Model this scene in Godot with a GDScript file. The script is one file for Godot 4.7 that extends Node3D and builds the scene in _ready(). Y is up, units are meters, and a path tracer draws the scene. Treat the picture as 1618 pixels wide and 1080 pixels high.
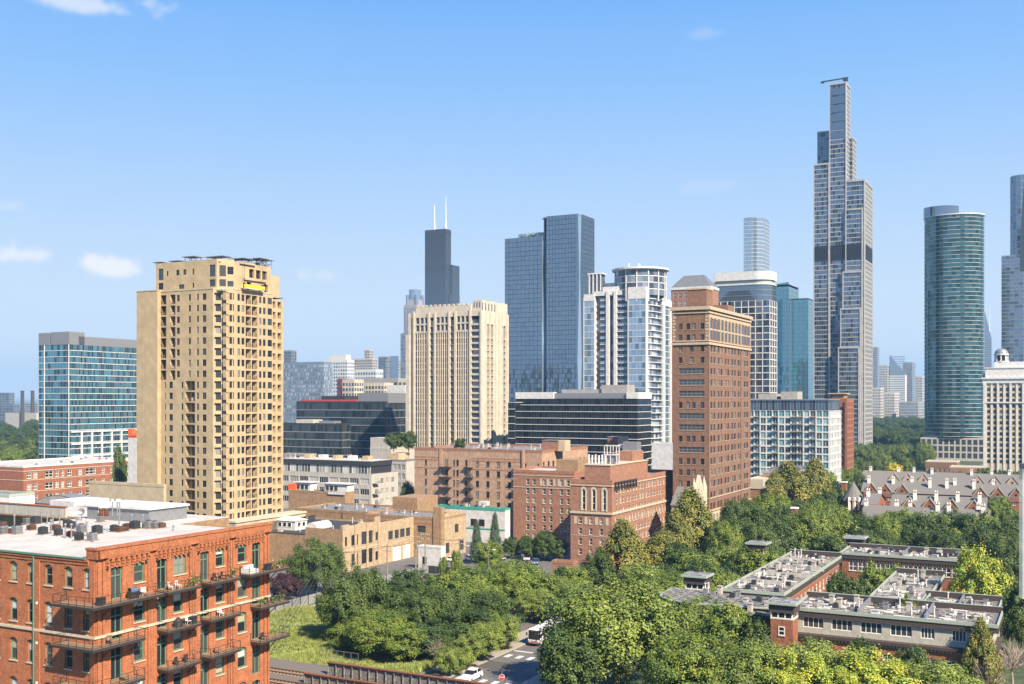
extends Node3D
# ---------------------------------------------------------------- geometry of the place
# The street grid is turned 27.7 degrees to the view axis. Local axes of every building: +x east, -z north, y up.
const F := 1700.0
const HX := 809.0
const HY := 632.0
const EYE := 45.0
const TURN := -0.48346
const SN := 0.46484
const CN := 0.88539
var rng := RandomNumberGenerator.new()
var M := {}
var TX := {}
var frame_cache := {}
var pane_cache := {}
var box_cache := {}

func east_north(x: float, d: float) -> Vector2:
	return Vector2(x * CN - d * SN, x * SN + d * CN)
func W(e: float, n: float, y := 0.0) -> Vector3:
	return Vector3(e * CN + n * SN, y, e * SN - n * CN)
func spot(px: float, d: float, y := 0.0) -> Vector3:
	return Vector3((px - HX) / F * d, y, -d)
func hy(py: float, d: float) -> float:
	return EYE - (py - HY) * d / F

class MB:
	var v := PackedVector3Array()
	var n := PackedVector3Array()
	var c := PackedColorArray()
	var i := PackedInt32Array()
	var col := Color.WHITE
	func quad(a: Vector3, b: Vector3, cc: Vector3, d: Vector3) -> void:
		var k := v.size()
		var nn := (cc - a).cross(d - b).normalized()
		v.append(a); v.append(b); v.append(cc); v.append(d)
		n.append(nn); n.append(nn); n.append(nn); n.append(nn)
		c.append(col); c.append(col); c.append(col); c.append(col)
		i.append(k); i.append(k + 3); i.append(k + 2); i.append(k); i.append(k + 2); i.append(k + 1)
	func tri(a: Vector3, b: Vector3, cc: Vector3) -> void:
		var k := v.size()
		var nn := (b - a).cross(cc - a).normalized()
		v.append(a); v.append(b); v.append(cc)
		n.append(nn); n.append(nn); n.append(nn)
		c.append(col); c.append(col); c.append(col)
		i.append(k); i.append(k + 2); i.append(k + 1)
	func rect(T: Transform3D, x0: float, y0: float, x1: float, y1: float, z := 0.0) -> void:
		quad(T * Vector3(x0, y0, z), T * Vector3(x1, y0, z), T * Vector3(x1, y1, z), T * Vector3(x0, y1, z))
	func box(T: Transform3D, x0: float, y0: float, z0: float, x1: float, y1: float, z1: float) -> void:
		var a := T * Vector3(x0, y0, z1); var b := T * Vector3(x1, y0, z1); var cc := T * Vector3(x1, y1, z1); var d := T * Vector3(x0, y1, z1)
		var e := T * Vector3(x0, y0, z0); var f := T * Vector3(x1, y0, z0); var g := T * Vector3(x1, y1, z0); var h := T * Vector3(x0, y1, z0)
		quad(a, b, cc, d); quad(f, e, h, g); quad(b, f, g, cc); quad(e, a, d, h); quad(d, cc, g, h); quad(e, f, b, a)
	func tube(a: Vector3, b: Vector3, r0: float, r1: float, k := 6, caps := false) -> void:
		var ax := (b - a).normalized()
		var s := ax.cross(Vector3(0.3, 0.1, 0.95) if absf(ax.z) < 0.9 else Vector3(1, 0, 0)).normalized()
		var t := s.cross(ax)
		for j in k:
			var p0 := TAU * j / k; var p1 := TAU * (j + 1) / k
			var d0 := s * cos(p0) - t * sin(p0); var d1 := s * cos(p1) - t * sin(p1)
			quad(a + d0 * r0, a + d1 * r0, b + d1 * r1, b + d0 * r1)
			if caps:
				tri(b + d0 * r1, b + d1 * r1, b); tri(a + d1 * r0, a + d0 * r0, a)
	func prism(T: Transform3D, pts: PackedVector2Array, y0: float, y1: float) -> void: # pts (x, z): counter-clockwise seen from above in x,-z
		var m := pts.size()
		for j in m:
			var p := pts[j]; var q := pts[(j + 1) % m]
			quad(T * Vector3(p.x, y0, p.y), T * Vector3(q.x, y0, q.y), T * Vector3(q.x, y1, q.y), T * Vector3(p.x, y1, p.y))
		var tr := Geometry2D.triangulate_polygon(pts)
		for j in range(0, tr.size(), 3):
			var a := pts[tr[j]]; var b := pts[tr[j + 1]]; var cc := pts[tr[j + 2]]
			if (b - a).cross(cc - a) > 0.0:
				var w := b; b = cc; cc = w
			tri(T * Vector3(a.x, y1, a.y), T * Vector3(b.x, y1, b.y), T * Vector3(cc.x, y1, cc.y))
			tri(T * Vector3(a.x, y0, a.y), T * Vector3(cc.x, y0, cc.y), T * Vector3(b.x, y0, b.y))
	func mesh() -> ArrayMesh:
		var arr := []
		arr.resize(Mesh.ARRAY_MAX)
		arr[Mesh.ARRAY_VERTEX] = v; arr[Mesh.ARRAY_NORMAL] = n; arr[Mesh.ARRAY_COLOR] = c; arr[Mesh.ARRAY_INDEX] = i
		var m := ArrayMesh.new()
		m.add_surface_from_arrays(Mesh.PRIMITIVE_TRIANGLES, arr)
		return m

var used := {}
func numbered(p: Node, called: String) -> String:
	var key := str(p.get_instance_id()) + called
	var k: int = used.get(key, -1) + 1
	used[key] = k
	return called if k == 0 else called + "_%03d" % k
func tag(o: Node, label := "", category := "", group := "", kind := "") -> Node:
	if label: o.set_meta("label", label)
	if category: o.set_meta("category", category)
	if group: o.set_meta("group", group)
	if kind: o.set_meta("kind", kind)
	return o
func thing(called: String, label: String, category: String, at := Vector3.ZERO, turn := TURN, group := "") -> Node3D:
	var o := Node3D.new()
	o.name = numbered(self, called)
	add_child(o)
	o.position = at; o.rotation.y = turn
	tag(o, label, category, group)
	return o
func put(parent: Node, called: String, mesh: Mesh, m: Material, T := Transform3D.IDENTITY) -> MeshInstance3D:
	var o := MeshInstance3D.new()
	o.name = numbered(parent, called)
	o.mesh = mesh; o.material_override = m; o.transform = T
	parent.add_child(o)
	return o
func build(mb: MB, parent: Node, called: String, m: Material, kind := "") -> MeshInstance3D:
	var o := put(parent, called, mb.mesh(), m)
	if kind: o.set_meta("kind", kind)
	return o
func boxmesh(x: float, y: float, z: float) -> ArrayMesh: # base centred on the origin
	var key := "%.2f %.2f %.2f" % [x, y, z]
	if not box_cache.has(key):
		var b := MB.new(); b.box(Transform3D.IDENTITY, -x / 2, 0, -z / 2, x / 2, y, z / 2); box_cache[key] = b.mesh()
	return box_cache[key]
func boxat(parent: Node, called: String, m: Material, x0: float, y0: float, z0: float, x1: float, y1: float, z1: float, T := Transform3D.IDENTITY) -> MeshInstance3D:
	var b := MB.new(); b.box(T, x0, y0, z0, x1, y1, z1)
	return build(b, parent, called, m)

# ---------------------------------------------------------------- materials
func lin(r: float, g: float, b: float) -> Color:
	return Color(r, g, b).linear_to_srgb()
func mat(r: float, g: float, b: float, rough := 0.85, tex := "", scale := 0.15, metal := 0.0) -> StandardMaterial3D:
	var m := StandardMaterial3D.new()
	m.albedo_color = lin(r, g, b); m.roughness = rough; m.metallic = metal
	m.vertex_color_use_as_albedo = true
	if tex:
		m.albedo_texture = TX[tex]; m.uv1_triplanar = true; m.uv1_scale = Vector3.ONE * scale; m.uv1_triplanar_sharpness = 6.0
	return m
func noise_tex(size: int, freqs: Array, weights: Array, lo: float, hi: float, sd: int, squash := 1.0, hard := 0.0, tint := Color(1, 1, 1)) -> ImageTexture:
	var img := Image.create(size, size, true, Image.FORMAT_RGB8)
	var ns := []
	for k in freqs.size():
		var f := FastNoiseLite.new()
		f.seed = sd + k; f.frequency = freqs[k]; f.fractal_octaves = 3
		ns.append(f.get_seamless_image(size, size, false, false, 0.15, false))
	for y in size:
		for x in size:
			var t := 0.0
			for k in ns.size():
				t += weights[k] * ns[k].get_pixel(x, int(y * squash) % size).r
			if hard > 0.0: t = clampf((t - 0.5) * hard + 0.5, 0, 1)
			var g := lerpf(lo, hi, t)
			img.set_pixel(x, y, Color(g * lerpf(1.0, tint.r, 1 - t), g * lerpf(1.0, tint.g, 1 - t), g * lerpf(1.0, tint.b, 1 - t)))
	img.generate_mipmaps()
	return ImageTexture.create_from_image(img)
func brick_tex() -> ImageTexture: # courses of brick too far to pick apart, with soot and patched areas
	var s := 1024
	var img := Image.create(s, s, true, Image.FORMAT_RGB8)
	var r := RandomNumberGenerator.new(); r.seed = 5
	var f := FastNoiseLite.new(); f.seed = 3; f.frequency = 0.006; f.fractal_octaves = 5
	var big := f.get_seamless_image(s, s, false, false, 0.15, false)
	f.seed = 8; f.frequency = 0.02
	var run := f.get_seamless_image(s, s, false, false, 0.15, false)
	for row in 128:
		for k in 64:
			var g := r.randf_range(0.84, 1.0) * (0.80 if r.randf() < 0.06 else 1.0)
			var x0 := (k * 16 + (8 if row % 2 else 0)) % s
			var q := g * (0.87 + 0.2 * (big.get_pixel(x0, row * 8).r - 0.35) + 0.12 * (run.get_pixel(x0, row).r - 0.5))
			img.fill_rect(Rect2i(x0, row * 8, mini(16, s - x0), 8), Color(q, q * (0.93 + 0.07 * g), q * (0.9 + 0.1 * g)))
	img.generate_mipmaps()
	return ImageTexture.create_from_image(img)
func glass(r: float, g: float, b: float, metal := 0.55, rough := 0.06) -> StandardMaterial3D:
	var m := mat(r, g, b, rough, "", 0.1, metal)
	m.metallic_specular = 0.6
	return m
func make_materials() -> void:
	TX.mottle = noise_tex(512, [0.008, 0.05], [0.6, 0.4], 0.74, 1.0, 11)
	TX.streak = noise_tex(512, [0.02, 0.09], [0.6, 0.4], 0.72, 1.0, 21, 0.12)
	TX.patch = noise_tex(512, [0.02, 0.06], [0.55, 0.45], 0.42, 1.0, 31, 1.0, 2.2)
	TX.gravel = noise_tex(512, [0.05, 0.2], [0.5, 0.5], 0.55, 1.0, 41)
	TX.splash = noise_tex(512, [0.012, 0.045], [0.5, 0.5], 0.07, 0.72, 51, 3.0, 3.4)
	TX.turf = noise_tex(512, [0.02, 0.12], [0.5, 0.5], 0.45, 1.0, 61, 1.0, 1.6, Color(0.75, 1, 0.8))
	TX.brick = brick_tex()
	M.loft = mat(0.52, 0.185, 0.08, 0.9, "brick", 0.095)
	M.lime = mat(0.62, 0.55, 0.42, 0.85, "mottle", 0.3)
	M.white_roof = mat(0.60, 0.575, 0.53, 0.8, "mottle", 0.045)
	M.green_frame = mat(0.10, 0.20, 0.14, 0.6)
	M.black_iron = mat(0.03, 0.028, 0.03, 0.6)
	M.deck = mat(0.30, 0.20, 0.12, 0.85, "streak", 0.4)
	M.yellow = mat(0.56, 0.435, 0.265, 0.9, "mottle", 0.06)
	M.yellow_pale = mat(0.58, 0.485, 0.33, 0.9, "mottle", 0.06)
	M.dark_frame = mat(0.035, 0.037, 0.045, 0.5)
	M.white_paint = mat(0.74, 0.74, 0.73, 0.75, "mottle", 0.1)
	M.concrete = mat(0.40, 0.385, 0.36, 0.9, "mottle", 0.1)
	M.light_concrete = mat(0.56, 0.53, 0.47, 0.9, "streak", 0.08)
	M.cream = mat(0.64, 0.575, 0.47, 0.88, "mottle", 0.05)
	M.grey_metal = mat(0.36, 0.37, 0.39, 0.45, "mottle", 0.3, 0.4)
	M.dark_metal = mat(0.06, 0.063, 0.07, 0.5, "mottle", 0.3, 0.3)
	M.rust = mat(0.22, 0.08, 0.035, 0.9, "patch", 0.4)
	M.rust_rail = mat(0.34, 0.13, 0.05, 0.9, "patch", 0.4)
	M.brown_brick = mat(0.31, 0.175, 0.115, 0.9, "brick", 0.080)
	M.hotel_brick = mat(0.44, 0.225, 0.145, 0.9, "brick", 0.080)
	M.peach_brick = mat(0.60, 0.40, 0.27, 0.9, "brick", 0.070)
	M.buff_brick = mat(0.44, 0.29, 0.165, 0.9, "brick", 0.070)
	M.pale_brick = mat(0.60, 0.46, 0.30, 0.9, "brick", 0.070)
	M.red_brick = mat(0.40, 0.155, 0.085, 0.9, "brick", 0.080)
	M.terracotta = mat(0.58, 0.47, 0.34, 0.85, "mottle", 0.2)
	M.tar_roof = mat(0.36, 0.365, 0.375, 0.9, "patch", 0.06)
	M.dark_roof = mat(0.07, 0.07, 0.075, 0.9, "patch", 0.08)
	M.splash_roof = mat(0.9, 0.86, 0.8, 0.9, "splash", 0.11)
	M.shingle = mat(0.27, 0.26, 0.245, 0.95, "gravel", 0.35)
	M.copper = mat(0.40, 0.47, 0.40, 0.7, "mottle", 0.5)
	M.dark_trim = mat(0.055, 0.04, 0.035, 0.7)
	M.stucco = mat(0.52, 0.50, 0.43, 0.9, "mottle", 0.2)
	M.white_trim = mat(0.75, 0.73, 0.68, 0.7)
	M.asphalt = mat(0.16, 0.155, 0.15, 0.95, "patch", 0.05)
	M.asphalt.albedo_texture = TX.mottle
	M.sidewalk = mat(0.42, 0.37, 0.30, 0.95, "mottle", 0.2)
	M.kerb = mat(0.46, 0.44, 0.40, 0.9, "mottle", 0.5)
	M.lane_paint = mat(0.74, 0.74, 0.70, 0.8, "mottle", 0.6)
	M.soil = mat(0.20, 0.15, 0.10, 0.95, "gravel", 0.2)
	M.ballast = mat(0.24, 0.21, 0.18, 0.95, "gravel", 0.5)
	M.turf = mat(0.17, 0.20, 0.055, 0.95, "turf", 0.07)
	M.earth = mat(0.12, 0.13, 0.07, 0.95, "turf", 0.03)
	M.steel = mat(0.30, 0.29, 0.28, 0.4, "", 0.1, 0.8)
	M.orange = mat(0.75, 0.12, 0.03, 0.7)
	M.bright_yellow = mat(0.85, 0.55, 0.03, 0.6)
	M.wood_pole = mat(0.32, 0.26, 0.20, 0.95, "streak", 0.5)
	M.tyre = mat(0.02, 0.02, 0.02, 0.9)
	M.chrome = mat(0.6, 0.6, 0.62, 0.25, "", 0.1, 0.9)
	M.glass_dark = glass(0.018, 0.021, 0.027, 0.0); M.glass_dark.metallic_specular = 0.35
	M.blind_tan = mat(0.36, 0.32, 0.22, 0.6); M.blind_grey = mat(0.27, 0.28, 0.26, 0.6); M.blind_white = mat(0.5, 0.5, 0.48, 0.6)
	M.plant_black = mat(0.010, 0.012, 0.018, 0.5)
	M.glass_mid = glass(0.05, 0.065, 0.08, 0.2)
	M.glass_blind = mat(0.22, 0.21, 0.18, 0.3)
	M.glass_pale = mat(0.38, 0.37, 0.34, 0.3)
	M.glass_tan = mat(0.50, 0.36, 0.17, 0.3)
	M.glass_grey = mat(0.055, 0.06, 0.06, 0.2)
	M.pane = mat(1, 1, 1, 0.08, "", 0.1, 0.1)
	M.leaf = mat(1, 1, 1, 0.6)
	M.leaf.backlight = Color(0.16, 0.19, 0.1); M.leaf.backlight_enabled = true; M.leaf.cull_mode = BaseMaterial3D.CULL_DISABLED
	for q in [["car_white", 0.75, 0.75, 0.74], ["car_silver", 0.42, 0.43, 0.45], ["car_dark", 0.05, 0.055, 0.065], ["car_black", 0.02, 0.02, 0.022], ["car_blue", 0.08, 0.12, 0.2], ["sign_red", 0.5, 0.02, 0.025], ["tail_red", 0.4, 0.01, 0.01]]:
		M[q[0]] = mat(q[1], q[2], q[3], 0.35); M[q[0]].clearcoat_enabled = true; M[q[0]].clearcoat = 0.6
	M.fence = mat(0.30, 0.31, 0.30, 0.9, "streak", 0.3)
	M.girder = mat(0.34, 0.33, 0.32, 0.85, "patch", 0.25)
	M.wire = mat(0.05, 0.05, 0.05, 0.8)
	M.balustrade = mat(0.55, 0.62, 0.64, 0.08); M.balustrade.albedo_color.a = 0.35; M.balustrade.transparency = BaseMaterial3D.TRANSPARENCY_ALPHA
	M.pane_dull = mat(1, 1, 1, 0.85)
	M.slate = mat(0.17, 0.18, 0.20, 0.7, "mottle", 0.1)
	M.twig = mat(0.30, 0.25, 0.21, 0.95)
	M.bark = mat(0.12, 0.09, 0.065, 0.95)
	M.tower_frame = mat(0.46, 0.46, 0.46, 0.7, "mottle", 0.05)
	M.tower_green = glass(0.075, 0.16, 0.17, 0.7)
	M.tower_blue = glass(0.18, 0.245, 0.32, 0.75)
	M.tower_teal = glass(0.10, 0.28, 0.36, 0.6)
	M.tower_navy = glass(0.13, 0.18, 0.24, 0.6)
	M.office_black = glass(0.016, 0.020, 0.026, 0.0, 0.05); M.office_black.metallic_specular = 0.4
	M.office_teal = glass(0.05, 0.068, 0.08, 0.3, 0.08)
	M.tower_pale = glass(0.36, 0.46, 0.54, 0.7)
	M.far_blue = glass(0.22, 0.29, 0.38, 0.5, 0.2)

# ---------------------------------------------------------------- buildings
class Bd:
	var s            # the scene
	var root: Node3D
	var C: Vector2   # x and depth of the south-east corner
	var w := 0.0     # south face, along east-west
	var l := 0.0     # east face, along north-south
	var d := 0.0
	var mbs := {}
	func S() -> Transform3D: return Transform3D(Basis(Vector3(1, 0, 0), Vector3(0, 1, 0), Vector3(0, 0, 1)), Vector3(-w, 0, 0))
	func E() -> Transform3D: return Transform3D(Basis(Vector3(0, 0, -1), Vector3(0, 1, 0), Vector3(1, 0, 0)), Vector3.ZERO)
	func N() -> Transform3D: return Transform3D(Basis(Vector3(-1, 0, 0), Vector3(0, 1, 0), Vector3(0, 0, -1)), Vector3(0, 0, -l))
	func We() -> Transform3D: return Transform3D(Basis(Vector3(0, 0, 1), Vector3(0, 1, 0), Vector3(-1, 0, 0)), Vector3(-w, 0, -l))
	func west(px: float) -> float:
		var u := px - 809.0
		return (1700.0 * C.x - u * C.y) / (u * 0.46484 + 1700.0 * 0.88539)
	func us(px: float) -> float: return w - west(px)
	func ue(px: float) -> float:
		var u := px - 809.0
		return (u * C.y - 1700.0 * C.x) / (1700.0 * 0.46484 - u * 0.88539)
	func ye(py: float, u: float) -> float: return 45.0 - (py - 632.0) * (C.y + 0.88539 * u) / 1700.0
	func ys(py: float, u: float) -> float: return 45.0 - (py - 632.0) * (C.y + 0.46484 * (w - u)) / 1700.0
	func mb(part: String, m: Material, kind := "") -> MB:
		if not mbs.has(part): mbs[part] = [MB.new(), m, kind]
		return mbs[part][0]
	func finish() -> void:
		for k in mbs:
			if mbs[k][0].v.size() > 0:
				s.build(mbs[k][0], root, k, mbs[k][1], mbs[k][2])
		mbs.clear()
func bd(called: String, label: String, pw: float, pc: float, pn: float, d: float, category := "building", group := "") -> Bd:
	var b := Bd.new()
	b.s = self; b.d = d
	b.C = Vector2((pc - HX) / F * d, d)
	b.w = b.west(pw); b.l = b.ue(pn)
	b.root = thing(called, label, category, Vector3(b.C.x, 0, -d), TURN, group)
	return b
func facade(mb: MB, T: Transform3D, x0: float, x1: float, y0: float, y1: float, holes: Array, dep: float) -> void:
	if holes.is_empty():
		mb.rect(T, x0, y0, x1, y1); return
	var xs := [x0, x1]; var ys := [y0, y1]
	for r: Rect2 in holes:
		for q in [r.position.x, r.end.x]:
			if not xs.any(func(t): return absf(t - q) < 0.004): xs.append(q)
		for q in [r.position.y, r.end.y]:
			if not ys.any(func(t): return absf(t - q) < 0.004): ys.append(q)
		var a := r.position; var e := r.end
		mb.quad(T * Vector3(a.x, a.y, 0), T * Vector3(a.x, a.y, -dep), T * Vector3(a.x, e.y, -dep), T * Vector3(a.x, e.y, 0))
		mb.quad(T * Vector3(e.x, a.y, -dep), T * Vector3(e.x, a.y, 0), T * Vector3(e.x, e.y, 0), T * Vector3(e.x, e.y, -dep))
		mb.quad(T * Vector3(a.x, a.y, 0), T * Vector3(e.x, a.y, 0), T * Vector3(e.x, a.y, -dep), T * Vector3(a.x, a.y, -dep))
		mb.quad(T * Vector3(a.x, e.y, -dep), T * Vector3(e.x, e.y, -dep), T * Vector3(e.x, e.y, 0), T * Vector3(a.x, e.y, 0))
	xs.sort(); ys.sort()
	for j in ys.size() - 1:
		var cy: float = (ys[j] + ys[j + 1]) / 2
		var row := []
		for r: Rect2 in holes:
			if cy > r.position.y and cy < r.end.y: row.append(r)
		var start := -1.0
		for k in xs.size() - 1:
			var cx: float = (xs[k] + xs[k + 1]) / 2
			var open := false
			for r: Rect2 in row:
				if cx > r.position.x and cx < r.end.x: open = true; break
			if open:
				if start != -1.0: mb.rect(T, start, ys[j], xs[k], ys[j + 1])
				start = -1.0
			elif start == -1.0: start = xs[k]
		if start != -1.0: mb.rect(T, start, ys[j], xs[-1], ys[j + 1])
func style(frame: Material, panes: Array, nx := 1, ny := 2, ft := 0.07, sill: Material = null) -> Dictionary:
	return {"f": frame, "g": panes, "nx": nx, "ny": ny, "ft": ft, "sill": sill}
func window(parent: Node, T: Transform3D, r: Rect2, st: Dictionary, rec := 0.2, called := "window") -> MeshInstance3D:
	var w := snappedf(r.size.x, 0.02); var h := snappedf(r.size.y, 0.02); var ft: float = st.ft
	var key := "%.2f %.2f %d %d %.2f" % [w, h, st.nx, st.ny, ft]
	if not frame_cache.has(key):
		var b := MB.new(); var I := Transform3D.IDENTITY
		b.box(I, 0, 0, 0, ft, h, 0.08); b.box(I, w - ft, 0, 0, w, h, 0.08); b.box(I, ft, 0, 0, w - ft, ft, 0.08); b.box(I, ft, h - ft, 0, w - ft, h, 0.08)
		for k in range(1, st.nx): b.box(I, w * k / st.nx - ft / 2, ft, 0, w * k / st.nx + ft / 2, h - ft, 0.075)
		for k in range(1, st.ny): b.box(I, ft, h * k / st.ny - ft / 2, 0, w - ft, h * k / st.ny + ft / 2, 0.07)
		frame_cache[key] = b.mesh()
		var p := MB.new(); p.box(I, ft / 2, ft / 2, 0.01, w - ft / 2, h - ft / 2, 0.035); pane_cache[key] = p.mesh()
	var o := put(parent, called, frame_cache[key], st.f, T * Transform3D(Basis.IDENTITY.scaled(Vector3(r.size.x / w, r.size.y / h, 1)), Vector3(r.position.x, r.position.y, -rec)))
	put(o, "pane", pane_cache[key], st.g[rng.randi() % st.g.size()])
	if st.sill: put(o, "sill", boxmesh(snappedf(w + 0.2, 0.02), 0.14, 0.2), st.sill, Transform3D(Basis.IDENTITY, Vector3(w / 2, -0.14, rec + 0.02)))
	return o
# windows too small to pick apart: joined
func small_window(b: Bd, T: Transform3D, r: Rect2, frame: Material, pal: Array, nx := 1, ny := 2, rec := 0.15) -> void:
	var f := b.mb("window_frames", frame, "stuff"); var g := b.mb("window_panes", M.pane, "stuff")
	var a := r.position; var e := r.end
	g.col = pal[rng.randi() % pal.size()]
	g.rect(T, a.x, a.y, e.x, e.y, -rec)
	for k in range(1, nx): f.box(T, a.x + r.size.x * k / nx - 0.05, a.y, -rec, a.x + r.size.x * k / nx + 0.05, e.y, -rec + 0.06)
	for k in range(1, ny): f.box(T, a.x, a.y + r.size.y * k / ny - 0.05, -rec, e.x, a.y + r.size.y * k / ny + 0.05, -rec + 0.06)
	f.box(T, a.x, a.y, -rec, a.x + 0.08, e.y, -rec + 0.05); f.box(T, e.x - 0.08, a.y, -rec, e.x, e.y, -rec + 0.05)
func grid_rects(cols: Array, rows: Array) -> Array: # cols [x, w], rows [y, h]
	var out := []
	for r in rows:
		for c in cols: out.append(Rect2(c[0], r[0], c[1], r[1]))
	return out
func even(x0: float, x1: float, k: int, share: float) -> Array: # k openings in k equal bays
	var out := []; var p := (x1 - x0) / k
	for j in k: out.append([x0 + p * (j + 0.5 - share / 2), p * share])
	return out
func shell(b: Bd, part: String, m: Material, y0: float, y1: float, hs := [], he := [], dep := 0.35) -> void:
	var w := b.mb(part, m)
	facade(w, b.S(), 0, b.w, y0, y1, hs, dep); facade(w, b.E(), 0, b.l, y0, y1, he, dep)
	facade(w, b.N(), 0, b.w, y0, y1, [], 0); facade(w, b.We(), 0, b.l, y0, y1, [], 0)
func flat_roof(b: Bd, y: float, m: Material, cope: Material, ph := 0.6, t := 0.35, x0 := 0.0, x1 := 0.0) -> void:
	var I := Transform3D.IDENTITY
	b.mb("roof", m).box(I, -b.w + 0.01, y - 0.3, -b.l + 0.01, -0.01, y, -0.01)
	if ph > 0.0:
		var p := b.mb("parapet", cope); var o := 0.06
		p.box(I, -b.w - o, y - 0.2, -t, o, y + ph, o); p.box(I, -b.w - o, y - 0.2, -b.l - o, o, y + ph, -b.l + t)
		p.box(I, -t, y - 0.2, -b.l + t, o, y + ph, -t); p.box(I, -b.w - o, y - 0.2, -b.l + t, -b.w + t, y + ph, -t)
func curtain(b: Bd, T: Transform3D, x0: float, x1: float, y0: float, fh: float, nf: int, nc: int, o: Dictionary) -> void:
	var g := b.mb(o.get("gpart", "glass_panes"), o.glass, "stuff")
	var bm: MB = b.mb(o.get("bpart", "floor_bands"), o.band, "stuff") if o.has("band") else null
	var mm: MB = b.mb(o.get("mpart", "mullions"), o.mull, "stuff") if o.has("mull") else null
	var bh: float = o.get("bh", 0.5); var bp: float = o.get("bp", 0.12); var mw: float = o.get("mw", 0.15); var mp: float = o.get("mp", 0.1); var jit: float = o.get("jit", 0.02)
	var pal: Array = o.get("pal", [Color.WHITE]); var every: int = o.get("every", 1)
	var cw := (x1 - x0) / nc
	for f in nf:
		var ya := y0 + f * fh; var yb := ya + fh
		for c in nc:
			g.col = pal[rng.randi() % pal.size()]
			var xa := x0 + c * cw; var xb := xa + cw
			var ta := rng.randf_range(-jit, jit); var tb := rng.randf_range(-jit, jit)
			g.quad(T * Vector3(xa, ya, ta), T * Vector3(xb, ya, tb), T * Vector3(xb, yb, tb * 0.3 - ta * 0.2), T * Vector3(xa, yb, ta * 0.5))
		if bm: bm.box(T, x0, ya, -0.1, x1, ya + bh, bp)
	if mm:
		for c in range(0, nc + 1, every): mm.box(T, x0 + c * cw - mw / 2, y0, -0.1, x0 + c * cw + mw / 2, y0 + nf * fh, mp)
func rail_box(mb: MB, T: Transform3D, x0: float, x1: float, y: float, z: float, h := 1.05, gap := 0.9, t := 0.05) -> void: # one straight railing
	mb.box(T, x0, y + h - t, z - t, x1, y + h, z)
	mb.box(T, x0, y + 0.08, z - t, x1, y + 0.08 + t, z)
	var k := maxi(1, int((x1 - x0) / gap))
	for j in k + 1: mb.box(T, lerpf(x0, x1 - t, float(j) / k), y, z - t, lerpf(x0, x1 - t, float(j) / k) + t, y + h - t, z)
# ---------------------------------------------------------------- palettes of small panes (base colours)
var DARKS := [Color(0.02, 0.025, 0.03), Color(0.03, 0.035, 0.045), Color(0.05, 0.055, 0.06), Color(0.12, 0.12, 0.11), Color(0.025, 0.03, 0.035)]
var BLUES := [Color(1, 1, 1), Color(0.93, 0.95, 0.97), Color(1.05, 1.05, 1.05), Color(0.86, 0.9, 0.93), Color(0.97, 0.97, 1.0)]
var MIXED := [Color(1, 1, 1), Color(0.8, 0.85, 0.9), Color(1.1, 1.1, 1.05), Color(0.45, 0.5, 0.55), Color(0.3, 0.33, 0.36), Color(1.3, 1.25, 1.15)]
var GLIM := [Color(1, 1, 1), Color(0.7, 0.75, 0.8), Color(0.25, 0.3, 0.33), Color(0.3, 0.33, 0.36), Color(1.25, 1.25, 1.2), Color(0.9, 0.95, 1)]
const ID := Transform3D.IDENTITY

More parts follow.
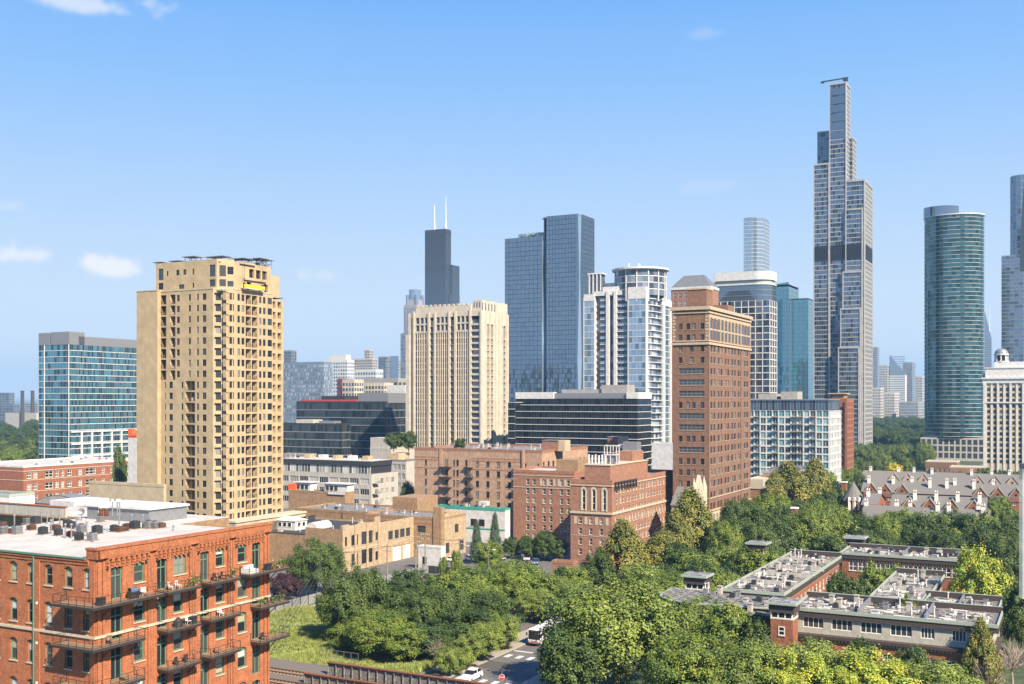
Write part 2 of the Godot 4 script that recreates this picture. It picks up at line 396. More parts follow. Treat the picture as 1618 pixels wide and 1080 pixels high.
func make_sky() -> Sky:
	var w := 2048; var h := 1024
	var img := Image.create(w, h, false, Image.FORMAT_RGBF)
	var stops := [[0.0, Color8(226, 238, 250)], [3.0, Color8(221, 236, 252)], [6.0, Color8(209, 230, 253)], [10.0, Color8(187, 218, 253)], [15.0, Color8(154, 201, 253)], [20.0, Color8(126, 184, 251)], [35.0, Color8(88, 152, 238)], [90.0, Color8(58, 118, 218)]]
	var nz := FastNoiseLite.new(); nz.seed = 9; nz.frequency = 0.03; nz.fractal_octaves = 5
	# fair-weather clouds: azimuth, elevation, half width, half height, strength (degrees)
	var puffs := [[-24.7, 7.0, 1.7, 0.75, 0.75], [-20.4, 6.6, 1.6, 0.75, 0.95], [-10.2, 6.5, 1.2, 0.35, 0.55], [-21.8, 19.0, 4.2, 0.8, 0.6], [-27.5, 6.2, 1.2, 0.4, 0.6], [10.2, 18.5, 1.3, 0.3, 0.15], [10.5, 11, 2.2, 0.5, 0.1], [-25.5, 9.2, 1.2, 0.3, 0.3]]
	var r := RandomNumberGenerator.new(); r.seed = 4
	for k in 26:
		var az := r.randf_range(34, 324)
		puffs.append([az if az < 180 else az - 360, r.randf_range(5, 24), r.randf_range(1.5, 4.5), r.randf_range(0.4, 1.0), r.randf_range(0.3, 0.9)])
	for y in h:
		var el := 90.0 - (y + 0.5) / h * 180.0
		var c := Color.WHITE
		if el <= 0.0: c = Color8(150, 160, 165).srgb_to_linear()
		else:
			for k in stops.size() - 1:
				if el >= stops[k][0] and el <= stops[k + 1][0]:
					c = (stops[k][1] as Color).srgb_to_linear().lerp((stops[k + 1][1] as Color).srgb_to_linear(), (el - stops[k][0]) / (stops[k + 1][0] - stops[k][0]))
		var near := []
		for p in puffs:
			if el > 0.0 and absf(el - p[1]) < p[3] * 2.6: near.append(p)
		for x in w:
			var q := c
			if near.size():
				var az := (x + 0.5) / w * 360.0
				if az > 180.0: az -= 360.0
				for p in near:
					var dx: float = (az - p[0]) / p[2]; var dy: float = (el - p[1]) / p[3]
					if dy < 0.0: dy *= 1.5
					if absf(dx) < 2.4:
						var nn := nz.get_noise_2d(az * 8.0, el * 15.0) * 1.15 + nz.get_noise_2d(az * 30.0, el * 46.0) * 0.6
						var a := clampf((1.0 - dx * dx - dy * dy) * 0.9 + nn, 0, 1)
						q = q.lerp(Color(0.97, 0.975, 0.985), smoothstep(0.12, 0.8, a) * p[4])
			img.set_pixel(x, y, q)
	var m := PanoramaSkyMaterial.new(); m.panorama = ImageTexture.create_from_image(img)
	var s := Sky.new(); s.sky_material = m
	return s

func _ready() -> void:
	rng.seed = 77
	# camera: level, lens shifted up
	var cam := Camera3D.new()
	cam.name = "camera"
	cam.projection = Camera3D.PROJECTION_FRUSTUM
	cam.near = 0.5; cam.far = 12000.0
	cam.size = 0.5 * 1080.0 / F
	cam.frustum_offset = Vector2(0, 0.5 * (HY - 540.0) / F)
	cam.position = Vector3(0, EYE, 0)
	add_child(cam); cam.current = true
	# sky, haze, exposure
	var we := WorldEnvironment.new(); var env := Environment.new()
	env.background_mode = Environment.BG_SKY
	env.sky = make_sky()
	env.background_energy_multiplier = 0.45
	env.tonemap_mode = Environment.TONE_MAPPER_LINEAR
	env.tonemap_exposure = 2.25
	env.ssao_enabled = true; env.ssil_enabled = true; env.sdfgi_enabled = true
	env.fog_enabled = true
	env.fog_light_color = Color(0.62, 0.82, 1.0)
	env.fog_density = 0.00011
	we.name = "environment"; we.environment = env
	add_child(we)
	# the sun: morning, from the south-east, behind the camera
	var sun := DirectionalLight3D.new()
	sun.name = "sun"
	sun.light_color = Color(1.0, 0.93, 0.82)
	sun.light_energy = 1.6
	sun.light_angular_distance = 0.5
	sun.shadow_enabled = true
	var az := deg_to_rad(118.0); var el := deg_to_rad(41.0)
	var to_sun := W(sin(az) * cos(el), cos(az) * cos(el), sin(el))
	add_child(sun)
	sun.look_at_from_position(to_sun * 100.0, Vector3.ZERO, Vector3.UP)
	make_materials()
	ground()
	loft()
	yellow_tower()
	mid_towers()
	glass_towers()
	tall_towers()
	far_skyline()
	left_blocks()
	brick_mid()
	warehouses()
	townhouses()
	gabled_rows()
	street()
	trees()
	details()

# ---------------------------------------------------------------- ground
func sheet(called: String, m: Material, e0: float, n0: float, e1: float, n1: float, y: float) -> MeshInstance3D:
	var b := MB.new()
	b.quad(W(e0, n0, y), W(e1, n0, y), W(e1, n1, y), W(e0, n1, y))
	var o := build(b, self, called, m); o.set_meta("kind", "structure")
	return o
func ground() -> void:
	var b := MB.new()
	b.quad(Vector3(-5000, 0, 400), Vector3(5000, 0, 400), Vector3(5000, 0, -7000), Vector3(-5000, 0, -7000))
	build(b, self, "ground", M.earth).set_meta("kind", "structure")
	sheet("lake", mat(0.10, 0.17, 0.22, 0.25), 330, 500, 5200, 9000, 0.01)
	# cross streets and yards of the blocks to the west and north
	sheet("street_yard", M.asphalt, -420, 210, -106, 420, 0.004)

# ---------------------------------------------------------------- the red brick loft
func loft() -> void:
	var b := bd("brick_loft_building", "red brick loft building with green windows, iron balconies and a flat white roof", -160, 151, 426.5, 120.0)
	var S := b.S(); var E := b.E(); var L := b.l; var top := 27.3
	b.l = L
	var sills := [23.8, 19.2, 14.6, 10.0, 5.4]; var hs := [2.35, 2.7, 2.65, 2.65, 2.65]
	var levels := [22.3, 17.7, 13.1, 8.5, 3.9]
	var st := style(M.green_frame, [M.glass_dark, M.glass_grey], 1, 2, 0.12, M.lime)
	var st2 := style(M.green_frame, [M.glass_tan, M.glass_blind], 2, 2, 0.14, M.lime)
	var door := style(M.green_frame, [M.glass_dark, M.glass_dark, M.glass_grey], 2, 1, 0.12)
	var hS := []; var hE := []
	var wins := []
	for f in 5:
		for k in 8:
			var u := b.w - 1.92 - 3.0 * k - (0.3 if k > 1 else 0.0)
			var r := Rect2(u, sills[f], 1.26, hs[f])
			hS.append(r); wins.append([S, r, st])
		for c in [[5.57, 1.6, 0], [11.75, 2.05 if f == 0 else 1.5, 1 if f == 0 else 0], [18.97, 1.5, 0], [23.0, 1.65, 0]]:
			var r := Rect2(c[0], sills[f], c[1], hs[f]); hE.append(r); wins.append([E, r, st2 if c[2] else st])
		for c in [[2.2, 1.65], [9.1, 1.6], [16.25, 1.5], [25.8, 1.55]]:
			var r := Rect2(c[0], levels[f] + 0.05, c[1], 3.75); hE.append(r); wins.append([E, r, door])
	shell(b, "wall", M.loft, 0, top, hS, hE, 0.45)
	for w in wins:
		var o := window(b.root, w[0], w[1], w[2], 0.3, "balcony_door" if w[2] == door else "window")
		var r: Rect2 = w[1]
		if w[2] == st and rng.randf() < 0.62:
			var fr := [0.5, 0.5, 0.35, 0.92][rng.randi() % 4] as float
			boxat(o, "blind", [M.blind_tan, M.blind_grey, M.blind_tan, M.blind_white][rng.randi() % 4], 0.1, r.size.y * (1.0 - fr), 0.036, r.size.x - 0.1, r.size.y - 0.1, 0.046)
		# arched head: brick above the springing, a green tympanum below it
		if w[2] != st2:
			var a := MB.new(); var n := 8
			for j in n:
				var x0 := r.size.x * j / n; var x1 := r.size.x * (j + 1) / n
				var y0 := r.size.y - 0.30 * pow(2.0 * x0 / r.size.x - 1, 2); var y1 := r.size.y - 0.30 * pow(2.0 * x1 / r.size.x - 1, 2)
				a.quad(Vector3(x0, y0, 0.302), Vector3(x1, y1, 0.302), Vector3(x1, r.size.y, 0.302), Vector3(x0, r.size.y, 0.302))
				a.quad(Vector3(x0, y0, 0.09), Vector3(x1, y1, 0.09), Vector3(x1, y1, 0.302), Vector3(x0, y0, 0.302))
			build(a, o, "brick_arch", M.loft)
			if w[2] == st:
				boxat(o, "transom_panel", M.green_frame, 0.1, r.size.y - 0.5, 0.075, r.size.x - 0.1, r.size.y - 0.02, 0.1)
			else:
				boxat(o, "transom_bar", M.green_frame, 0.1, r.size.y - 1.15, 0.06, r.size.x - 0.1, r.size.y - 1.0, 0.11)
			# voussoirs: a ring of bricks set proud
			var v := MB.new()
			for j in 9:
				var t := (j + 0.5) / 9.0; var x := r.size.x * t
				var y := r.size.y - 0.30 * pow(2 * t - 1, 2)
				v.box(Transform3D(Basis(Vector3(0, 0, 1), -(t - 0.5) * 0.9), Vector3(x, y + 0.02, 0.3)), -0.08, 0, 0, 0.08, 0.34, 0.035)
			build(v, o, "voussoirs", M.loft)
	# cornice of corbelled arches on the east face
	var c := b.mb("corbel_table", M.loft)
	var piers := [[0.0, 1.5], [7.6, 8.75], [14.3, 15.55], [21.0, 22.4], [27.85, L]]
	for k in 4:
		var x0: float = piers[k][1]; var x1: float = piers[k + 1][0]; var n := 8; var p := (x1 - x0) / n
		for j in n + 1:
			var x := x0 + p * j
			c.box(E, x - 0.14, 26.0, 0, x + 0.14, 26.35, 0.12); c.box(E, x - 0.17, 26.35, 0, x + 0.17, 26.7, 0.24); c.box(E, x - 0.2, 26.7, 0, x + 0.2, 27.0, 0.38)
			if j < n:
				for q in 5:
					var t0 := q / 5.0; var t1 := (q + 1) / 5.0
					c.box(E, x + p * t0, 26.9 + 0.2 * sin(PI * (t0 + t1) / 2), 0, x + p * t1, 27.25, 0.38)
		c.box(E, x0 + 0.3, 27.42, 0.42, x1 - 0.3, 27.9, 0.46)
	c.box(E, 0, 27.25, -0.4, L, 28.25, 0.42); c.box(E, -0.12, 28.25, -0.5, L + 0.12, 28.5, 0.52)
	c.box(S, b.w - 1.3, 27.25, -0.35, b.w + 0.42, 28.25, 0.12); c.box(S, b.w - 1.4, 28.25, -0.5, b.w + 0.5, 28.48, 0.2)
	c.box(S, 0, 26.5, 0, b.w - 1.0, 26.9, 0.1); c.box(S, 0, 26.9, 0, b.w - 1.0, 27.2, 0.22)
	for pr in piers:
		var pl := MB.new()
		var n := 3 if pr[0] > 1 and pr[1] < L - 0.1 else 2
		for j in n: pl.box(E, lerpf(pr[0], pr[1], (j + 0.5) / n) - 0.17, 3.0, 0, lerpf(pr[0], pr[1], (j + 0.5) / n) + 0.17, 26.9, 0.14)
		build(pl, b.root, "pilaster", M.loft)
	for q in [[b.w - 0.75, b.w], [b.w - 9.8, b.w - 9.0], [b.w - 20.0, b.w - 19.2]]: boxat(b.root, "pilaster", M.loft, q[0], 0, 0, q[1], 26.5, 0.15, S)
	var bc := MB.new()
	bc.box(E, -0.05, 18.35, 0, L, 18.65, 0.18); bc.box(S, 0, 18.35, 0, b.w + 0.18, 18.65, 0.181)
	build(bc, b.root, "belt_course", M.lime)
	var g := MB.new(); g.box(S, 0, 27.18, 0, b.w - 1.35, 27.36, 0.32); build(g, b.root, "gutter", M.green_frame)
	var dp := MB.new(); var du := b.w - 9.95
	dp.tube(S * Vector3(du, 0, 0.16), S * Vector3(du, 27.2, 0.16), 0.09, 0.09, 8); build(dp, b.root, "downspout", M.green_frame)
	for y in [21.6, 17.0, 12.4]:
		var pl := MB.new(); pl.tube(S * Vector3(b.w - 9.4, y, 0.12), S * Vector3(b.w - 9.4, y, 0.2), 0.17, 0.17, 10, true); build(pl, b.root, "anchor_plate", M.white_trim)
	for u in [1.6, 7.3, 8.95, 14.1, 15.8, 20.8, 22.6]: boxat(b.root, "wall_lamp", M.black_iron, u - 0.1, 25.9, 0, u + 0.1, 26.25, 0.22, E)
	b.mb("roof", M.white_roof).box(ID, -b.w, top - 0.3, -b.l + 0.01, -0.4, top, -0.01)
	var seam := b.mb("roof_seams", M.white_roof, "stuff")
	for k in 14: seam.box(ID, -b.w, top, -2.0 * k - 2.2, -0.5, top + 0.025, -2.0 * k - 2.05)
	boxat(b.root, "rear_wing", M.buff_brick, -70, 0, -40, -17.0, top - 0.05, -b.l)
	boxat(b.root, "rear_roof", M.white_roof, -70, top - 0.05, -40, -17.0, top, -b.l)
	b.finish()
	# balconies
	var bal := [ # face u0, u1, south wrap, level index, projection
		[-1.9, 8.5, 4.6, 0], [-1.9, 5.6, 4.6, 1], [-1.9, 5.6, 4.6, 2], [-1.9, 5.6, 4.6, 3],
		[9.1, 14.6, 0, 0], [9.1, 14.6, 0, 1], [9.1, 14.6, 0, 2], [9.1, 14.6, 0, 3],
		[16.2, 21.6, 0, 0], [16.2, 21.6, 0, 1], [16.2, 21.6, 0, 2],
		[23.3, 31.3, 0, 0], [25.4, 31.3, 0, 1], [25.4, 31.3, 0, 2]]
	for q in bal:
		var y: float = levels[q[3]]; var pj := 1.75
		var dk := MB.new()
		var T := E
		dk.box(T, q[0], y - 0.12, 0.02, q[1], y, pj)
		if q[2] > 0: dk.box(S, b.w - q[2], y - 0.119, 0.02, b.w + 0.01, y - 0.001, 1.9)
		var o := build(dk, b.root, "balcony", M.deck)
		var ed := MB.new()
		ed.box(T, q[0], y - 0.34, pj - 0.02, q[1], y - 0.04, pj + 0.06); ed.box(T, q[1] - 0.08, y - 0.34, 0.02, q[1], y - 0.04, pj); ed.box(T, q[0], y - 0.34, 0.02, q[0] + 0.08, y - 0.04, pj - 0.02)
		if q[2] > 0: ed.box(S, b.w - q[2], y - 0.34, 1.85, b.w + pj, y - 0.04, 1.93); ed.box(S, b.w - q[2], y - 0.34, 0.02, b.w - q[2] + 0.08, y - 0.04, 1.85)
		build(ed, o, "edge_beam", M.black_iron)
		var rl := MB.new()
		rail_box(rl, T, q[0], q[1], y, pj + 0.02, 1.05, 1.25); rail_box(rl, T * Transform3D(Basis(Vector3.UP, PI / 2), Vector3(q[1], 0, 0)), -pj, 0, y, 0, 1.05, 1.0)
		for k in 2: rl.box(T, q[0], y + 0.36 + 0.3 * k, pj, q[1], y + 0.38 + 0.3 * k, pj + 0.02)
		if q[2] > 0:
			rail_box(rl, S, b.w - q[2], b.w + pj, y, 1.9, 1.05, 1.25); rail_box(rl, S * Transform3D(Basis(Vector3.UP, PI / 2), Vector3(b.w - q[2], 0, 0)), -1.9, 0, y, 0.05, 1.05, 1.0)
			for k in 2: rl.box(S, b.w - q[2], y + 0.36 + 0.3 * k, 1.87, b.w + pj, y + 0.38 + 0.3 * k, 1.89)
		else: rail_box(rl, T * Transform3D(Basis(Vector3.UP, PI / 2), Vector3(q[0], 0, 0)), -pj, 0, y, 0.05, 1.05, 1.0)
		build(rl, o, "railing", M.black_iron)
		for u in ([1.0, minf(q[1] - 0.5, 5.3)] if q[2] > 0 else [q[0] + 0.5, minf(q[1] - 0.5, L - 0.3)]):
			var br := MB.new()
			br.tube(T * Vector3(u, y - 1.6, 0.02), T * Vector3(u, y - 0.3, pj - 0.2), 0.06, 0.06, 5)
			build(br, o, "bracket", M.black_iron)
		# tie rod up to the wall
		var tr := MB.new()
		tr.tube(T * Vector3(q[1] - 0.6, y + 0.1, pj), T * Vector3(q[1] - 0.6, y + 3.2, 0.02), 0.025, 0.025, 4); build(tr, o, "tie_rod", M.black_iron)
	# parapet wall of the roof towards the west and the raised roof house
	var p := thing("rooftop_stair_house", "low white roof house with sheet metal walls on the loft's flat roof", "roof house", b.root.transform * Vector3(-24.5, top, -31.6))
	var pw := MB.new()
	pw.box(ID, -9.5, 0, -4.0, 3.2, 1.9, 3.4); build(pw, p, "wall", M.grey_metal)
	var pr := MB.new(); pr.box(ID, -9.8, 1.9, -4.3, 3.5, 2.2, 3.7); build(pr, p, "roof", M.white_paint)
	var q2 := thing("parapet_wall", "long pale parapet wall with brick coping across the loft roof", "wall", b.root.transform * Vector3(-38.0, top, -27.6))
	boxat(q2, "wall", M.light_concrete, -30, 0, -0.4, 0, 1.55, 0); boxat(q2, "coping", M.loft, -30, 1.55, -0.5, 0.1, 1.7, 0.1)

# ---------------------------------------------------------------- the tan apartment tower
func yellow_tower() -> void:
	var b := bd("tan_apartment_tower", "tall tan stucco apartment tower with dark windows, stacked balconies and a yellow scaffold", 222, 337, 345, 290.0)
	var S := b.S(); var cb := 5.2 * 0.7071; var fh := 2.98; var Y := 74.4
	b.l = 30.0
	var eo := Transform3D(Basis(Vector3(0, 0, -1), Vector3(0, 1, 0), Vector3(1, 0, 0)), Vector3(cb, 0, -cb))
	var ch := Transform3D(Basis(Vector3(0.7071, 0, -0.7071), Vector3(0, 1, 0), Vector3(0.7071, 0, 0.7071)), Vector3.ZERO)
	var st := style(M.dark_frame, [M.glass_dark, M.glass_dark, M.glass_dark, M.glass_grey, M.glass_mid], 2, 2, 0.07)
	var st1 := style(M.dark_frame, [M.glass_dark, M.glass_dark, M.glass_dark, M.glass_grey, M.glass_blind], 1, 2, 0.07)
	var zx := func(z: float) -> float: return b.us(200 + z / 2.455)
	var hS := []; var hC := []; var hE := []; var wS := []; var wE := []; var wC := []
	# fixed px of the east face converted with the chamfer's far end as corner
	var ce := Vector2(b.C.x + cb * CN + cb * SN, b.C.y - cb * SN + cb * CN)
	var ze := func(z: float) -> float:
		var u: float = 200 + z / 2.455 - HX
		return (u * ce.y - F * ce.x) / (F * SN - u * CN)
	var le: float = ze.call(568.0)
	var bay := b.mb("balcony_recess", M.yellow, "stuff")
	var rail := b.mb("balcony_railings", M.black_iron, "stuff")
	var dark := b.mb("balcony_glazing", M.pane, "stuff")
	var nf := 25
	var blank: float = zx.call(134.0)
	for f in nf:
		var y := Y - fh * (f + 1)
		if y < 0.5: break
		var recs := []
		if f < 8: recs = [[134, 155, S], [170, 190, S]]
		else: recs = [[229, 266, S]]
		for q in recs:
			var r := Rect2(zx.call(float(q[0])), y + 0.15, zx.call(float(q[1])) - zx.call(float(q[0])), 2.55)
			hS.append(r)
			dark.col = Color(0.03, 0.03, 0.035); dark.rect(S, r.position.x + 0.9, r.position.y, r.end.x, r.end.y - 0.3, -1.58)
			bay.rect(S, r.position.x, r.position.y, r.end.x, r.end.y, -1.6)
			rail_box(rail, S, r.position.x, r.end.x, y + 0.15, 0.02, 1.0, 0.35, 0.04)
		var cw := [[195, 207], [241, 250], [273, 281], [295, 310]] if f < 8 else [[148, 153], [166, 180], [213, 221], [273, 281], [295, 310]]
		for q in cw:
			var x0: float = zx.call(float(q[0])); var x1: float = zx.call(float(q[1]))
			var r := Rect2(x0, y + 0.75, x1 - x0, 1.75)
			hS.append(r); wS.append([r, q[1] - q[0] > 10])
		for q in [[0.35, 1.75], [2.4, 1.85]]: # chamfer balconies
			var r := Rect2(q[0], y + 0.55, q[1], 2.05); hC.append(r)
			dark.col = Color(0.04, 0.045, 0.05) if rng.randf() < 0.7 else Color(0.25, 0.25, 0.24); dark.rect(ch, q[0] + q[1] * 0.2, y + 0.55, q[0] + q[1], y + 2.4, -0.6)
			bay.rect(ch, q[0], y + 0.55, q[0] + q[1], y + 2.6, -0.62)
		for q in [[386, 393]]:
			var r := Rect2(ze.call(387.5), y + 0.55, 0.9, 2.05); hE.append(r); bay.rect(eo, r.position.x, r.position.y, r.end.x, r.end.y, -0.22)
		for q in [[463, 484], [487, 508]]:
			var x0: float = ze.call(float(q[0])); var x1: float = ze.call(float(q[1]))
			var r := Rect2(x0, y + 0.15, x1 - x0, 2.45); hE.append(r)
			bay.rect(eo, x0, r.position.y, x1, r.end.y, -1.2); dark.col = Color(0.03, 0.03, 0.035); dark.rect(eo, x0 + 0.8, r.position.y, x1 - 0.3, r.end.y - 0.35, -1.18)
			rail_box(rail, eo, x0, x1, y + 0.15, -0.05, 0.95, 0.4, 0.04)
		for q in [[400, 418], [431, 441], [447, 458], [515, 524], [530, 540], [548, 565]]:
			var x0: float = ze.call(float(q[0])); var x1: float = ze.call(float(q[1]))
			var r := Rect2(x0, y + 0.75, x1 - x0, 1.8); hE.append(r); wE.append([r, q[1] - q[0] > 12])
	var w := b.mb("wall", M.yellow)
	facade(w, S, blank, b.w, 0, Y + 0.6, hS, 1.6); facade(w, ch, 0, 5.2, 0, Y + 0.6, hC, 1.2); facade(w, eo, 0, le, 0, Y + 0.6, hE, 1.2)
	# window reveals are shallower than the balconies: glazing sits near the face
	var k := 0
	for q in wS:
		window(b.root, S, q[0], st if q[1] else st1, 0.22)
	for q in wE:
		if k < 160: window(b.root, eo, q[0], st if q[1] else st1, 0.22)
		else: small_window(b, eo, q[0], M.dark_frame, DARKS, 2 if q[1] else 1, 2)
		k += 1
	# blank south-west wall, a step proud of the rest, with joints scored in the stucco
	w.box(ID, -b.w, 9.0, -24.0, -b.w + blank, Y + 0.9, 1.3)
	var jt := b.mb("stucco_joints", M.yellow_pale, "stuff")
	for f in range(2, 24): jt.box(S, 0.0, Y - fh * f, 1.3, blank, Y - fh * f + 0.05, 1.315)
	for f in range(1, 24):
		jt.box(S, blank, Y - fh * f + 0.02, 0, b.w, Y - fh * f + 0.07, 0.012); jt.box(eo, 0, Y - fh * f + 0.02, 0, le, Y - fh * f + 0.07, 0.012)
	for q in [0.33, 0.66]: jt.box(S, blank * q, 9, 1.3, blank * q + 0.05, Y, 1.315)
	var bc := b.mb("balcony_clutter", M.pane, "stuff")
	for r: Rect2 in hS + hE:
		if r.size.y > 2.3 and rng.randf() < 0.55:
			bc.col = [Color(0.3, 0.1, 0.06), Color(0.5, 0.48, 0.44), Color(0.06, 0.1, 0.04), Color(0.1, 0.1, 0.1)][rng.randi() % 4]
			var T2 := S if r in hS else eo; var cx := r.position.x + rng.randf_range(0.1, maxf(0.15, r.size.x - 0.8)); bc.box(T2, cx, r.position.y, -1.0, cx + 0.6, r.position.y + rng.randf_range(0.4, 1.0), -0.5)
	w.rect(Transform3D(Basis(Vector3(-1, 0, 0), Vector3(0, 1, 0), Vector3(0, 0, -1)), Vector3(0, 0, -cb - le)), -cb, 0, b.w, Y)
	# outer notch on the north end of the east face
	var no := eo * Transform3D(Basis.IDENTITY, Vector3(le, 0, -1.2))
	var n0 := []
	for f in 24:
		var y := Y - fh * (f + 1) - 0.6
		if y > 1: n0.append(Rect2(0.9, y + 0.6, 1.7, 1.9)); n0.append(Rect2(3.5, y + 0.6, 1.6, 1.9))
	facade(w, no, 0, 6.0, 0, Y - 0.6, n0, 1.4)
	for r in n0:
		dark.col = Color(0.05, 0.05, 0.055); dark.rect(no, r.position.x, r.position.y, r.end.x, r.end.y, -1.4)
	w.rect(no * Transform3D(Basis(Vector3.UP, PI / 2), Vector3(6.0, 0, 0)), 0, 0, 12, Y - 0.6)
	b.mb("roof", M.tar_roof).box(ID, -b.w, Y, -cb - le - 6.0, cb - 1.2, Y + 0.3, -0.6)
	# parapet and two crown storeys set back
	var p := b.mb("parapet", M.yellow_pale)
	p.box(S, blank, Y + 0.6, -0.4, b.w, Y + 0.95, 0.1); p.box(ch, 0, Y + 0.6, -0.4, 5.2, Y + 0.95, 0.1); p.box(eo, 0, Y + 0.6, -0.4, le, Y + 0.95, 0.1); p.box(S, -0.1, Y + 0.9, -0.4, blank + 0.1, Y + 1.2, 1.4)
	var o := 1.6; var t2 := 83.3
	var S2 := S * Transform3D(Basis.IDENTITY, Vector3(4.4, 0, -o)); var w2 := b.w - 4.6
	var h2 := []
	for q in [[0.9, 78.6, 1.9, 3.2], [0.9, 75.9, 1.9, 1.9], [4.0, 79.6, 0.7, 1.4], [7.6, 79.6, 1.2, 1.5], [10.2, 79.6, 1.2, 1.5], [13.6, 79.5, 0.7, 1.6], [w2 - 2.6, 78.6, 2.1, 3.2], [w2 - 2.6, 75.9, 2.1, 1.9], [13.6, 75.9, 0.7, 1.3], [8.6, 75.8, 2.0, 1.2]]: h2.append(Rect2(q[0], q[1], q[2], q[3]))
	var cr := b.mb("crown_wall", M.yellow)
	facade(cr, S2, 0, w2, Y, t2, h2, 0.3)
	for r in h2: window(b.root, S2, r, st, 0.2)
	var c2 := Transform3D(ch.basis, S2 * Vector3(w2, 0, 0)); var l2 := 4.6
	var h3 := [Rect2(0.7, 78.6, 1.7, 3.0), Rect2(0.7, 75.9, 1.7, 1.9), Rect2(2.8, 79.2, 1.6, 2.1), Rect2(2.8, 75.9, 1.6, 1.5)]
	facade(cr, c2, 0, l2, Y, t2, h3, 0.3)
	for r in h3: window(b.root, c2, r, st, 0.2)
	var e2 := Transform3D(eo.basis, c2 * Vector3(l2, 0, 0)); var le2 := le - 1.5
	var h4 := []
	for q in [[6.0, 79.0, 2.0, 2.4], [8.8, 79.0, 2.0, 2.4], [11.4, 79.0, 2.0, 2.4], [14.6, 79.0, 2.0, 2.4], [5.0, 75.5, 1.8, 2.2], [12.0, 75.5, 1.8, 2.2], [15.4, 75.5, 1.8, 2.2]]:
		if q[0] + q[2] < le2: h4.append(Rect2(q[0], q[1], q[2], q[3]))
	facade(cr, e2, 0, le2, Y, t2 - 0.5, h4, 0.8)
	for r in h4: window(b.root, e2, r, st, 0.7)
	cr.box(e2, 3.5, 78.2, 0, le2 - 2.2, 78.9, 0.5); cr.box(e2, 2.0, 82.4, 0, 8.0, 83.0, 0.5)
	cr.box(ID, e2.origin.x - 22, Y, e2.origin.z - le2 - 0.2, e2.origin.x, t2 - 0.6, e2.origin.z - le2)
	cr.box(e2, le2, Y, -3, le2 + 4.4, 80.6, -0.5)
	b.mb("upper_roof", M.tar_roof).box(ID, -b.w + 5.5, t2 - 0.9, e2.origin.z - le2, e2.origin.x - 2.5, t2 - 0.6, S2.origin.z - 0.3)
	# podium
	var pd := b.mb("podium_wall", M.yellow_pale)
	pd.box(eo, -4, 0, 0.05, le + 9, 12.4, 4.5); b.mb("podium_coping", M.lime).box(eo, -4.2, 12.4, -0.1, le + 9.2, 12.9, 4.8)
	var sg := b.mb("shopfront_glass", M.pane, "stuff")
	for j in 8:
		sg.col = DARKS[j % 5]; sg.rect(eo, -3 + j * 4.2, 8.0, 0.3 + j * 4.2, 11.4, 4.52)
	b.finish()
	# steel sun-deck frames on the roof
	var fr := thing("roof_steel_frames", "grey steel equipment frames along the top of the tan tower", "steel frame", b.root.transform * Vector3(e2.origin.x - 8, t2 - 0.6, e2.origin.z))
	var stl: Material = M.grey_metal
	for q in [[-6.0, 2.0, 3.5, 1.6, 1.9], [0.5, 0.0, 5.5, 1.8, 1.7], [3.0, -5.0, 6.0, 1.6, 1.5], [4.0, -10.0, 6.5, 1.8, 2.0], [-11.5, 1.5, 3.0, 1.2, 1.1], [-18.0, 1.0, 2.2, 1.0, 1.2], [4.2, -15.5, 3.5, 1.4, 2.4]]:
		var m := MB.new()
		for ix in 3:
			for iz in 2:
				var x: float = q[0] + q[2] * ix / 2.0 - 2.0; var z: float = q[1] - 2.4 * iz
				m.box(ID, x, 0, z, x + 0.12, q[4], z + 0.12)
		m.box(ID, q[0] - 2.6, q[4], q[1] - 3.0, q[0] + q[2] - 1.4, q[4] + 0.18, q[1] + 0.7)
		m.box(ID, q[0] - 2.0, q[4] * 0.55, q[1] - 2.4, q[0] + q[2] - 2.0, q[4] * 0.55 + 0.1, q[1] - 2.3)
		m.box(ID, q[0] - 1.8, 0.1, q[1] - 2.2, q[0] + q[2] - 2.6, q[4] * 0.5, q[1] - 0.4)
		build(m, fr, "frame", stl)
	var sc := thing("scaffold_platform", "bright yellow swing-stage scaffold hanging below the tan tower's crown", "scaffold", b.root.transform * (e2 * Vector3(1.8, 75.6, 1.4)))
	var sb := MB.new(); var ET := Transform3D(eo.basis, Vector3.ZERO)
	sb.box(ET, 0, 0, -0.4, 8.4, 0.15, 0.6); build(sb, sc, "platform", M.white_paint)
	var sr := MB.new(); sr.box(ET, 0, 0.3, 0.55, 8.4, 1.1, 0.62); sr.box(ET, 0.0, 0.3, -0.42, 8.4, 1.0, -0.36); build(sr, sc, "side_panel", M.bright_yellow)
	for u in [0.5, 7.8]: boxat(sc, "hoist", M.dark_metal, u, 0.2, -0.3, u + 0.5, 1.6, 0.2, ET)
	var cb2 := MB.new(); 
	for u in [0.7, 8.0]: cb2.box(ET, u, 1.6, -0.05, u + 0.05, 7.8, 0.0)
	build(cb2, sc, "cable", M.dark_metal)
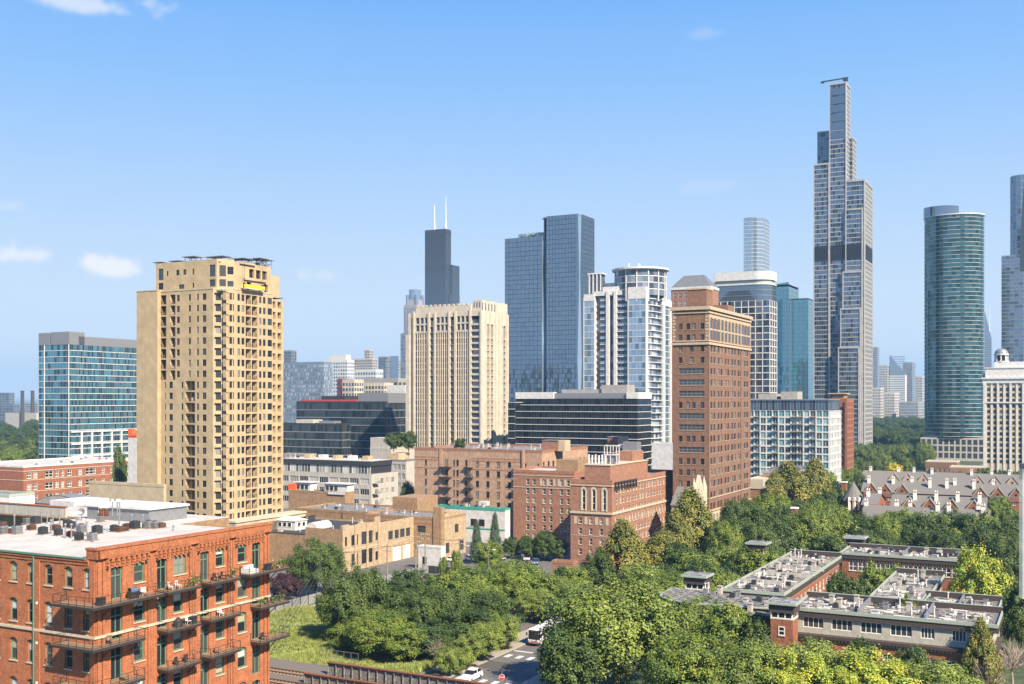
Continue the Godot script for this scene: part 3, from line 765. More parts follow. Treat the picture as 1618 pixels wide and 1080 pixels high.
# ---------------------------------------------------------------- towers of the middle distance
func mid_towers() -> void:
	# cream ribbed tower
	var b := bd("cream_ribbed_tower", "cream precast apartment tower with close vertical ribs and a stepped crown", 645, 757, 804, 515.0)
	var S := b.S(); var E := b.E(); var H := 89.5; var fh := 3.0; var nf := 24
	var zs := func(z: float) -> float: return b.us(620 + z / 2.77)
	var zee := func(z: float) -> float: return b.ue(620 + z / 2.77)
	var w := b.mb("wall", M.cream); var rib := b.mb("ribs", M.cream, "stuff"); var g := b.mb("window_panes", M.pane, "stuff"); var sp := b.mb("spandrels", M.cream, "stuff"); var bal := b.mb("balcony_slabs", M.cream, "stuff")
	var hS := []
	for q in [[100, 158], [190, 246], [280, 338]]: hS.append(Rect2(zs.call(float(q[0])), 3, zs.call(float(q[1])) - zs.call(float(q[0])), 75))
	for q in [[165, 184], [253, 272], [345, 384], [82, 94]]: hS.append(Rect2(zs.call(float(q[0])), 3, zs.call(float(q[1])) - zs.call(float(q[0])), 82.5))
	var top_rects := []
	for q in [[103, 118], [123, 137], [142, 157], [193, 207], [212, 225], [230, 244], [283, 296], [301, 315], [320, 336]]:
		for y in [79.0, 82.7]: top_rects.append(Rect2(zs.call(float(q[0])), y, zs.call(float(q[1])) - zs.call(float(q[0])), 2.9))
	var hE := []
	for q in [[414, 424], [430, 442], [486, 496]]: hE.append(Rect2(zee.call(float(q[0])), 3, zee.call(float(q[1])) - zee.call(float(q[0])), 79))
	facade(w, S, 0, b.w, 0, H - 1.5, hS + top_rects, 1.4); facade(w, E, 0, b.l, 0, H - 1.5, hE, 1.2)
	facade(w, b.N(), 0, b.w, 0, H - 1.5, [], 0); facade(w, b.We(), 0, b.l, 0, H - 1.5, [], 0)
	for r in top_rects: g.col = Color(0.05, 0.06, 0.08); g.rect(S, r.position.x, r.position.y, r.end.x, r.end.y, -0.5)
	for k in 7:
		var r: Rect2 = hS[k]; var nar := k < 3
		for f in 27:
			var y := 3 + f * fh
			if y + 1 > r.end.y: break
			if nar:
				for j in 6:
					g.col = DARKS[rng.randi() % 5]; g.rect(S, r.position.x + r.size.x * j / 6, y, r.position.x + r.size.x * (j + 1) / 6, minf(y + fh, r.end.y), -0.45)
				sp.box(S, r.position.x, y, -0.45, r.end.x, y + 0.6, -0.3)
			else:
				g.col = Color(0.10, 0.13, 0.17) if rng.randf() < 0.8 else Color(0.3, 0.3, 0.28); g.rect(S, r.position.x, y, r.end.x, y + fh, -1.2)
				bal.box(S, r.position.x, y, -1.2, r.end.x, y + 0.22, 0.05 if k < 6 else -0.4); bal.box(S, r.position.x, y + 0.22, 0.0, r.end.x, y + 0.95, 0.03) if k == 5 else null
		if nar:
			for j in 5: rib.box(S, r.position.x + r.size.x * (j + 1) / 6 - 0.17, 3, -0.45, r.position.x + r.size.x * (j + 1) / 6 + 0.17, 78 + (1.2 if j % 2 else 0.0), 0.12)
	for r: Rect2 in hE:
		for f in 25:
			var y := 3 + f * fh
			g.col = Color(0.12, 0.15, 0.19); g.rect(E, r.position.x, y, r.end.x, y + fh, -0.8); bal.box(E, r.position.x, y, -0.8, r.end.x, y + 0.3, 0.05)
	for q in [95, 160, 187, 249, 276, 341, 388]: # buttress piers up to the crown
		var x: float = zs.call(float(q)); rib.box(S, x - 0.5, 3, 0, x + 0.5, H - 1.5 + (1.0 if q in [95, 341] else 0.0), 0.5)
	for q in [410, 427, 450, 466, 480, 500]: rib.box(E, zee.call(float(q)) - 0.45, 3, 0, zee.call(float(q)) + 0.45, H - 1.2, 0.45)
	w.box(ID, -b.w + 3.5, H - 1.6, -b.l + 1.5, -5.5, H + 1.6, -1.5); w.box(ID, -5.2, H - 1.6, -b.l + 1, -0.3, H + 3.8, -3)
	for k in 12: w.box(ID, -b.w + 3.6 + k * 2.6, H + 1.6, -2.0, -b.w + 4.9 + k * 2.6, H + 2.4, -1.4)
	for k in 5: g.col = Color(0.1, 0.12, 0.15); g.box(ID, -0.29, H - 1.0, -4.4 - k * 3.1, -0.26, H + 2.6, -3.4 - k * 3.1)
	for k in 3: g.box(ID, -4.7 + k * 1.5, H + 0.2, -2.99, -4.0 + k * 1.5, H + 2.8, -2.96)
	b.mb("roof", M.concrete).box(ID, -b.w + 0.3, H - 2.2, -b.l + 0.3, -0.3, H - 1.6, -0.3)
	b.finish()
	# lower west shoulder
	var b2 := bd("cream_tower_annexe", "narrow cream annexe joined to the west side of the ribbed tower", 641, 647, 648.5, 518.0)
	shell(b2, "wall", M.cream, 0, 76); flat_roof(b2, 76, M.concrete, M.cream, 0.5); 
	b2.finish()
	brown_tower(); white_tower(); dark_office(); balcony_blocks()

func brown_tower() -> void:
	var b := bd("brown_brick_tower", "tall brown brick tower with terracotta cornice and arched limestone base", 1063, 1119, 1185.5, 320.0)
	var S := b.S(); var E := b.E(); var H := 72.2; var fh := 3.37
	var zs := func(z: float) -> float: return b.us(1040 + z / 2.77)
	var zee := func(z: float) -> float: return b.ue(1040 + z / 2.77)
	var st := style(M.dark_frame, [M.glass_grey, M.glass_dark, M.glass_blind, M.glass_mid], 1, 2, 0.09, M.terracotta)
	var wide := style(M.grey_metal, [M.glass_grey, M.glass_mid, M.glass_grey], 6, 2, 0.1, M.terracotta)
	var hS := []; var hE := []; var ws := []; var we := []
	var y0 := H - 6.0
	for f in 18:
		var y := y0 - fh * f
		if y < 12: break
		if f in [4, 5, 6, 8, 9, 11]:
			var r := Rect2(zs.call(90.0), y + 0.2, zs.call(201.0) - zs.call(90.0), 1.7); hS.append(r); ws.append([r, wide])
		else:
			for q in ([[90, 105], [123, 139], [148, 163], [185, 201]] if f not in [2, 3] else [[90, 105], [137, 154], [185, 201]]):
				var r := Rect2(zs.call(float(q[0])), y, zs.call(float(q[1])) - zs.call(float(q[0])), 1.85); hS.append(r); ws.append([r, st])
		if f > 1:
			var n := 12
			for j in n:
				var xa: float = zee.call(223.0); var xb: float = zee.call(397.0)
				var p := (xb - xa) / n
				var r := Rect2(xa + p * (j + (0.3 if j % 2 == 0 else 0.12)), y, p * 0.55, 1.9); hE.append(r); we.append(r)
	# arched loggia windows near the top of the east face, limestone base arches below
	shell(b, "wall", M.brown_brick, 12.0, H, hS, hE, 0.4)
	for q in ws: window(b.root, S, q[0], q[1], 0.25)
	var k := 0
	for r in we:
		if k < 168: window(b.root, E, r, st, 0.25)
		k += 1
	var hb := []
	for j in 7: hb.append(Rect2(1.5 + j * (b.l - 3) / 7 + 0.4, 1.0, (b.l - 3) / 7 - 1.3, 6.2))
	for j in 14: hb.append(Rect2(1.5 + j * (b.l - 3) / 14 + 0.5, 8.6, (b.l - 3) / 14 - 1.2, 2.0))
	shell(b, "limestone_base", M.lime, 0, 12.0, [Rect2(3, 1, 3, 5), Rect2(9, 1, 3, 5), Rect2(b.w - 6, 1, 3, 5)], hb, 0.6)
	var g := b.mb("base_glazing", M.pane, "stuff"); g.col = Color(0.04, 0.045, 0.05)
	for r: Rect2 in hb: g.rect(E, r.position.x, r.position.y, r.end.x, r.end.y, -0.5)
	for x in [3.0, 9.0, b.w - 6]: g.rect(S, x, 1, x + 3, 6, -0.5)
	for r: Rect2 in hb:
		if r.size.y > 3:
			var a := MB.new(); var n := 10
			for j in n:
				var t0 := float(j) / n; var t1 := float(j + 1) / n; var R := r.size.x / 2
				var ya := r.end.y - R + R * sqrt(maxf(0, 1 - pow(2 * t0 - 1, 2))); var yb := r.end.y - R + R * sqrt(maxf(0, 1 - pow(2 * t1 - 1, 2)))
				a.quad(E * Vector3(r.position.x + r.size.x * t0, ya, 0.01), E * Vector3(r.position.x + r.size.x * t1, yb, 0.01), E * Vector3(r.position.x + r.size.x * t1, r.end.y, 0.01), E * Vector3(r.position.x + r.size.x * t0, r.end.y, 0.01))
				a.quad(E * Vector3(r.position.x + r.size.x * t0, ya, -0.5), E * Vector3(r.position.x + r.size.x * t1, yb, -0.5), E * Vector3(r.position.x + r.size.x * t1, yb, 0.01), E * Vector3(r.position.x + r.size.x * t0, ya, 0.01))
			build(a, b.root, "arch", M.lime)
	var t := b.mb("terracotta_trim", M.terracotta, "stuff")
	var ring := func(y: float, h: float, o: float) -> void:
		var r := MB.new(); r.box(ID, -b.w - o, y, 0, o, y + h, o); r.box(ID, 0, y, -b.l - o, o, y + h, 0.0); r.box(ID, -b.w - o, y, -b.l, -b.w, y + h, 0); build(r, b.root, "cornice", M.terracotta)
	ring.call(11.7, 0.5, 0.3); ring.call(60.6 + 1.0, 0.7, 0.35); ring.call(62.6, 0.35, 0.2); ring.call(H - 0.2, 1.0, 0.7); ring.call(H - 1.2, 0.5, 0.3)
	ring.call(15.6, 0.3, 0.15)
	for q in [0.0, b.w - 0.9]:
		for j in 10: t.box(S, q, 62.9 + j * 0.95, 0, q + (0.9 if j % 2 else 0.6), 63.6 + j * 0.95, 0.1)
	# tall ornamental arcade on the east face between the two cornices
	for j in 13:
		var x := 0.6 + j * (b.l - 1.2) / 12.0
		var end := j < 3 or j > 9
		if j in [0, 3, 9, 12] or not end: t.box(E, x - 0.22, 63.0, 0, x + 0.22, 70.6, 0.28)
		if j < 12:
			var p := (b.l - 1.2) / 12.0
			g.col = Color(0.05, 0.05, 0.055); g.rect(E, x + 0.5, 63.4, x + p - 0.5, 69.2, 0.02)
			for s in 4: t.box(E, x + p * s / 4, 69.2 + 0.6 * sin(PI * (s + 0.5) / 4), 0, x + p * (s + 1) / 4, 70.6, 0.2)
			t.box(E, x + 0.4, 66.0, 0.02, x + p - 0.4, 66.5, 0.12)
	b.mb("roof", M.tar_roof).box(ID, -b.w + 0.4, H - 0.6, -b.l + 0.4, -0.4, H - 0.1, -0.4)
	b.mb("penthouse", M.brown_brick).box(ID, -7.5, H - 0.2, -9.0, -1.5, H + 6.2, -3.0)
	b.mb("rear_penthouse", M.brown_brick).box(ID, -9.5, H - 0.2, -34.0, -2.0, H + 3.4, -27.0)
	t.box(ID, -7.7, H + 6.2, -9.2, -1.3, H + 6.7, -2.8)
	b.mb("roof_plant", M.concrete).box(ID, -10.0, H - 0.2, -24, -5, H + 2.0, -19)
	# pier strips of a lighter tan on the east face
	var pr := b.mb("corner_pier", M.brown_brick)
	for x in [0.0, b.l * 0.745]: pr.box(E, x, 12, 0, x + 1.1, 61, 0.18)
	b.finish()
	# chapel against the tower's south side
	var c := bd("stone_chapel", "small limestone chapel with slate roof and pointed gable pinnacles below the brown tower", 1061, 1092, 1112, 305.0)
	shell(c, "wall", M.lime, 0, 15, [], [Rect2(5, 3, 2, 6), Rect2(10, 3, 2, 6)], 0.5)
	c.mb("lancet_windows", M.pane).col = Color(0.04, 0.04, 0.05)
	for x in [5.0, 10.0]: c.mbs.lancet_windows[0].rect(c.E(), x, 3, x + 2, 9, -0.45)
	var rf := c.mb("slate_roof", M.shingle)
	rf.quad(Vector3(-c.w - 0.3, 15, 0.4), Vector3(0.3, 15, 0.4), Vector3(0.3, 20, -c.l / 2), Vector3(-c.w - 0.3, 20, -c.l / 2)); rf.quad(Vector3(0.3, 15, -c.l - 0.4), Vector3(-c.w - 0.3, 15, -c.l - 0.4), Vector3(-c.w - 0.3, 20, -c.l / 2), Vector3(0.3, 20, -c.l / 2))
	var ga := c.mb("gable", M.lime)
	ga.box(ID, -0.1, 15, -c.l / 2 - 4.5, 0.8, 17, -c.l / 2 + 4.5); ga.tri(Vector3(0.8, 17, -c.l / 2 + 4.5), Vector3(0.8, 17, -c.l / 2 - 4.5), Vector3(0.8, 23.5, -c.l / 2)); ga.tri(Vector3(-0.1, 17, -c.l / 2 - 4.5), Vector3(-0.1, 17, -c.l / 2 + 4.5), Vector3(-0.1, 23.5, -c.l / 2))
	ga.quad(Vector3(0.8, 17, -c.l / 2 - 4.5), Vector3(-0.1, 17, -c.l / 2 - 4.5), Vector3(-0.1, 23.5, -c.l / 2), Vector3(0.8, 23.5, -c.l / 2)); ga.quad(Vector3(-0.1, 17, -c.l / 2 + 4.5), Vector3(0.8, 17, -c.l / 2 + 4.5), Vector3(0.8, 23.5, -c.l / 2), Vector3(-0.1, 23.5, -c.l / 2))
	c.finish()
	for z in [-c.l / 2 + 4.6, -c.l / 2 - 4.6]:
		var m := MB.new(); m.tube(Vector3(0.4, 14, z), Vector3(0.4, 19.5, z), 0.9, 0.9, 8); m.tube(Vector3(0.4, 19.5, z), Vector3(0.4, 23, z), 0.9, 0.03, 8); build(m, c.root, "pinnacle", M.lime)

func white_tower() -> void:
	var b := bd("white_glass_tower", "white and glass apartment tower with curved roof canopy and stacked balconies", 923, 1021, 1059, 540.0)
	var S := b.S(); var E := b.E(); var fh := 3.2
	var zs := func(z: float) -> float: return b.us(780 + z / 2.57)
	var zee := func(z: float) -> float: return b.ue(780 + z / 2.57)
	var hy1 := func(z: float) -> float: return hy(320 + z / 2.57, 560.0)
	var nf := 30; var H := 105.0
	var white := b.mb("white_frame", M.white_paint); var sl := b.mb("balcony_slabs", M.white_paint, "stuff"); var rl := b.mb("glass_railings", M.far_blue, "stuff"); var bk := b.mb("recess_glazing", M.pane, "stuff")
	var opt := {"glass": M.tower_blue, "pal": GLIM, "band": M.white_paint, "bh": 0.3, "bp": 0.1, "jit": 0.03, "mull": M.grey_metal, "mw": 0.1}
	opt.glass = M.tower_pale; opt.pal = BLUES + [Color(0.6, 0.66, 0.72), Color(0.75, 0.8, 0.85), Color(0.4, 0.45, 0.5)]
	# glass bays, proud
	for q in [[370, 409, 2.6], [552, 620, 3.4]]:
		var x0: float = zs.call(float(q[0])); var x1: float = zs.call(float(q[1]))
		var T := S * Transform3D(Basis.IDENTITY, Vector3(0, 0, q[2] - 2.0)); var hh: float = 99.0 + (1.5 if q[0] > 500 else -1.0)
		curtain(b, T, x0, x1, 0, fh, 30, 5 if q[0] > 500 else 3, opt)
		white.box(T, x0 - 0.2, 96.0, -6, x1 + 0.2, hh + 1.5, 0.25)
		white.box(T, x0 - 0.5, 0, -3, x0, hh, 0.2); white.box(T, x1, 0, -3, x1 + 0.5, hh, 0.2)
	# recessed middle with white piers and balconies
	var m0: float = zs.call(409.0); var m1: float = zs.call(552.0)
	for f in 31:
		var y := f * fh
		for j in 8:
			bk.col = [Color(0.10, 0.13, 0.18), Color(0.2, 0.24, 0.3), Color(0.05, 0.06, 0.08)][rng.randi() % 3]
			bk.rect(S, lerpf(m0, m1, j / 8.0), y, lerpf(m0, m1, (j + 1) / 8.0), y + fh, -2.0)
		for q in [[432, 458], [503, 550]]:
			var x0: float = zs.call(float(q[0])); var x1: float = zs.call(float(q[1]))
			sl.box(S, x0, y - 0.2, -2, x1, y + 0.12, 0.2); rl.box(S, x0, y + 0.12, 0.1, x1, y + 1.1, 0.14)
	for q in [[458, 470], [489, 501]]: white.box(S, zs.call(float(q[0])), 0, -2, zs.call(float(q[1])), 100.5, 0.8)
	white.box(S, zs.call(440.0), 99.0, -6, zs.call(556.0), 103.0, -0.6); white.box(S, m0, 98.5, -5, m1, 100.8, 0.3)
	# east side: curved balconies
	var arc := []
	for j in 13:
		var a := PI * j / 12.0
		arc.append(Vector2(b.l * 0.30 - cos(a) * b.l * 0.28, sin(a) * 3.4))
	for f in 31:
		var y := f * fh
		for j in 12:
			var p: Vector2 = arc[j]; var q: Vector2 = arc[j + 1]
			bk.col = [Color(0.10, 0.13, 0.18), Color(0.2, 0.24, 0.3), Color(0.05, 0.06, 0.08), Color(0.35, 0.38, 0.4)][rng.randi() % 4]
			bk.quad(E * Vector3(p.x, y, p.y * 0.6), E * Vector3(q.x, y, q.y * 0.6), E * Vector3(q.x, y + fh, q.y * 0.6), E * Vector3(p.x, y + fh, p.y * 0.6))
			sl.quad(E * Vector3(p.x, y, p.y), E * Vector3(q.x, y, q.y), E * Vector3(q.x, y + 0.35, q.y), E * Vector3(p.x, y + 0.35, p.y))
			sl.quad(E * Vector3(p.x, y + 0.35, p.y), E * Vector3(q.x, y + 0.35, q.y), E * Vector3(q.x, y + 0.35, 0), E * Vector3(p.x, y + 0.35, 0))
			sl.quad(E * Vector3(q.x, y, q.y), E * Vector3(p.x, y, p.y), E * Vector3(p.x, y, 0), E * Vector3(q.x, y, 0))
	curtain(b, E, b.l * 0.62, b.l, 0, fh, 30, 4, opt); curtain(b, E, 0, b.l * 0.62, 0, fh, 30, 5, opt)
	white.box(E, b.l * 0.66, 0, -2, b.l * 0.72, 97.5, 0.8); white.box(E, b.l - 1.2, 0, -2, b.l, 97.5, 0.8); white.box(E, b.l * 0.62, 94.5, -5, b.l, 98.0, 0.4)
	facade(white, b.N(), 0, b.w, 0, 96, [], 0); facade(white, b.We(), 0, b.l, 0, 96, [], 0)
	b.mb("roof", M.concrete).box(ID, -b.w + 0.5, 95.4, -b.l + 0.5, -0.5, 96.0, -2.5)
	# drum penthouse with a disc roof
	var dr := b.mb("penthouse_drum", M.pane, "stuff"); var ds := b.mb("canopy_roof", M.white_paint)
	var cx := -7.5; var cz := -11.5; var R := 13.0
	for j in 28:
		var a0 := TAU * j / 28; var a1 := TAU * (j + 1) / 28
		var p0 := Vector3(cx + cos(a0) * R, 0, cz - sin(a0) * R); var p1 := Vector3(cx + cos(a1) * R, 0, cz - sin(a1) * R)
		for f in 4:
			dr.col = [Color(0.12, 0.16, 0.22), Color(0.05, 0.06, 0.08), Color(0.2, 0.24, 0.3)][rng.randi() % 3]
			dr.quad(p0 + Vector3(0, 98 + f * 3.3, 0), p1 + Vector3(0, 98 + f * 3.3, 0), p1 + Vector3(0, 101.3 + f * 3.3, 0), p0 + Vector3(0, 101.3 + f * 3.3, 0))
			ds.quad(p0 * 1.0 + Vector3(0, 100.9 + f * 3.3, 0) + (p0 - Vector3(cx, 0, cz)) * 0.01, p1 + Vector3(0, 100.9 + f * 3.3, 0) + (p1 - Vector3(cx, 0, cz)) * 0.01, p1 + Vector3(0, 101.3 + f * 3.3, 0) + (p1 - Vector3(cx, 0, cz)) * 0.01, p0 + Vector3(0, 101.3 + f * 3.3, 0) + (p0 - Vector3(cx, 0, cz)) * 0.01)
		if j % 2 == 0: ds.box(Transform3D(Basis(Vector3.UP, a0), p0), -0.3, 95, -0.3, 0.3, 111.4, 0.3)
		var q0 := Vector3(cx + cos(a0) * R * 1.13, 0, cz - sin(a0) * R * 1.13); var q1 := Vector3(cx + cos(a1) * R * 1.13, 0, cz - sin(a1) * R * 1.13); var cc := Vector3(cx, 0, cz)
		ds.quad(q0 + Vector3(0, 111.2, 0), q1 + Vector3(0, 111.2, 0), q1 + Vector3(0, 112.1, 0), q0 + Vector3(0, 112.1, 0)); ds.tri(q0 + Vector3(0, 112.1, 0), q1 + Vector3(0, 112.1, 0), cc + Vector3(0, 112.6, 0)); ds.tri(q1 + Vector3(0, 111.2, 0), q0 + Vector3(0, 111.2, 0), cc + Vector3(0, 111.2, 0))
	white.box(ID, -26, 96, -14, -9, 105.5, -6); ds.box(ID, -33, 110, -9, -25, 110.7, -2); dr.col = Color(0.1, 0.12, 0.15); dr.box(ID, -32, 96, -8.5, -26, 110, -2.5)
	for x in [-32.3, -30.2, -28.1, -26.0]: ds.box(ID, x, 100, -2.4, x + 0.5, 110, -2.0)
	for q in [[-13, -9], [-9, -13]]: b.mb("roof_antennas", M.white_paint, "stuff").box(ID, q[0], 103, q[1], q[0] + 0.7, 115.5, q[1] + 0.7)
	b.finish()

func dark_office() -> void:
	var b := bd("dark_glass_office", "low black glass office block with thin white floor lines", 815, 1007, 1028.5, 480.0)
	var fh := 3.05; var H := 48.5
	var opt := {"glass": M.office_black, "pal": MIXED, "band": M.white_paint, "bh": 0.26, "bp": 0.35, "jit": 0.015, "mull": M.dark_metal, "mw": 0.1, "mp": 0.06}
	curtain(b, b.S(), 0, b.w, 0.0, fh, 15, 44, opt); curtain(b, b.E(), 0, b.l, 0.0, fh, 15, 9, opt)
	shell(b, "back_wall", M.dark_metal, 0, 0.1); facade(b.mb("back_wall", M.dark_metal), b.N(), 0, b.w, 0, 46, [], 0); facade(b.mb("back_wall", M.dark_metal), b.We(), 0, b.l, 0, 46, [], 0)
	var p := b.mb("parapet", M.white_paint)
	var a := b.us(875); var c := b.us(990)
	p.box(b.S(), 0, 45.7, -3, a, 48.8, 0.4); p.box(b.S(), c, 45.7, -1, b.w + 0.4, 48.6, 0.41); p.box(b.E(), 0, 45.7, -1, b.l, 48.6, 0.4)
	b.mb("roof_screen", M.grey_metal).box(b.S(), a, 45.8, -6, c, 48.3, -0.5)
	b.mb("roof", M.concrete).box(ID, -b.w + 0.2, 45.6, -b.l, -0.2, 45.9, -0.6)
	b.mb("penthouse", M.concrete).box(b.S(), b.us(945), 45.8, -14, b.us(985), 52.0, -4); b.mb("roof_house", M.concrete).box(b.S(), b.us(880), 45.8, -16, b.us(945), 50.0, -5)
	b.finish()
	var n := bd("dark_office_annexe", "narrow dark glass annexe at the west end of the black office block", 803, 814, 817, 500.0)
	curtain(n, n.S(), 0, n.w, 0, 3.4, 13, 4, opt); shell(n, "wall", M.dark_metal, 0, 0.1); n.mb("roof", M.concrete).box(ID, -n.w, 43.8, -12, 0, 44.2, 0.2)
	n.finish()

func balcony_blocks() -> void:
	var b := bd("white_grid_apartments", "white gridded apartment block with teal glass and a dark glazed top storey", 1180, 1311, 1319, 480.0)
	var H := 44.0; var fh := 3.3
	b.l = 26
	var hs := []; var cols := even(0.5, b.w - 0.5, 13, 0.82); var rows := []
	for f in 12: rows.append([H - 3.5 - fh * (f + 1) + 0.45, 2.6])
	hs = grid_rects(cols, rows)
	var he := grid_rects(even(0.5, b.l - 0.5, 7, 0.7), rows)
	shell(b, "wall", M.white_paint, 0, H - 3.6, hs, he, 1.0)
	var g := b.mb("window_panes", M.pane, "stuff"); var sl := b.mb("balcony_slabs", M.concrete, "stuff"); var rl := b.mb("balcony_rails", M.grey_metal, "stuff"); var fr := b.mb("window_frames", M.white_paint, "stuff")
	var pal := [Color(0.10, 0.24, 0.28), Color(0.16, 0.34, 0.38), Color(0.05, 0.10, 0.12), Color(0.06, 0.08, 0.09), Color(0.3, 0.42, 0.45), Color(0.08, 0.18, 0.2)]
	var k := 0
	for r: Rect2 in hs:
		var c := k % 13; k += 1
		g.col = pal[rng.randi() % 6]; g.rect(b.S(), r.position.x, r.position.y, r.end.x, r.end.y, -0.3 if not c in [1, 4, 7, 8, 10] else -1.0)
		fr.box(b.S(), r.position.x + r.size.x * 0.5 - 0.06, r.position.y, -0.3, r.position.x + r.size.x * 0.5 + 0.06, r.end.y, -0.24)
		if c in [1, 4, 7, 8, 10]:
			sl.box(b.S(), r.position.x - 0.3, r.position.y - 0.25, -1, r.end.x + 0.3, r.position.y - 0.02, 1.1); rail_box(rl, b.S(), r.position.x - 0.3, r.end.x + 0.3, r.position.y, 1.1, 1.0, 0.7)
	for r: Rect2 in he: g.col = pal[rng.randi() % 6]; g.rect(b.E(), r.position.x, r.position.y, r.end.x, r.end.y, -0.3)
	var opt := {"glass": M.tower_navy, "pal": MIXED, "band": M.dark_metal, "bh": 0.2, "jit": 0.02, "mull": M.grey_metal, "mw": 0.2}
	var S2 := b.S() * Transform3D(Basis.IDENTITY, Vector3(0, 0, -1.0))
	curtain(b, S2, 0, b.w - 1.0, H - 3.6, 4.6, 1, 26, opt); curtain(b, b.E() * Transform3D(Basis.IDENTITY, Vector3(0, 0, -1)), 1, b.l, H - 3.6, 4.6, 1, 10, opt)
	b.mb("roof", M.grey_metal).box(ID, -b.w, H + 1.0, -b.l, -0.4, H + 1.5, -0.3)
	b.mbs.roof[0].box(ID, -b.w, H - 3.75, -b.l, -0.02, H - 3.62, -0.02)
	b.mb("penthouse", M.concrete).box(ID, -b.w * 0.62, H + 1.5, -16, -b.w * 0.42, H + 5, -6); b.mb("roof_house", M.concrete).box(ID, -b.w * 0.9, H + 1.5, -18, -b.w * 0.68, H + 4, -6)
	b.finish()
	var r := bd("red_brick_balcony_block", "dark red brick apartment block with many small iron balconies beside the white grid block", 1303, 1338, 1349, 545.0)
	var R := 45.0
	var hs2 := []; rows = []
	for f in 13: rows.append([R - 3.1 * (f + 1), 2.0])
	hs2 = grid_rects(even(0.5, r.w - 0.5, 4, 0.5), rows); var he2 := grid_rects(even(0.5, r.l - 0.5, 6, 0.45), rows)
	shell(r, "wall", M.red_brick, 0, R, hs2, he2, 0.4)
	for q: Rect2 in hs2:
		small_window(r, r.S(), q, M.dark_frame, DARKS, 2, 1)
		r.mb("balcony_slabs", M.dark_trim, "stuff").box(r.S(), q.position.x - 0.3, q.position.y - 0.25, 0, q.end.x + 0.3, q.position.y - 0.05, 1.2); rail_box(r.mb("balcony_rails", M.black_iron, "stuff"), r.S(), q.position.x - 0.3, q.end.x + 0.3, q.position.y, 1.2, 1.0, 0.5)
	for q: Rect2 in he2: small_window(r, r.E(), q, M.dark_frame, DARKS, 1, 2)
	flat_roof(r, R, M.dark_roof, M.red_brick, 1.0)
	r.mb("penthouse", M.buff_brick).box(ID, -r.w * 0.7, R, -12, -2, R + 3.2, -3); r.mb("roof_canopy", M.terracotta).box(ID, -r.w * 0.9, R + 3.2, -14, -1, R + 3.7, -2)
	r.finish()
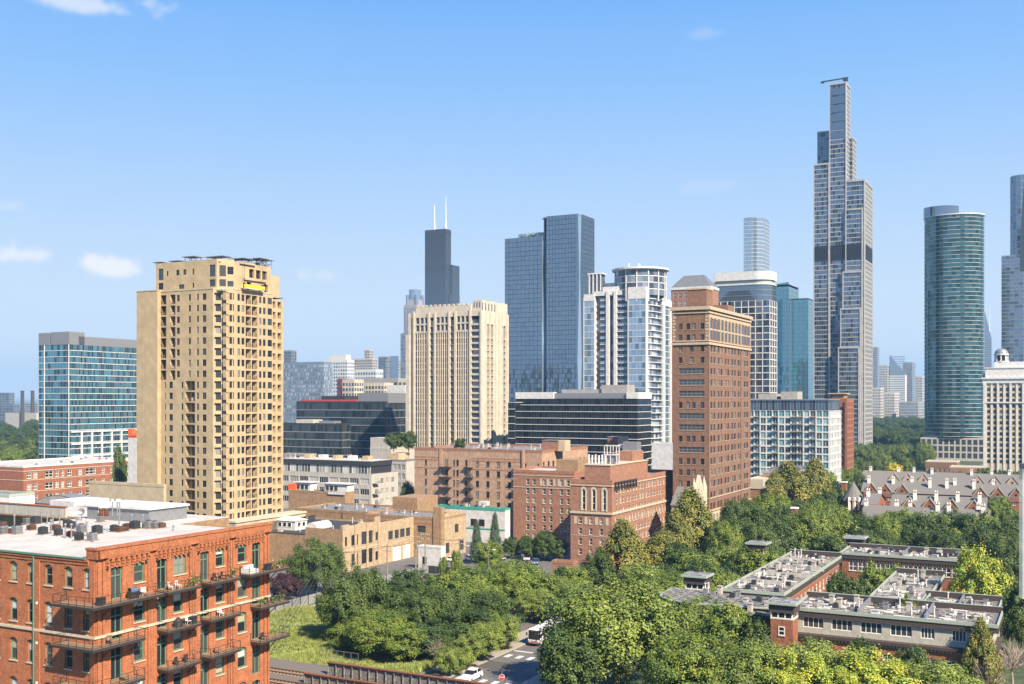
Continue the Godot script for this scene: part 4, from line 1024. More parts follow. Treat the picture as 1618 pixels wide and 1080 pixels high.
# ---------------------------------------------------------------- glass towers
func glass_towers() -> void:
	# folded blue tower, built of two leaves with a pleated joint
	var b := bd("folded_blue_glass_tower", "tall blue glass tower with a pleated crease running down its face", 798, 916, 939, 700.0)
	var S := b.S(); var E := b.E()
	var g := b.mb("glass_panes", M.tower_blue, "stuff"); var mu := b.mb("mullions", M.dark_metal, "stuff")
	var uj := b.us(856.0); var fh := 3.15
	var nl := 44; var nr := 52
	var HL := hy(377, 725.0); var HR := hy(342, 712.0)
	var leaf := func(x0: float, x1: float, H: float, n: int, zl: Callable, zr: Callable) -> void:
		var nf := int(H / fh)
		for f in nf:
			var y := H - fh * (f + 1)
			for c in n:
				var t0 := float(c) / n; var t1 := float(c + 1) / n
				g.col = BLUES[rng.randi() % 5]
				var j := rng.randf_range(-0.07, 0.07)
				g.quad(S * Vector3(lerpf(x0, x1, t0), y, lerpf(zl.call(y), zr.call(y), t0) + j), S * Vector3(lerpf(x0, x1, t1), y, lerpf(zl.call(y), zr.call(y), t1) - j), S * Vector3(lerpf(x0, x1, t1), y + fh, lerpf(zl.call(y + fh), zr.call(y + fh), t1)), S * Vector3(lerpf(x0, x1, t0), y + fh, lerpf(zl.call(y + fh), zr.call(y + fh), t0)))
			var z0: float = zl.call(y); var z1: float = zr.call(y)
			mu.quad(S * Vector3(x0, y, z0 + 0.08), S * Vector3(x1, y, z1 + 0.08), S * Vector3(x1, y + 0.22, z1 + 0.08), S * Vector3(x0, y + 0.22, z0 + 0.08))
			for c in range(0, n + 1, 2):
				var t := float(c) / n
				mu.box(S * Transform3D(Basis.IDENTITY, Vector3(lerpf(x0, x1, t), y, lerpf(z0, z1, t))), -0.06, 0, 0, 0.06, fh, 0.1)
	var flat := func(_y: float) -> float: return 0.0
	leaf.call(0.0, uj, HL, 18, flat, flat); leaf.call(uj + 3.4, b.w - 2.4, HR, 19, flat, flat)
	# pleated strip between the leaves: two facets that meet in a valley wandering from side to side; a chamfer of changing width at the corner
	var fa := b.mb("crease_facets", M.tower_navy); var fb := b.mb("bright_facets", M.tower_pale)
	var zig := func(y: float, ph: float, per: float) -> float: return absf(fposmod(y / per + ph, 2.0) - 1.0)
	for f in int(HR / fh) + 1:
		var y := HR - (f + 1) * fh; var y2 := y + fh
		var t0: float = 0.06 + 0.88 * zig.call(y, 0.15, 46.0); var t1: float = 0.06 + 0.88 * zig.call(y2, 0.15, 46.0)
		var v0 := S * Vector3(uj + 3.4 * t0, y, -3.2); var v1 := S * Vector3(uj + 3.4 * t1, y2, -3.2)
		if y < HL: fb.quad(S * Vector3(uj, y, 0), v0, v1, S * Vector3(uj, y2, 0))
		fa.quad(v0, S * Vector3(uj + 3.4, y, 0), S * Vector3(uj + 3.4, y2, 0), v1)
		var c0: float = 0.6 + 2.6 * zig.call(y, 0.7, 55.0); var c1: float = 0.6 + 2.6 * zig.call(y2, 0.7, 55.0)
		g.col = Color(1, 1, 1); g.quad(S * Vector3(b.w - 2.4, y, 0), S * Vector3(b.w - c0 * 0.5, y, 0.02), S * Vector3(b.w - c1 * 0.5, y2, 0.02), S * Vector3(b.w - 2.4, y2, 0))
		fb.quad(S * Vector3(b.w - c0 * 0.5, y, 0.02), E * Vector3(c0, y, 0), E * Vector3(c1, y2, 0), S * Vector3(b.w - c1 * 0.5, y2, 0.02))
		for c in 9:
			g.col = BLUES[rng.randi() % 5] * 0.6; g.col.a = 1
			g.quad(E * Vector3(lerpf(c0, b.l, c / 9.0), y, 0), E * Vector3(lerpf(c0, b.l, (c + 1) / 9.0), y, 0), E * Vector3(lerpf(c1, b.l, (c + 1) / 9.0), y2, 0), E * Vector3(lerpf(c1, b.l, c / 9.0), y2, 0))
		mu.box(E, 3.2, y, -0.1, b.l, y + 0.2, 0.08)
	fa.box(ID, -b.w, 0, -b.l, -b.w + 0.3, HL, -0.3); fa.box(ID, -b.w, 0, -b.l - 0.3, 0, HL, -b.l); fa.box(ID, -b.w + uj, HL - 1, -b.l - 0.3, 0, HR, -b.l); fa.box(ID, -b.w + uj + 1.2, HL - 2, -b.l, -b.w + uj + 1.5, HR, -0.5)
	b.mb("roof", M.dark_roof).box(ID, -b.w + 0.3, HL - 1.5, -b.l, -b.w + uj, HL - 1.0, -0.5); b.mbs.roof[0].box(ID, -b.w + uj, HR - 1.5, -b.l, -0.6, HR - 1.0, -0.5)
	fa.box(ID, -b.w + uj - 6, HL - 1, -12, -b.w + uj, HL + 3, -3)
	b.finish()
	var rt := thing("rooftop_shrubs", "green shrubs growing on the lower roof of the folded glass tower", "shrubs", b.root.transform * Vector3(-b.w + 6, HL - 1.0, -6.0))
	roof_greens(rt, 17.0, 6.0)
	# wide blue block at the far end of the street
	b = bd("blue_grid_apartment_block", "wide blue glass apartment block with white floor lines and grey roof screens", 62, 110, 221, 520.0)
	var opt := {"glass": M.tower_teal, "pal": GLIM, "band": M.white_paint, "bh": 0.3, "bp": 0.15, "jit": 0.03, "mull": M.grey_metal, "mw": 0.1}
	var H := 72.0
	curtain(b, b.S(), 0, b.w, H - 2.98 * 24, 2.98, 24, 10, opt); curtain(b, b.E(), 0, b.l, H - 2.98 * 24, 2.98, 24, 40, opt)
	facade(b.mb("back_wall", M.concrete), b.N(), 0, b.w, 0, H, [], 0); facade(b.mb("back_wall", M.concrete), b.We(), 0, b.l, 0, H, [], 0)
	var sc := b.mb("roof_screen", M.grey_metal)
	sc.box(b.S(), 0, H, -9, b.us(79.0), H + 6.0, 0.2); sc.box(b.S(), b.us(81.0), H, -9, b.w, H + 6.2, 0.2); sc.box(b.E(), b.ue(125.0), H, -6, b.l, H + 4.2, 0.0); sc.box(b.E(), 0, H, -8, b.ue(112.0), H + 6.2, 0.2)
	b.mb("roof", M.concrete).box(ID, -b.w, H - 0.1, -b.l, -0.1, H + 0.2, -0.1)
	var fr := b.mb("lower_frame", M.white_paint)
	for k in 7: fr.box(b.E(), b.l * (0.16 + k * 0.14) - 0.4, 0, 0, b.l * (0.16 + k * 0.14) + 0.4, 29.5, 0.7)
	for k in 5: fr.box(b.E(), b.l * 0.02, 5.5 + 5.96 * k, 0, b.l, 6.2 + 5.96 * k, 0.65)
	for k in [0.2, 1.0]: fr.box(b.S(), b.w * k - 0.3, 0, 0, b.w * k, H, 0.4)
	b.finish()
	# white tower with a rounded glass corner
	b = bd("white_frame_round_corner_tower", "white framed tower with rounded glass penthouse behind the brown tower", 1085, 1216, 1227, 680.0)
	H = hy(476, 690.0); opt = {"glass": M.tower_navy, "pal": MIXED, "band": M.white_paint, "bh": 0.6, "bp": 0.3, "jit": 0.02, "mull": M.white_paint, "mw": 0.5, "mp": 0.3, "every": 2}
	curtain(b, b.S(), 0, b.w, H - 24 * 4.2, 4.2, 24, 24, opt); curtain(b, b.E(), 0, b.l, H - 24 * 4.2, 4.2, 24, 6, opt)
	facade(b.mb("back_wall", M.concrete), b.N(), 0, b.w, 0, H, [], 0); facade(b.mb("back_wall", M.concrete), b.We(), 0, b.l, 0, H, [], 0)
	b.mb("roof", M.concrete).box(ID, -b.w, H - 0.1, -b.l, 0, H + 0.3, 0)
	var rw := b.w - b.us(1128.0)
	var pts := PackedVector2Array([Vector2(-rw, -1.5)])
	for k in 9: pts.append(Vector2(-9.5 + 9 * sin(PI / 2 * k / 8), -10.5 + 9 * cos(PI / 2 * k / 8)))
	pts.append(Vector2(-0.5, -b.l)); pts.append(Vector2(-rw, -b.l))
	var pg := b.mb("rounded_glass", M.tower_navy); var pb := b.mb("rounded_bands", M.white_paint)
	pg.prism(ID, pts, H + 0.3, H + 10.5)
	for q in [H + 3.5, H + 7.0]: b.mb("glass_floor_lines", M.grey_metal, "stuff").prism(ID, grow(pts, 0.15), q, q + 0.3)
	pb.prism(ID, grow(pts, 0.4), H + 10.5, H + 11.3); b.mb("roof_planting", M.copper).prism(ID, grow(pts, -0.5), H + 11.3, H + 13.6); pb.prism(ID, grow(pts, 0.5), H + 13.6, H + 19.0)
	b.mb("west_penthouse", M.tower_navy).box(ID, -b.w, H + 0.3, -b.l, -rw, H + 12, -2); b.mb("rounded_bands", M.white_paint).box(ID, -b.w, H + 12, -b.l, -rw, H + 13, -1.6)
	b.finish()
	# reddish tower with a grey hipped roof
	b = bd("red_brick_hip_roof_tower", "red brick tower with a grey hipped roof behind the brown tower", 1060, 1122, 1135, 640.0)
	H = hy(458, 650.0)
	var hs := grid_rects(even(1, b.w - 1, 7, 0.5), [[H - 5, 3.4], [H - 10, 3.4], [H - 15, 3.4]])
	shell(b, "wall", M.hotel_brick, 0, H, hs, [], 0.4)
	for r in hs: small_window(b, b.S(), r, M.white_trim, DARKS, 2, 2)
	b.mb("cornice", M.white_paint).box(ID, -b.w - 0.4, H, -b.l - 0.4, 0.4, H + 1.5, 0.4)
	var rf := b.mb("hipped_roof", M.slate); var y0 := H + 1.5; var y1 := H + 9.0; var i := 6.0
	rf.quad(Vector3(-b.w, y0, 0), Vector3(0, y0, 0), Vector3(-i, y1, -i), Vector3(-b.w + i, y1, -i)); rf.quad(Vector3(0, y0, 0), Vector3(0, y0, -b.l), Vector3(-i, y1, -b.l + i), Vector3(-i, y1, -i)); rf.quad(Vector3(-b.w, y0, -b.l), Vector3(-b.w, y0, 0), Vector3(-b.w + i, y1, -i), Vector3(-b.w + i, y1, -b.l + i)); rf.quad(Vector3(-b.w + i, y1, -i), Vector3(-i, y1, -i), Vector3(-i, y1, -b.l + i), Vector3(-b.w + i, y1, -b.l + i))
	b.finish()
	# slim pale-blue tower
	b = bd("slim_blue_glass_tower", "slim pale blue glass tower with rounded corner behind the white framed tower", 1175, 1203, 1226, 1000.0)
	H = hy(343, 1000.0); b.l = 28
	opt = {"glass": M.tower_pale, "pal": BLUES, "band": M.white_paint, "bh": 0.35, "bp": 0.1, "jit": 0.04, "mull": M.grey_metal, "mw": 0.2}
	round_tower(b, H, 3.6, opt, 10.0)
	b.finish()
	# teal tower in two steps
	b = bd("teal_stepped_glass_tower", "teal glass tower in two steps left of the tallest tower", 1224, 1246, 1250, 860.0)
	b.l = 34; H = hy(449, 870.0)
	opt = {"glass": M.tower_teal, "pal": BLUES, "band": M.tower_navy, "bh": 0.6, "bp": 0.08, "jit": 0.03, "mull": M.grey_metal, "mw": 0.25, "every": 2}
	curtain(b, b.S(), 0, b.w, 0, 3.4, int(H / 3.4), 8, opt); curtain(b, b.E(), 0, b.l, 0, 3.4, int(H / 3.4), 10, opt)
	facade(b.mb("back_wall", M.concrete), b.N(), 0, b.w, 0, H, [], 0); facade(b.mb("back_wall", M.concrete), b.We(), 0, b.l, 0, H, [], 0)
	var wd := b.mb("crown_fin", M.tower_teal)
	wd.quad(b.S() * Vector3(0, H - 1, 0), b.S() * Vector3(b.w, H - 1, 0), b.S() * Vector3(b.w, H + 1.0, 0), b.S() * Vector3(0, H - 0.5, 0))
	b.mb("roof", M.dark_roof).box(ID, -b.w, H - 1.2, -b.l, 0, H - 0.9, -0.1)
	var h2 := hy(472, 880.0); var B2 := Transform3D(Basis.IDENTITY, Vector3(0, 0, 0))
	var SS := Transform3D(Basis.IDENTITY, Vector3(0.1, 0, -8)); 
	curtain(b, SS, 0, 13.5, 0, 3.4, int(h2 / 3.4), 7, opt); curtain(b, Transform3D(b.E().basis, Vector3(13.6, 0, -8)), 0, 24, 0, 3.4, int(h2 / 3.4), 8, opt)
	b.mbs.roof[0].box(ID, 0.1, h2 - 1.5, -32, 13.5, h2 - 1.1, -8.1)
	b.finish()

func grow(p: PackedVector2Array, d: float) -> PackedVector2Array:
	var r := Geometry2D.offset_polygon(p, d)
	return r[0] if r.size() > 0 else p
func round_tower(b: Bd, H: float, fh: float, opt: Dictionary, R: float) -> void: # rounded south-east corner
	var S := b.S(); var E := b.E(); var nf := int(H / fh)
	var y0 := H - nf * fh
	curtain(b, S, 0, b.w - R, y0, fh, nf, maxi(2, int((b.w - R) / 3)), opt)
	curtain(b, E, R, b.l, y0, fh, nf, maxi(2, int((b.l - R) / 3)), opt)
	for k in 6:
		var a0 := PI / 2 * k / 6; var a1 := PI / 2 * (k + 1) / 6
		var p := Vector3(-R + R * sin(a0), 0, -R + R * cos(a0)); var q := Vector3(-R + R * sin(a1), 0, -R + R * cos(a1))
		var u := (q - p).normalized()
		curtain(b, Transform3D(Basis(u, Vector3.UP, u.cross(Vector3.UP)), p), 0, p.distance_to(q), y0, fh, nf, 1, opt)
	var bw := b.mb("back_wall", M.concrete)
	facade(bw, b.N(), 0, b.w, 0, H, [], 0); facade(bw, b.We(), 0, b.l, 0, H, [], 0)
	var pts := PackedVector2Array([Vector2(-b.w, 0)])
	for k in 7: pts.append(Vector2(-R + R * sin(PI / 2 * k / 6), -R + R * cos(PI / 2 * k / 6)))
	pts.append(Vector2(0, -b.l)); pts.append(Vector2(-b.w, -b.l))
	b.mb("roof", M.grey_metal).prism(ID, pts, H - 0.4, H + 0.6)

# ---------------------------------------------------------------- the tallest tower and its neighbours
func tall_towers() -> void:
	var b := bd("tallest_stepped_tower", "tallest tower of stacked glass volumes with pale vertical frames and dark plant floors", 1286, 1350, 1376, 764.0, "skyscraper")
	b.l = 46.0
	var S := b.S(); var pale: Material = M.tower_frame
	var opt := {"glass": M.tower_navy, "pal": GLIM + [Color(2.2, 2.4, 2.3), Color(1.8, 2.0, 2.0)], "band": M.tower_frame, "bh": 0.55, "bp": 0.12, "jit": 0.03, "mull": M.grey_metal, "mw": 0.12}
	var eopt := {"glass": M.tower_navy, "pal": GLIM, "band": M.tower_frame, "bh": 0.9, "bp": 0.15, "jit": 0.03, "mull": M.tower_frame, "mw": 0.55, "mp": 0.2, "mpart": "east_piers"}
	# volumes on the south face: px left, px right, py top, proud, east length
	var fr := b.mb("frame", pale); var plant := b.mb("plant_floor", M.plant_black, "stuff")
	var vols := [[1286, 1309, 262, 0.0, 30.0], [1289.5, 1309, 208, -6.0, 20.0], [1311, 1336, 135, 0.0, 16.0], [1337, 1365, 288, 0.0, 34.0], [1337, 1362, 333, 1.2, 34.0], [1333, 1362, 432, 2.4, 34.0], [1330, 1360, 490, 3.6, 36.0], [1327, 1358, 551, 4.8, 38.0]]
	for q in vols:
		var x0 := b.us(q[0]); var x1 := b.us(q[1]); var H := hy(q[2], 764.0 + 0.465 * (b.w - x0)); var T := S * Transform3D(Basis.IDENTITY, Vector3(0, 0, q[3]))
		var nf := int(H / 3.3); var y0 := H - nf * 3.3
		curtain(b, T, x0, x1, y0, 3.3, nf, maxi(4, int((x1 - x0) / 1.6)), opt)
		var ex := T * Vector3(x1, 0, 0)
		var ET := Transform3D(b.E().basis, ex)
		curtain(b, ET, 0, q[4], y0, 3.3, nf, int(q[4] / 3.4), eopt)
		fr.box(T, x0 - 0.5, 0, -2, x0 + 0.2, H + 0.8, 0.5); fr.box(T, x1 - 0.2, 0, -2, x1 + 0.5, H + 0.8, 0.55); fr.box(T, x0 - 0.5, H, -1, x1 + 0.5, H + 1.2, 0.6)
		fr.box(ET, 0, H, -1, q[4], H + 1.2, 0.4); fr.box(ET, q[4] - 0.8, 0, -1, q[4], H + 0.6, 0.4)
		fr.box(T, x0, H - 0.4, -q[4], x1, H - 0.1, -0.2)
		fr.box(T, x0 - 0.3, 0, -q[4], x0 - 0.1, H, -1.9)
		if q[2] < 340 and q[2] != 208:
			var ya := hy(412, 775.0); var yb := hy(389, 775.0); plant.box(T, x0 + 0.4, ya, 0, x1 - 0.4, yb, 0.45)
			plant.box(ET, 1, ya, 0, q[4] - 1, yb, 0.3)
		if q[2] == 135: 
			for k in 6: b.mb("top_glazing", M.tower_navy, "stuff").box(T, x0 + 0.5, H - 8.5 - k * 6.2 + 1.0, 0, x1 - 0.5, H - 3.5 - k * 6.2 + 1.0, 0.3)
	# extra east steps of the top shaft
	for q in [[150.0, 4.0], [240.0, 9.0]]:
		var x1 := b.us(1336.0); var H := hy(q[0] + 60, 770.0); var T := Transform3D(b.E().basis, S * Vector3(x1 + q[1] * 0.55, 0, -10 - q[1]))
		curtain(b, T, 0, 14, 0, 3.3, int(H / 3.3), 4, eopt); fr.box(T, 0, int(H / 3.3) * 3.3, -3, 14, int(H / 3.3) * 3.3 + 1, 0.4)
		curtain(b, Transform3D(S.basis, T * Vector3(0, 0, -3)), 0, 3, 0, 3.3, int(H / 3.3), 1, opt)
	b.finish()
	var top := hy(135, 780.0)
	var arm := thing("window_cleaning_crane", "slender maintenance crane arm reaching out from the tallest tower's roof", "crane", b.root.transform * (S * Vector3(b.us(1333.0), top + 1.2, -6)))
	var a := MB.new(); a.box(ID, -1.5, 0, -1.5, 1.5, 2.2, 1.5); build(a, arm, "base", M.dark_metal)
	a = MB.new(); a.box(Transform3D(Basis(Vector3(0, 0, 1), 0.03), Vector3.ZERO), -17, 1.6, -0.45, 2, 2.4, 0.45); build(a, arm, "boom", M.dark_metal)
	a = MB.new(); a.box(ID, -17.5, 0.4, -0.4, -15.0, 1.2, 0.4); build(a, arm, "cradle", M.dark_metal)
	# oval green glass tower
	b = bd("oval_green_glass_tower", "tall oval green glass condominium tower with white floor edges", 1464, 1500, 1552, 800.0, "skyscraper")
	var H := hy(337, 800.0); var W0 := spot(1507, 815.0)
	b.root.position = W0
	var g := b.mb("glass_panes", M.tower_green, "stuff"); var sl := b.mb("floor_slabs", M.white_paint, "stuff"); var bl := b.mb("balcony_glass", M.tower_green, "stuff")
	var n := 44; var rx := 21.0; var rz := 17.0; var nf := 54; var fh := (H - 18) / nf
	var pt := func(k: int, y: float, s: float) -> Vector3:
		var a0 := TAU * k / n
		var notch := 1.0 - (0.10 if k % n in [10, 11] else 0.0)
		return Vector3(cos(a0) * rx * s * notch, y, -sin(a0) * rz * s * notch)
	var pal := [Color(1.3, 1.6, 1.5), Color(0.6, 0.7, 0.65), Color(2.0, 2.3, 2.1), Color(0.35, 0.45, 0.47), Color(1.0, 1.2, 1.15), Color(0.5, 0.6, 0.6)]
	for f in nf:
		var y := 18 + f * fh
		for k in n:
			g.col = pal[rng.randi() % 6]
			g.quad(pt.call(k, y, 1.0), pt.call(k + 1, y, 1.0), pt.call(k + 1, y + fh, 1.0), pt.call(k, y + fh, 1.0))
			sl.quad(pt.call(k, y, 1.012), pt.call(k + 1, y, 1.012), pt.call(k + 1, y + 0.22, 1.012), pt.call(k, y + 0.22, 1.012))
			sl.quad(pt.call(k, y + 0.22, 1.012), pt.call(k + 1, y + 0.22, 1.012), pt.call(k + 1, y + 0.22, 0.99), pt.call(k, y + 0.22, 0.99)); sl.quad(pt.call(k + 1, y, 1.012), pt.call(k, y, 1.012), pt.call(k, y, 0.99), pt.call(k + 1, y, 0.99))
			if k % 11 in [2, 8]: bl.quad(pt.call(k, y + 0.22, 1.02), pt.call(k + 1, y + 0.22, 1.02), pt.call(k + 1, y + 1.3, 1.02), pt.call(k, y + 1.3, 1.02))
	var top2 := b.mb("crown_drum", M.tower_blue)
	for k in n:
		sl.tri(pt.call(k, H, 1.03), pt.call(k + 1, H, 1.03), Vector3(0, H, 0)); sl.quad(pt.call(k, H - 0.8, 1.03), pt.call(k + 1, H - 0.8, 1.03), pt.call(k + 1, H, 1.03), pt.call(k, H, 1.03))
		var o := Vector3(-9, 0, 1)
		top2.quad(pt.call(k, H, 0.6) + o, pt.call(k + 1, H, 0.6) + o, pt.call(k + 1, H + 7.5, 0.6) + o, pt.call(k, H + 7.5, 0.6) + o); top2.tri(pt.call(k, H + 7.5, 0.6) + o, pt.call(k + 1, H + 7.5, 0.6) + o, Vector3(0, H + 7.5, 0) + o)
	var pod := b.mb("podium", M.light_concrete); pod.box(ID, -22, 0, -17, 22, 17, 15)
	var pg := b.mb("podium_glazing", M.pane, "stuff")
	for k in 11:
		for f in 3:
			pg.col = Color(0.05, 0.06, 0.07); pg.rect(Transform3D(Basis.IDENTITY, Vector3(-22, 0, 15)), k * 4.0 + 0.6, 2.0 + f * 5.0, k * 4.0 + 3.4, 5.8 + f * 5.0, 0.03); pg.rect(Transform3D(b.E().basis, Vector3(22, 0, 15)), k * 2.8 + 0.4, 2.0 + f * 5.0, k * 2.8 + 2.4, 5.8 + f * 5.0, 0.03)
	b.finish()
	# domed stone block
	b = bd("domed_stone_apartment_block", "white stone apartment block with piers, cornice and a small domed lantern", 1571, 1640, 1700, 640.0)
	H = hy(592, 650.0); b.l = 30; b.w = maxf(b.w, 30.0)
	var hs := grid_rects(even(1.2, b.w - 1.2, 8, 0.42), [])
	var rows := []
	for f in 14: rows.append([H - 6.5 - 3.35 * (f + 1), 2.1])
	hs = grid_rects(even(1.2, b.w - 1.2, 8, 0.5), rows)
	shell(b, "wall", M.yellow_pale, 0, H - 5, hs, [], 0.4)
	for r in hs: small_window(b, b.S(), r, M.dark_frame, DARKS, 2, 1)
	var pr := b.mb("piers", M.white_paint, "stuff")
	for k in 9: pr.box(b.S(), 1.2 + (b.w - 2.4) * k / 8 - 0.55, 0, 0, 1.2 + (b.w - 2.4) * k / 8 + 0.55, H - 5, 0.7 if k % 2 == 0 else 0.35)
	pr.box(b.S(), 0, 0, 0, 1.6, H - 5, 0.9)
	var co := b.mb("cornice", M.white_paint)
	co.box(ID, -b.w - 0.4, H - 17, 0.01, 0.4, H - 16.2, 1.0); co.box(ID, -b.w - 0.5, H - 5, -b.l, 0.5, H - 2.5, 0.8); co.box(ID, -b.w - 1.0, H - 2.5, -b.l, 1.0, H - 1.5, 1.4); co.box(ID, -b.w + 1.0, H - 1.5, -b.l, -1, H + 4.0, -1.0); co.box(ID, -b.w + 0.6, H + 4.0, -b.l, -0.6, H + 4.6, -0.6); co.box(ID, -b.w + 6, H + 4.6, -20, -b.w + 22, H + 8.0, -4)
	b.finish()
	var dm := thing("domed_lantern", "small round lantern with grey dome on the white stone block", "lantern", b.root.transform * Vector3(-b.w + 9.5, H + 8.0, -8))
	var m := MB.new(); m.tube(Vector3.ZERO, Vector3(0, 0.6, 0), 4.4, 4.4, 16, true); build(m, dm, "base", M.white_paint)
	for k in 8: 
		var cm := MB.new(); var a0 := TAU * k / 8; cm.tube(Vector3(cos(a0) * 3.5, 0.6, sin(a0) * 3.5), Vector3(cos(a0) * 3.5, 4.2, sin(a0) * 3.5), 0.45, 0.4, 6); build(cm, dm, "column", M.white_paint)
	m = MB.new(); m.tube(Vector3(0, 0.6, 0), Vector3(0, 4.2, 0), 2.6, 2.6, 12); build(m, dm, "drum", M.glass_dark)
	m = MB.new(); m.tube(Vector3(0, 4.2, 0), Vector3(0, 5.0, 0), 4.3, 4.3, 16, true); build(m, dm, "cornice", M.white_paint)
	m = MB.new()
	for k in 6: m.tube(Vector3(0, 5.0 + 3.4 * sin(PI / 2 * k / 6), 0), Vector3(0, 5.0 + 3.4 * sin(PI / 2 * (k + 1) / 6), 0), 3.9 * cos(PI / 2 * k / 6), maxf(0.02, 3.9 * cos(PI / 2 * (k + 1) / 6)), 16)
	build(m, dm, "dome", M.grey_metal)
	m = MB.new(); m.tube(Vector3(0, 8.3, 0), Vector3(0, 13.5, 0), 0.14, 0.05, 5); build(m, dm, "finial", M.grey_metal)
	# darker lower neighbour with balconies
	b = bd("grey_balcony_wing", "grey glass wing with balconies between the oval tower and the domed block", 1553, 1573, 1576, 655.0)
	b.l = 14; H = hy(590, 660.0)
	curtain(b, b.S(), 0, b.w, 0, 3.3, int(H / 3.3), 5, {"glass": M.office_black, "pal": GLIM, "band": M.concrete, "bh": 0.5, "bp": 0.9, "jit": 0.02, "mull": M.concrete, "mw": 0.3})
	shell(b, "wall", M.concrete, 0, 0.2); b.mb("roof", M.light_concrete).box(ID, -b.w - 0.3, int(H / 3.3) * 3.3, -14, 0, int(H / 3.3) * 3.3 + 2.0, 0.8)
	b.finish()
	# stepped blue tower at the edge
	b = bd("stepped_blue_tower_lower_block", "wide blue glass tower with a taller rounded shaft at the picture's edge", 1582, 1622, 1650, 960.0, "skyscraper")
	b.l = 40; H = hy(405, 970.0)
	opt = {"glass": M.tower_blue, "pal": BLUES + [Color(0.5, 0.6, 0.7)], "band": M.grey_metal, "bh": 0.6, "bp": 0.1, "jit": 0.04, "mull": M.grey_metal, "mw": 0.25}
	round_tower(b, H, 3.4, opt, 3.0)
	var T := b.S() * Transform3D(Basis.IDENTITY, Vector3(b.us(1595.0), 0, -8)); var H2 := hy(279, 985.0)
	var n2 := int((H2 - H) / 6.0)
	for k in 8:
		var a0 := -PI / 2 + PI * k / 8.0; var a1 := -PI / 2 + PI * (k + 1) / 8.0
		var p := Vector3(9 + 9 * sin(a0), 0, 9 * cos(a0)); var q := Vector3(9 + 9 * sin(a1), 0, 9 * cos(a1)); var u := (q - p).normalized()
		curtain(b, T * Transform3D(Basis(u, Vector3.UP, u.cross(Vector3.UP)), p), 0, p.distance_to(q), H, 6.0, n2, 1, opt)
	b.mb("shaft_core", M.grey_metal).box(T, 0.5, H, -18, 18, H + n2 * 6.0, 0.0)
	b.finish()
# ---------------------------------------------------------------- the far skyline
func far_block(called: String, label: String, pw: float, pc: float, pn: float, d: float, top: float, wall: Material, fh: float, cols: int, pal: Array, band := 0.35) -> Bd: # window bands as real strips of glass set in the wall
	var b := bd(called, label, pw, pc, pn, d, "building", "")
	var H := hy(top, d)
	b.l = maxf(b.l, 12.0)
	shell(b, "wall", wall, 0, H)
	var g := b.mb("window_panes", M.pane, "stuff")
	var nf := int((H - 4) / fh); var nc := maxi(2, cols); var ne := maxi(2, int(cols * b.l / maxf(b.w, 1.0)))
	ne = mini(ne, 14)
	for f in nf:
		var y := H - 2.0 - fh * (f + 1)
		for c in nc:
			g.col = pal[rng.randi() % pal.size()]; g.box(b.S(), b.w * (c + 0.5 * band) / nc, y + fh * 0.25, -0.1, b.w * (c + 1 - 0.5 * band) / nc, y + fh * 0.85, 0.06)
		for c in ne:
			g.col = pal[rng.randi() % pal.size()]; g.box(b.E(), b.l * (c + 0.5 * band) / ne, y + fh * 0.25, -0.1, b.l * (c + 1 - 0.5 * band) / ne, y + fh * 0.85, 0.06)
	b.mb("roof", M.concrete).box(ID, -b.w + 0.5, H - 0.6, -b.l + 0.5, -0.5, H - 0.2, -0.5)
	b.root.set_meta("height", H)
	return b
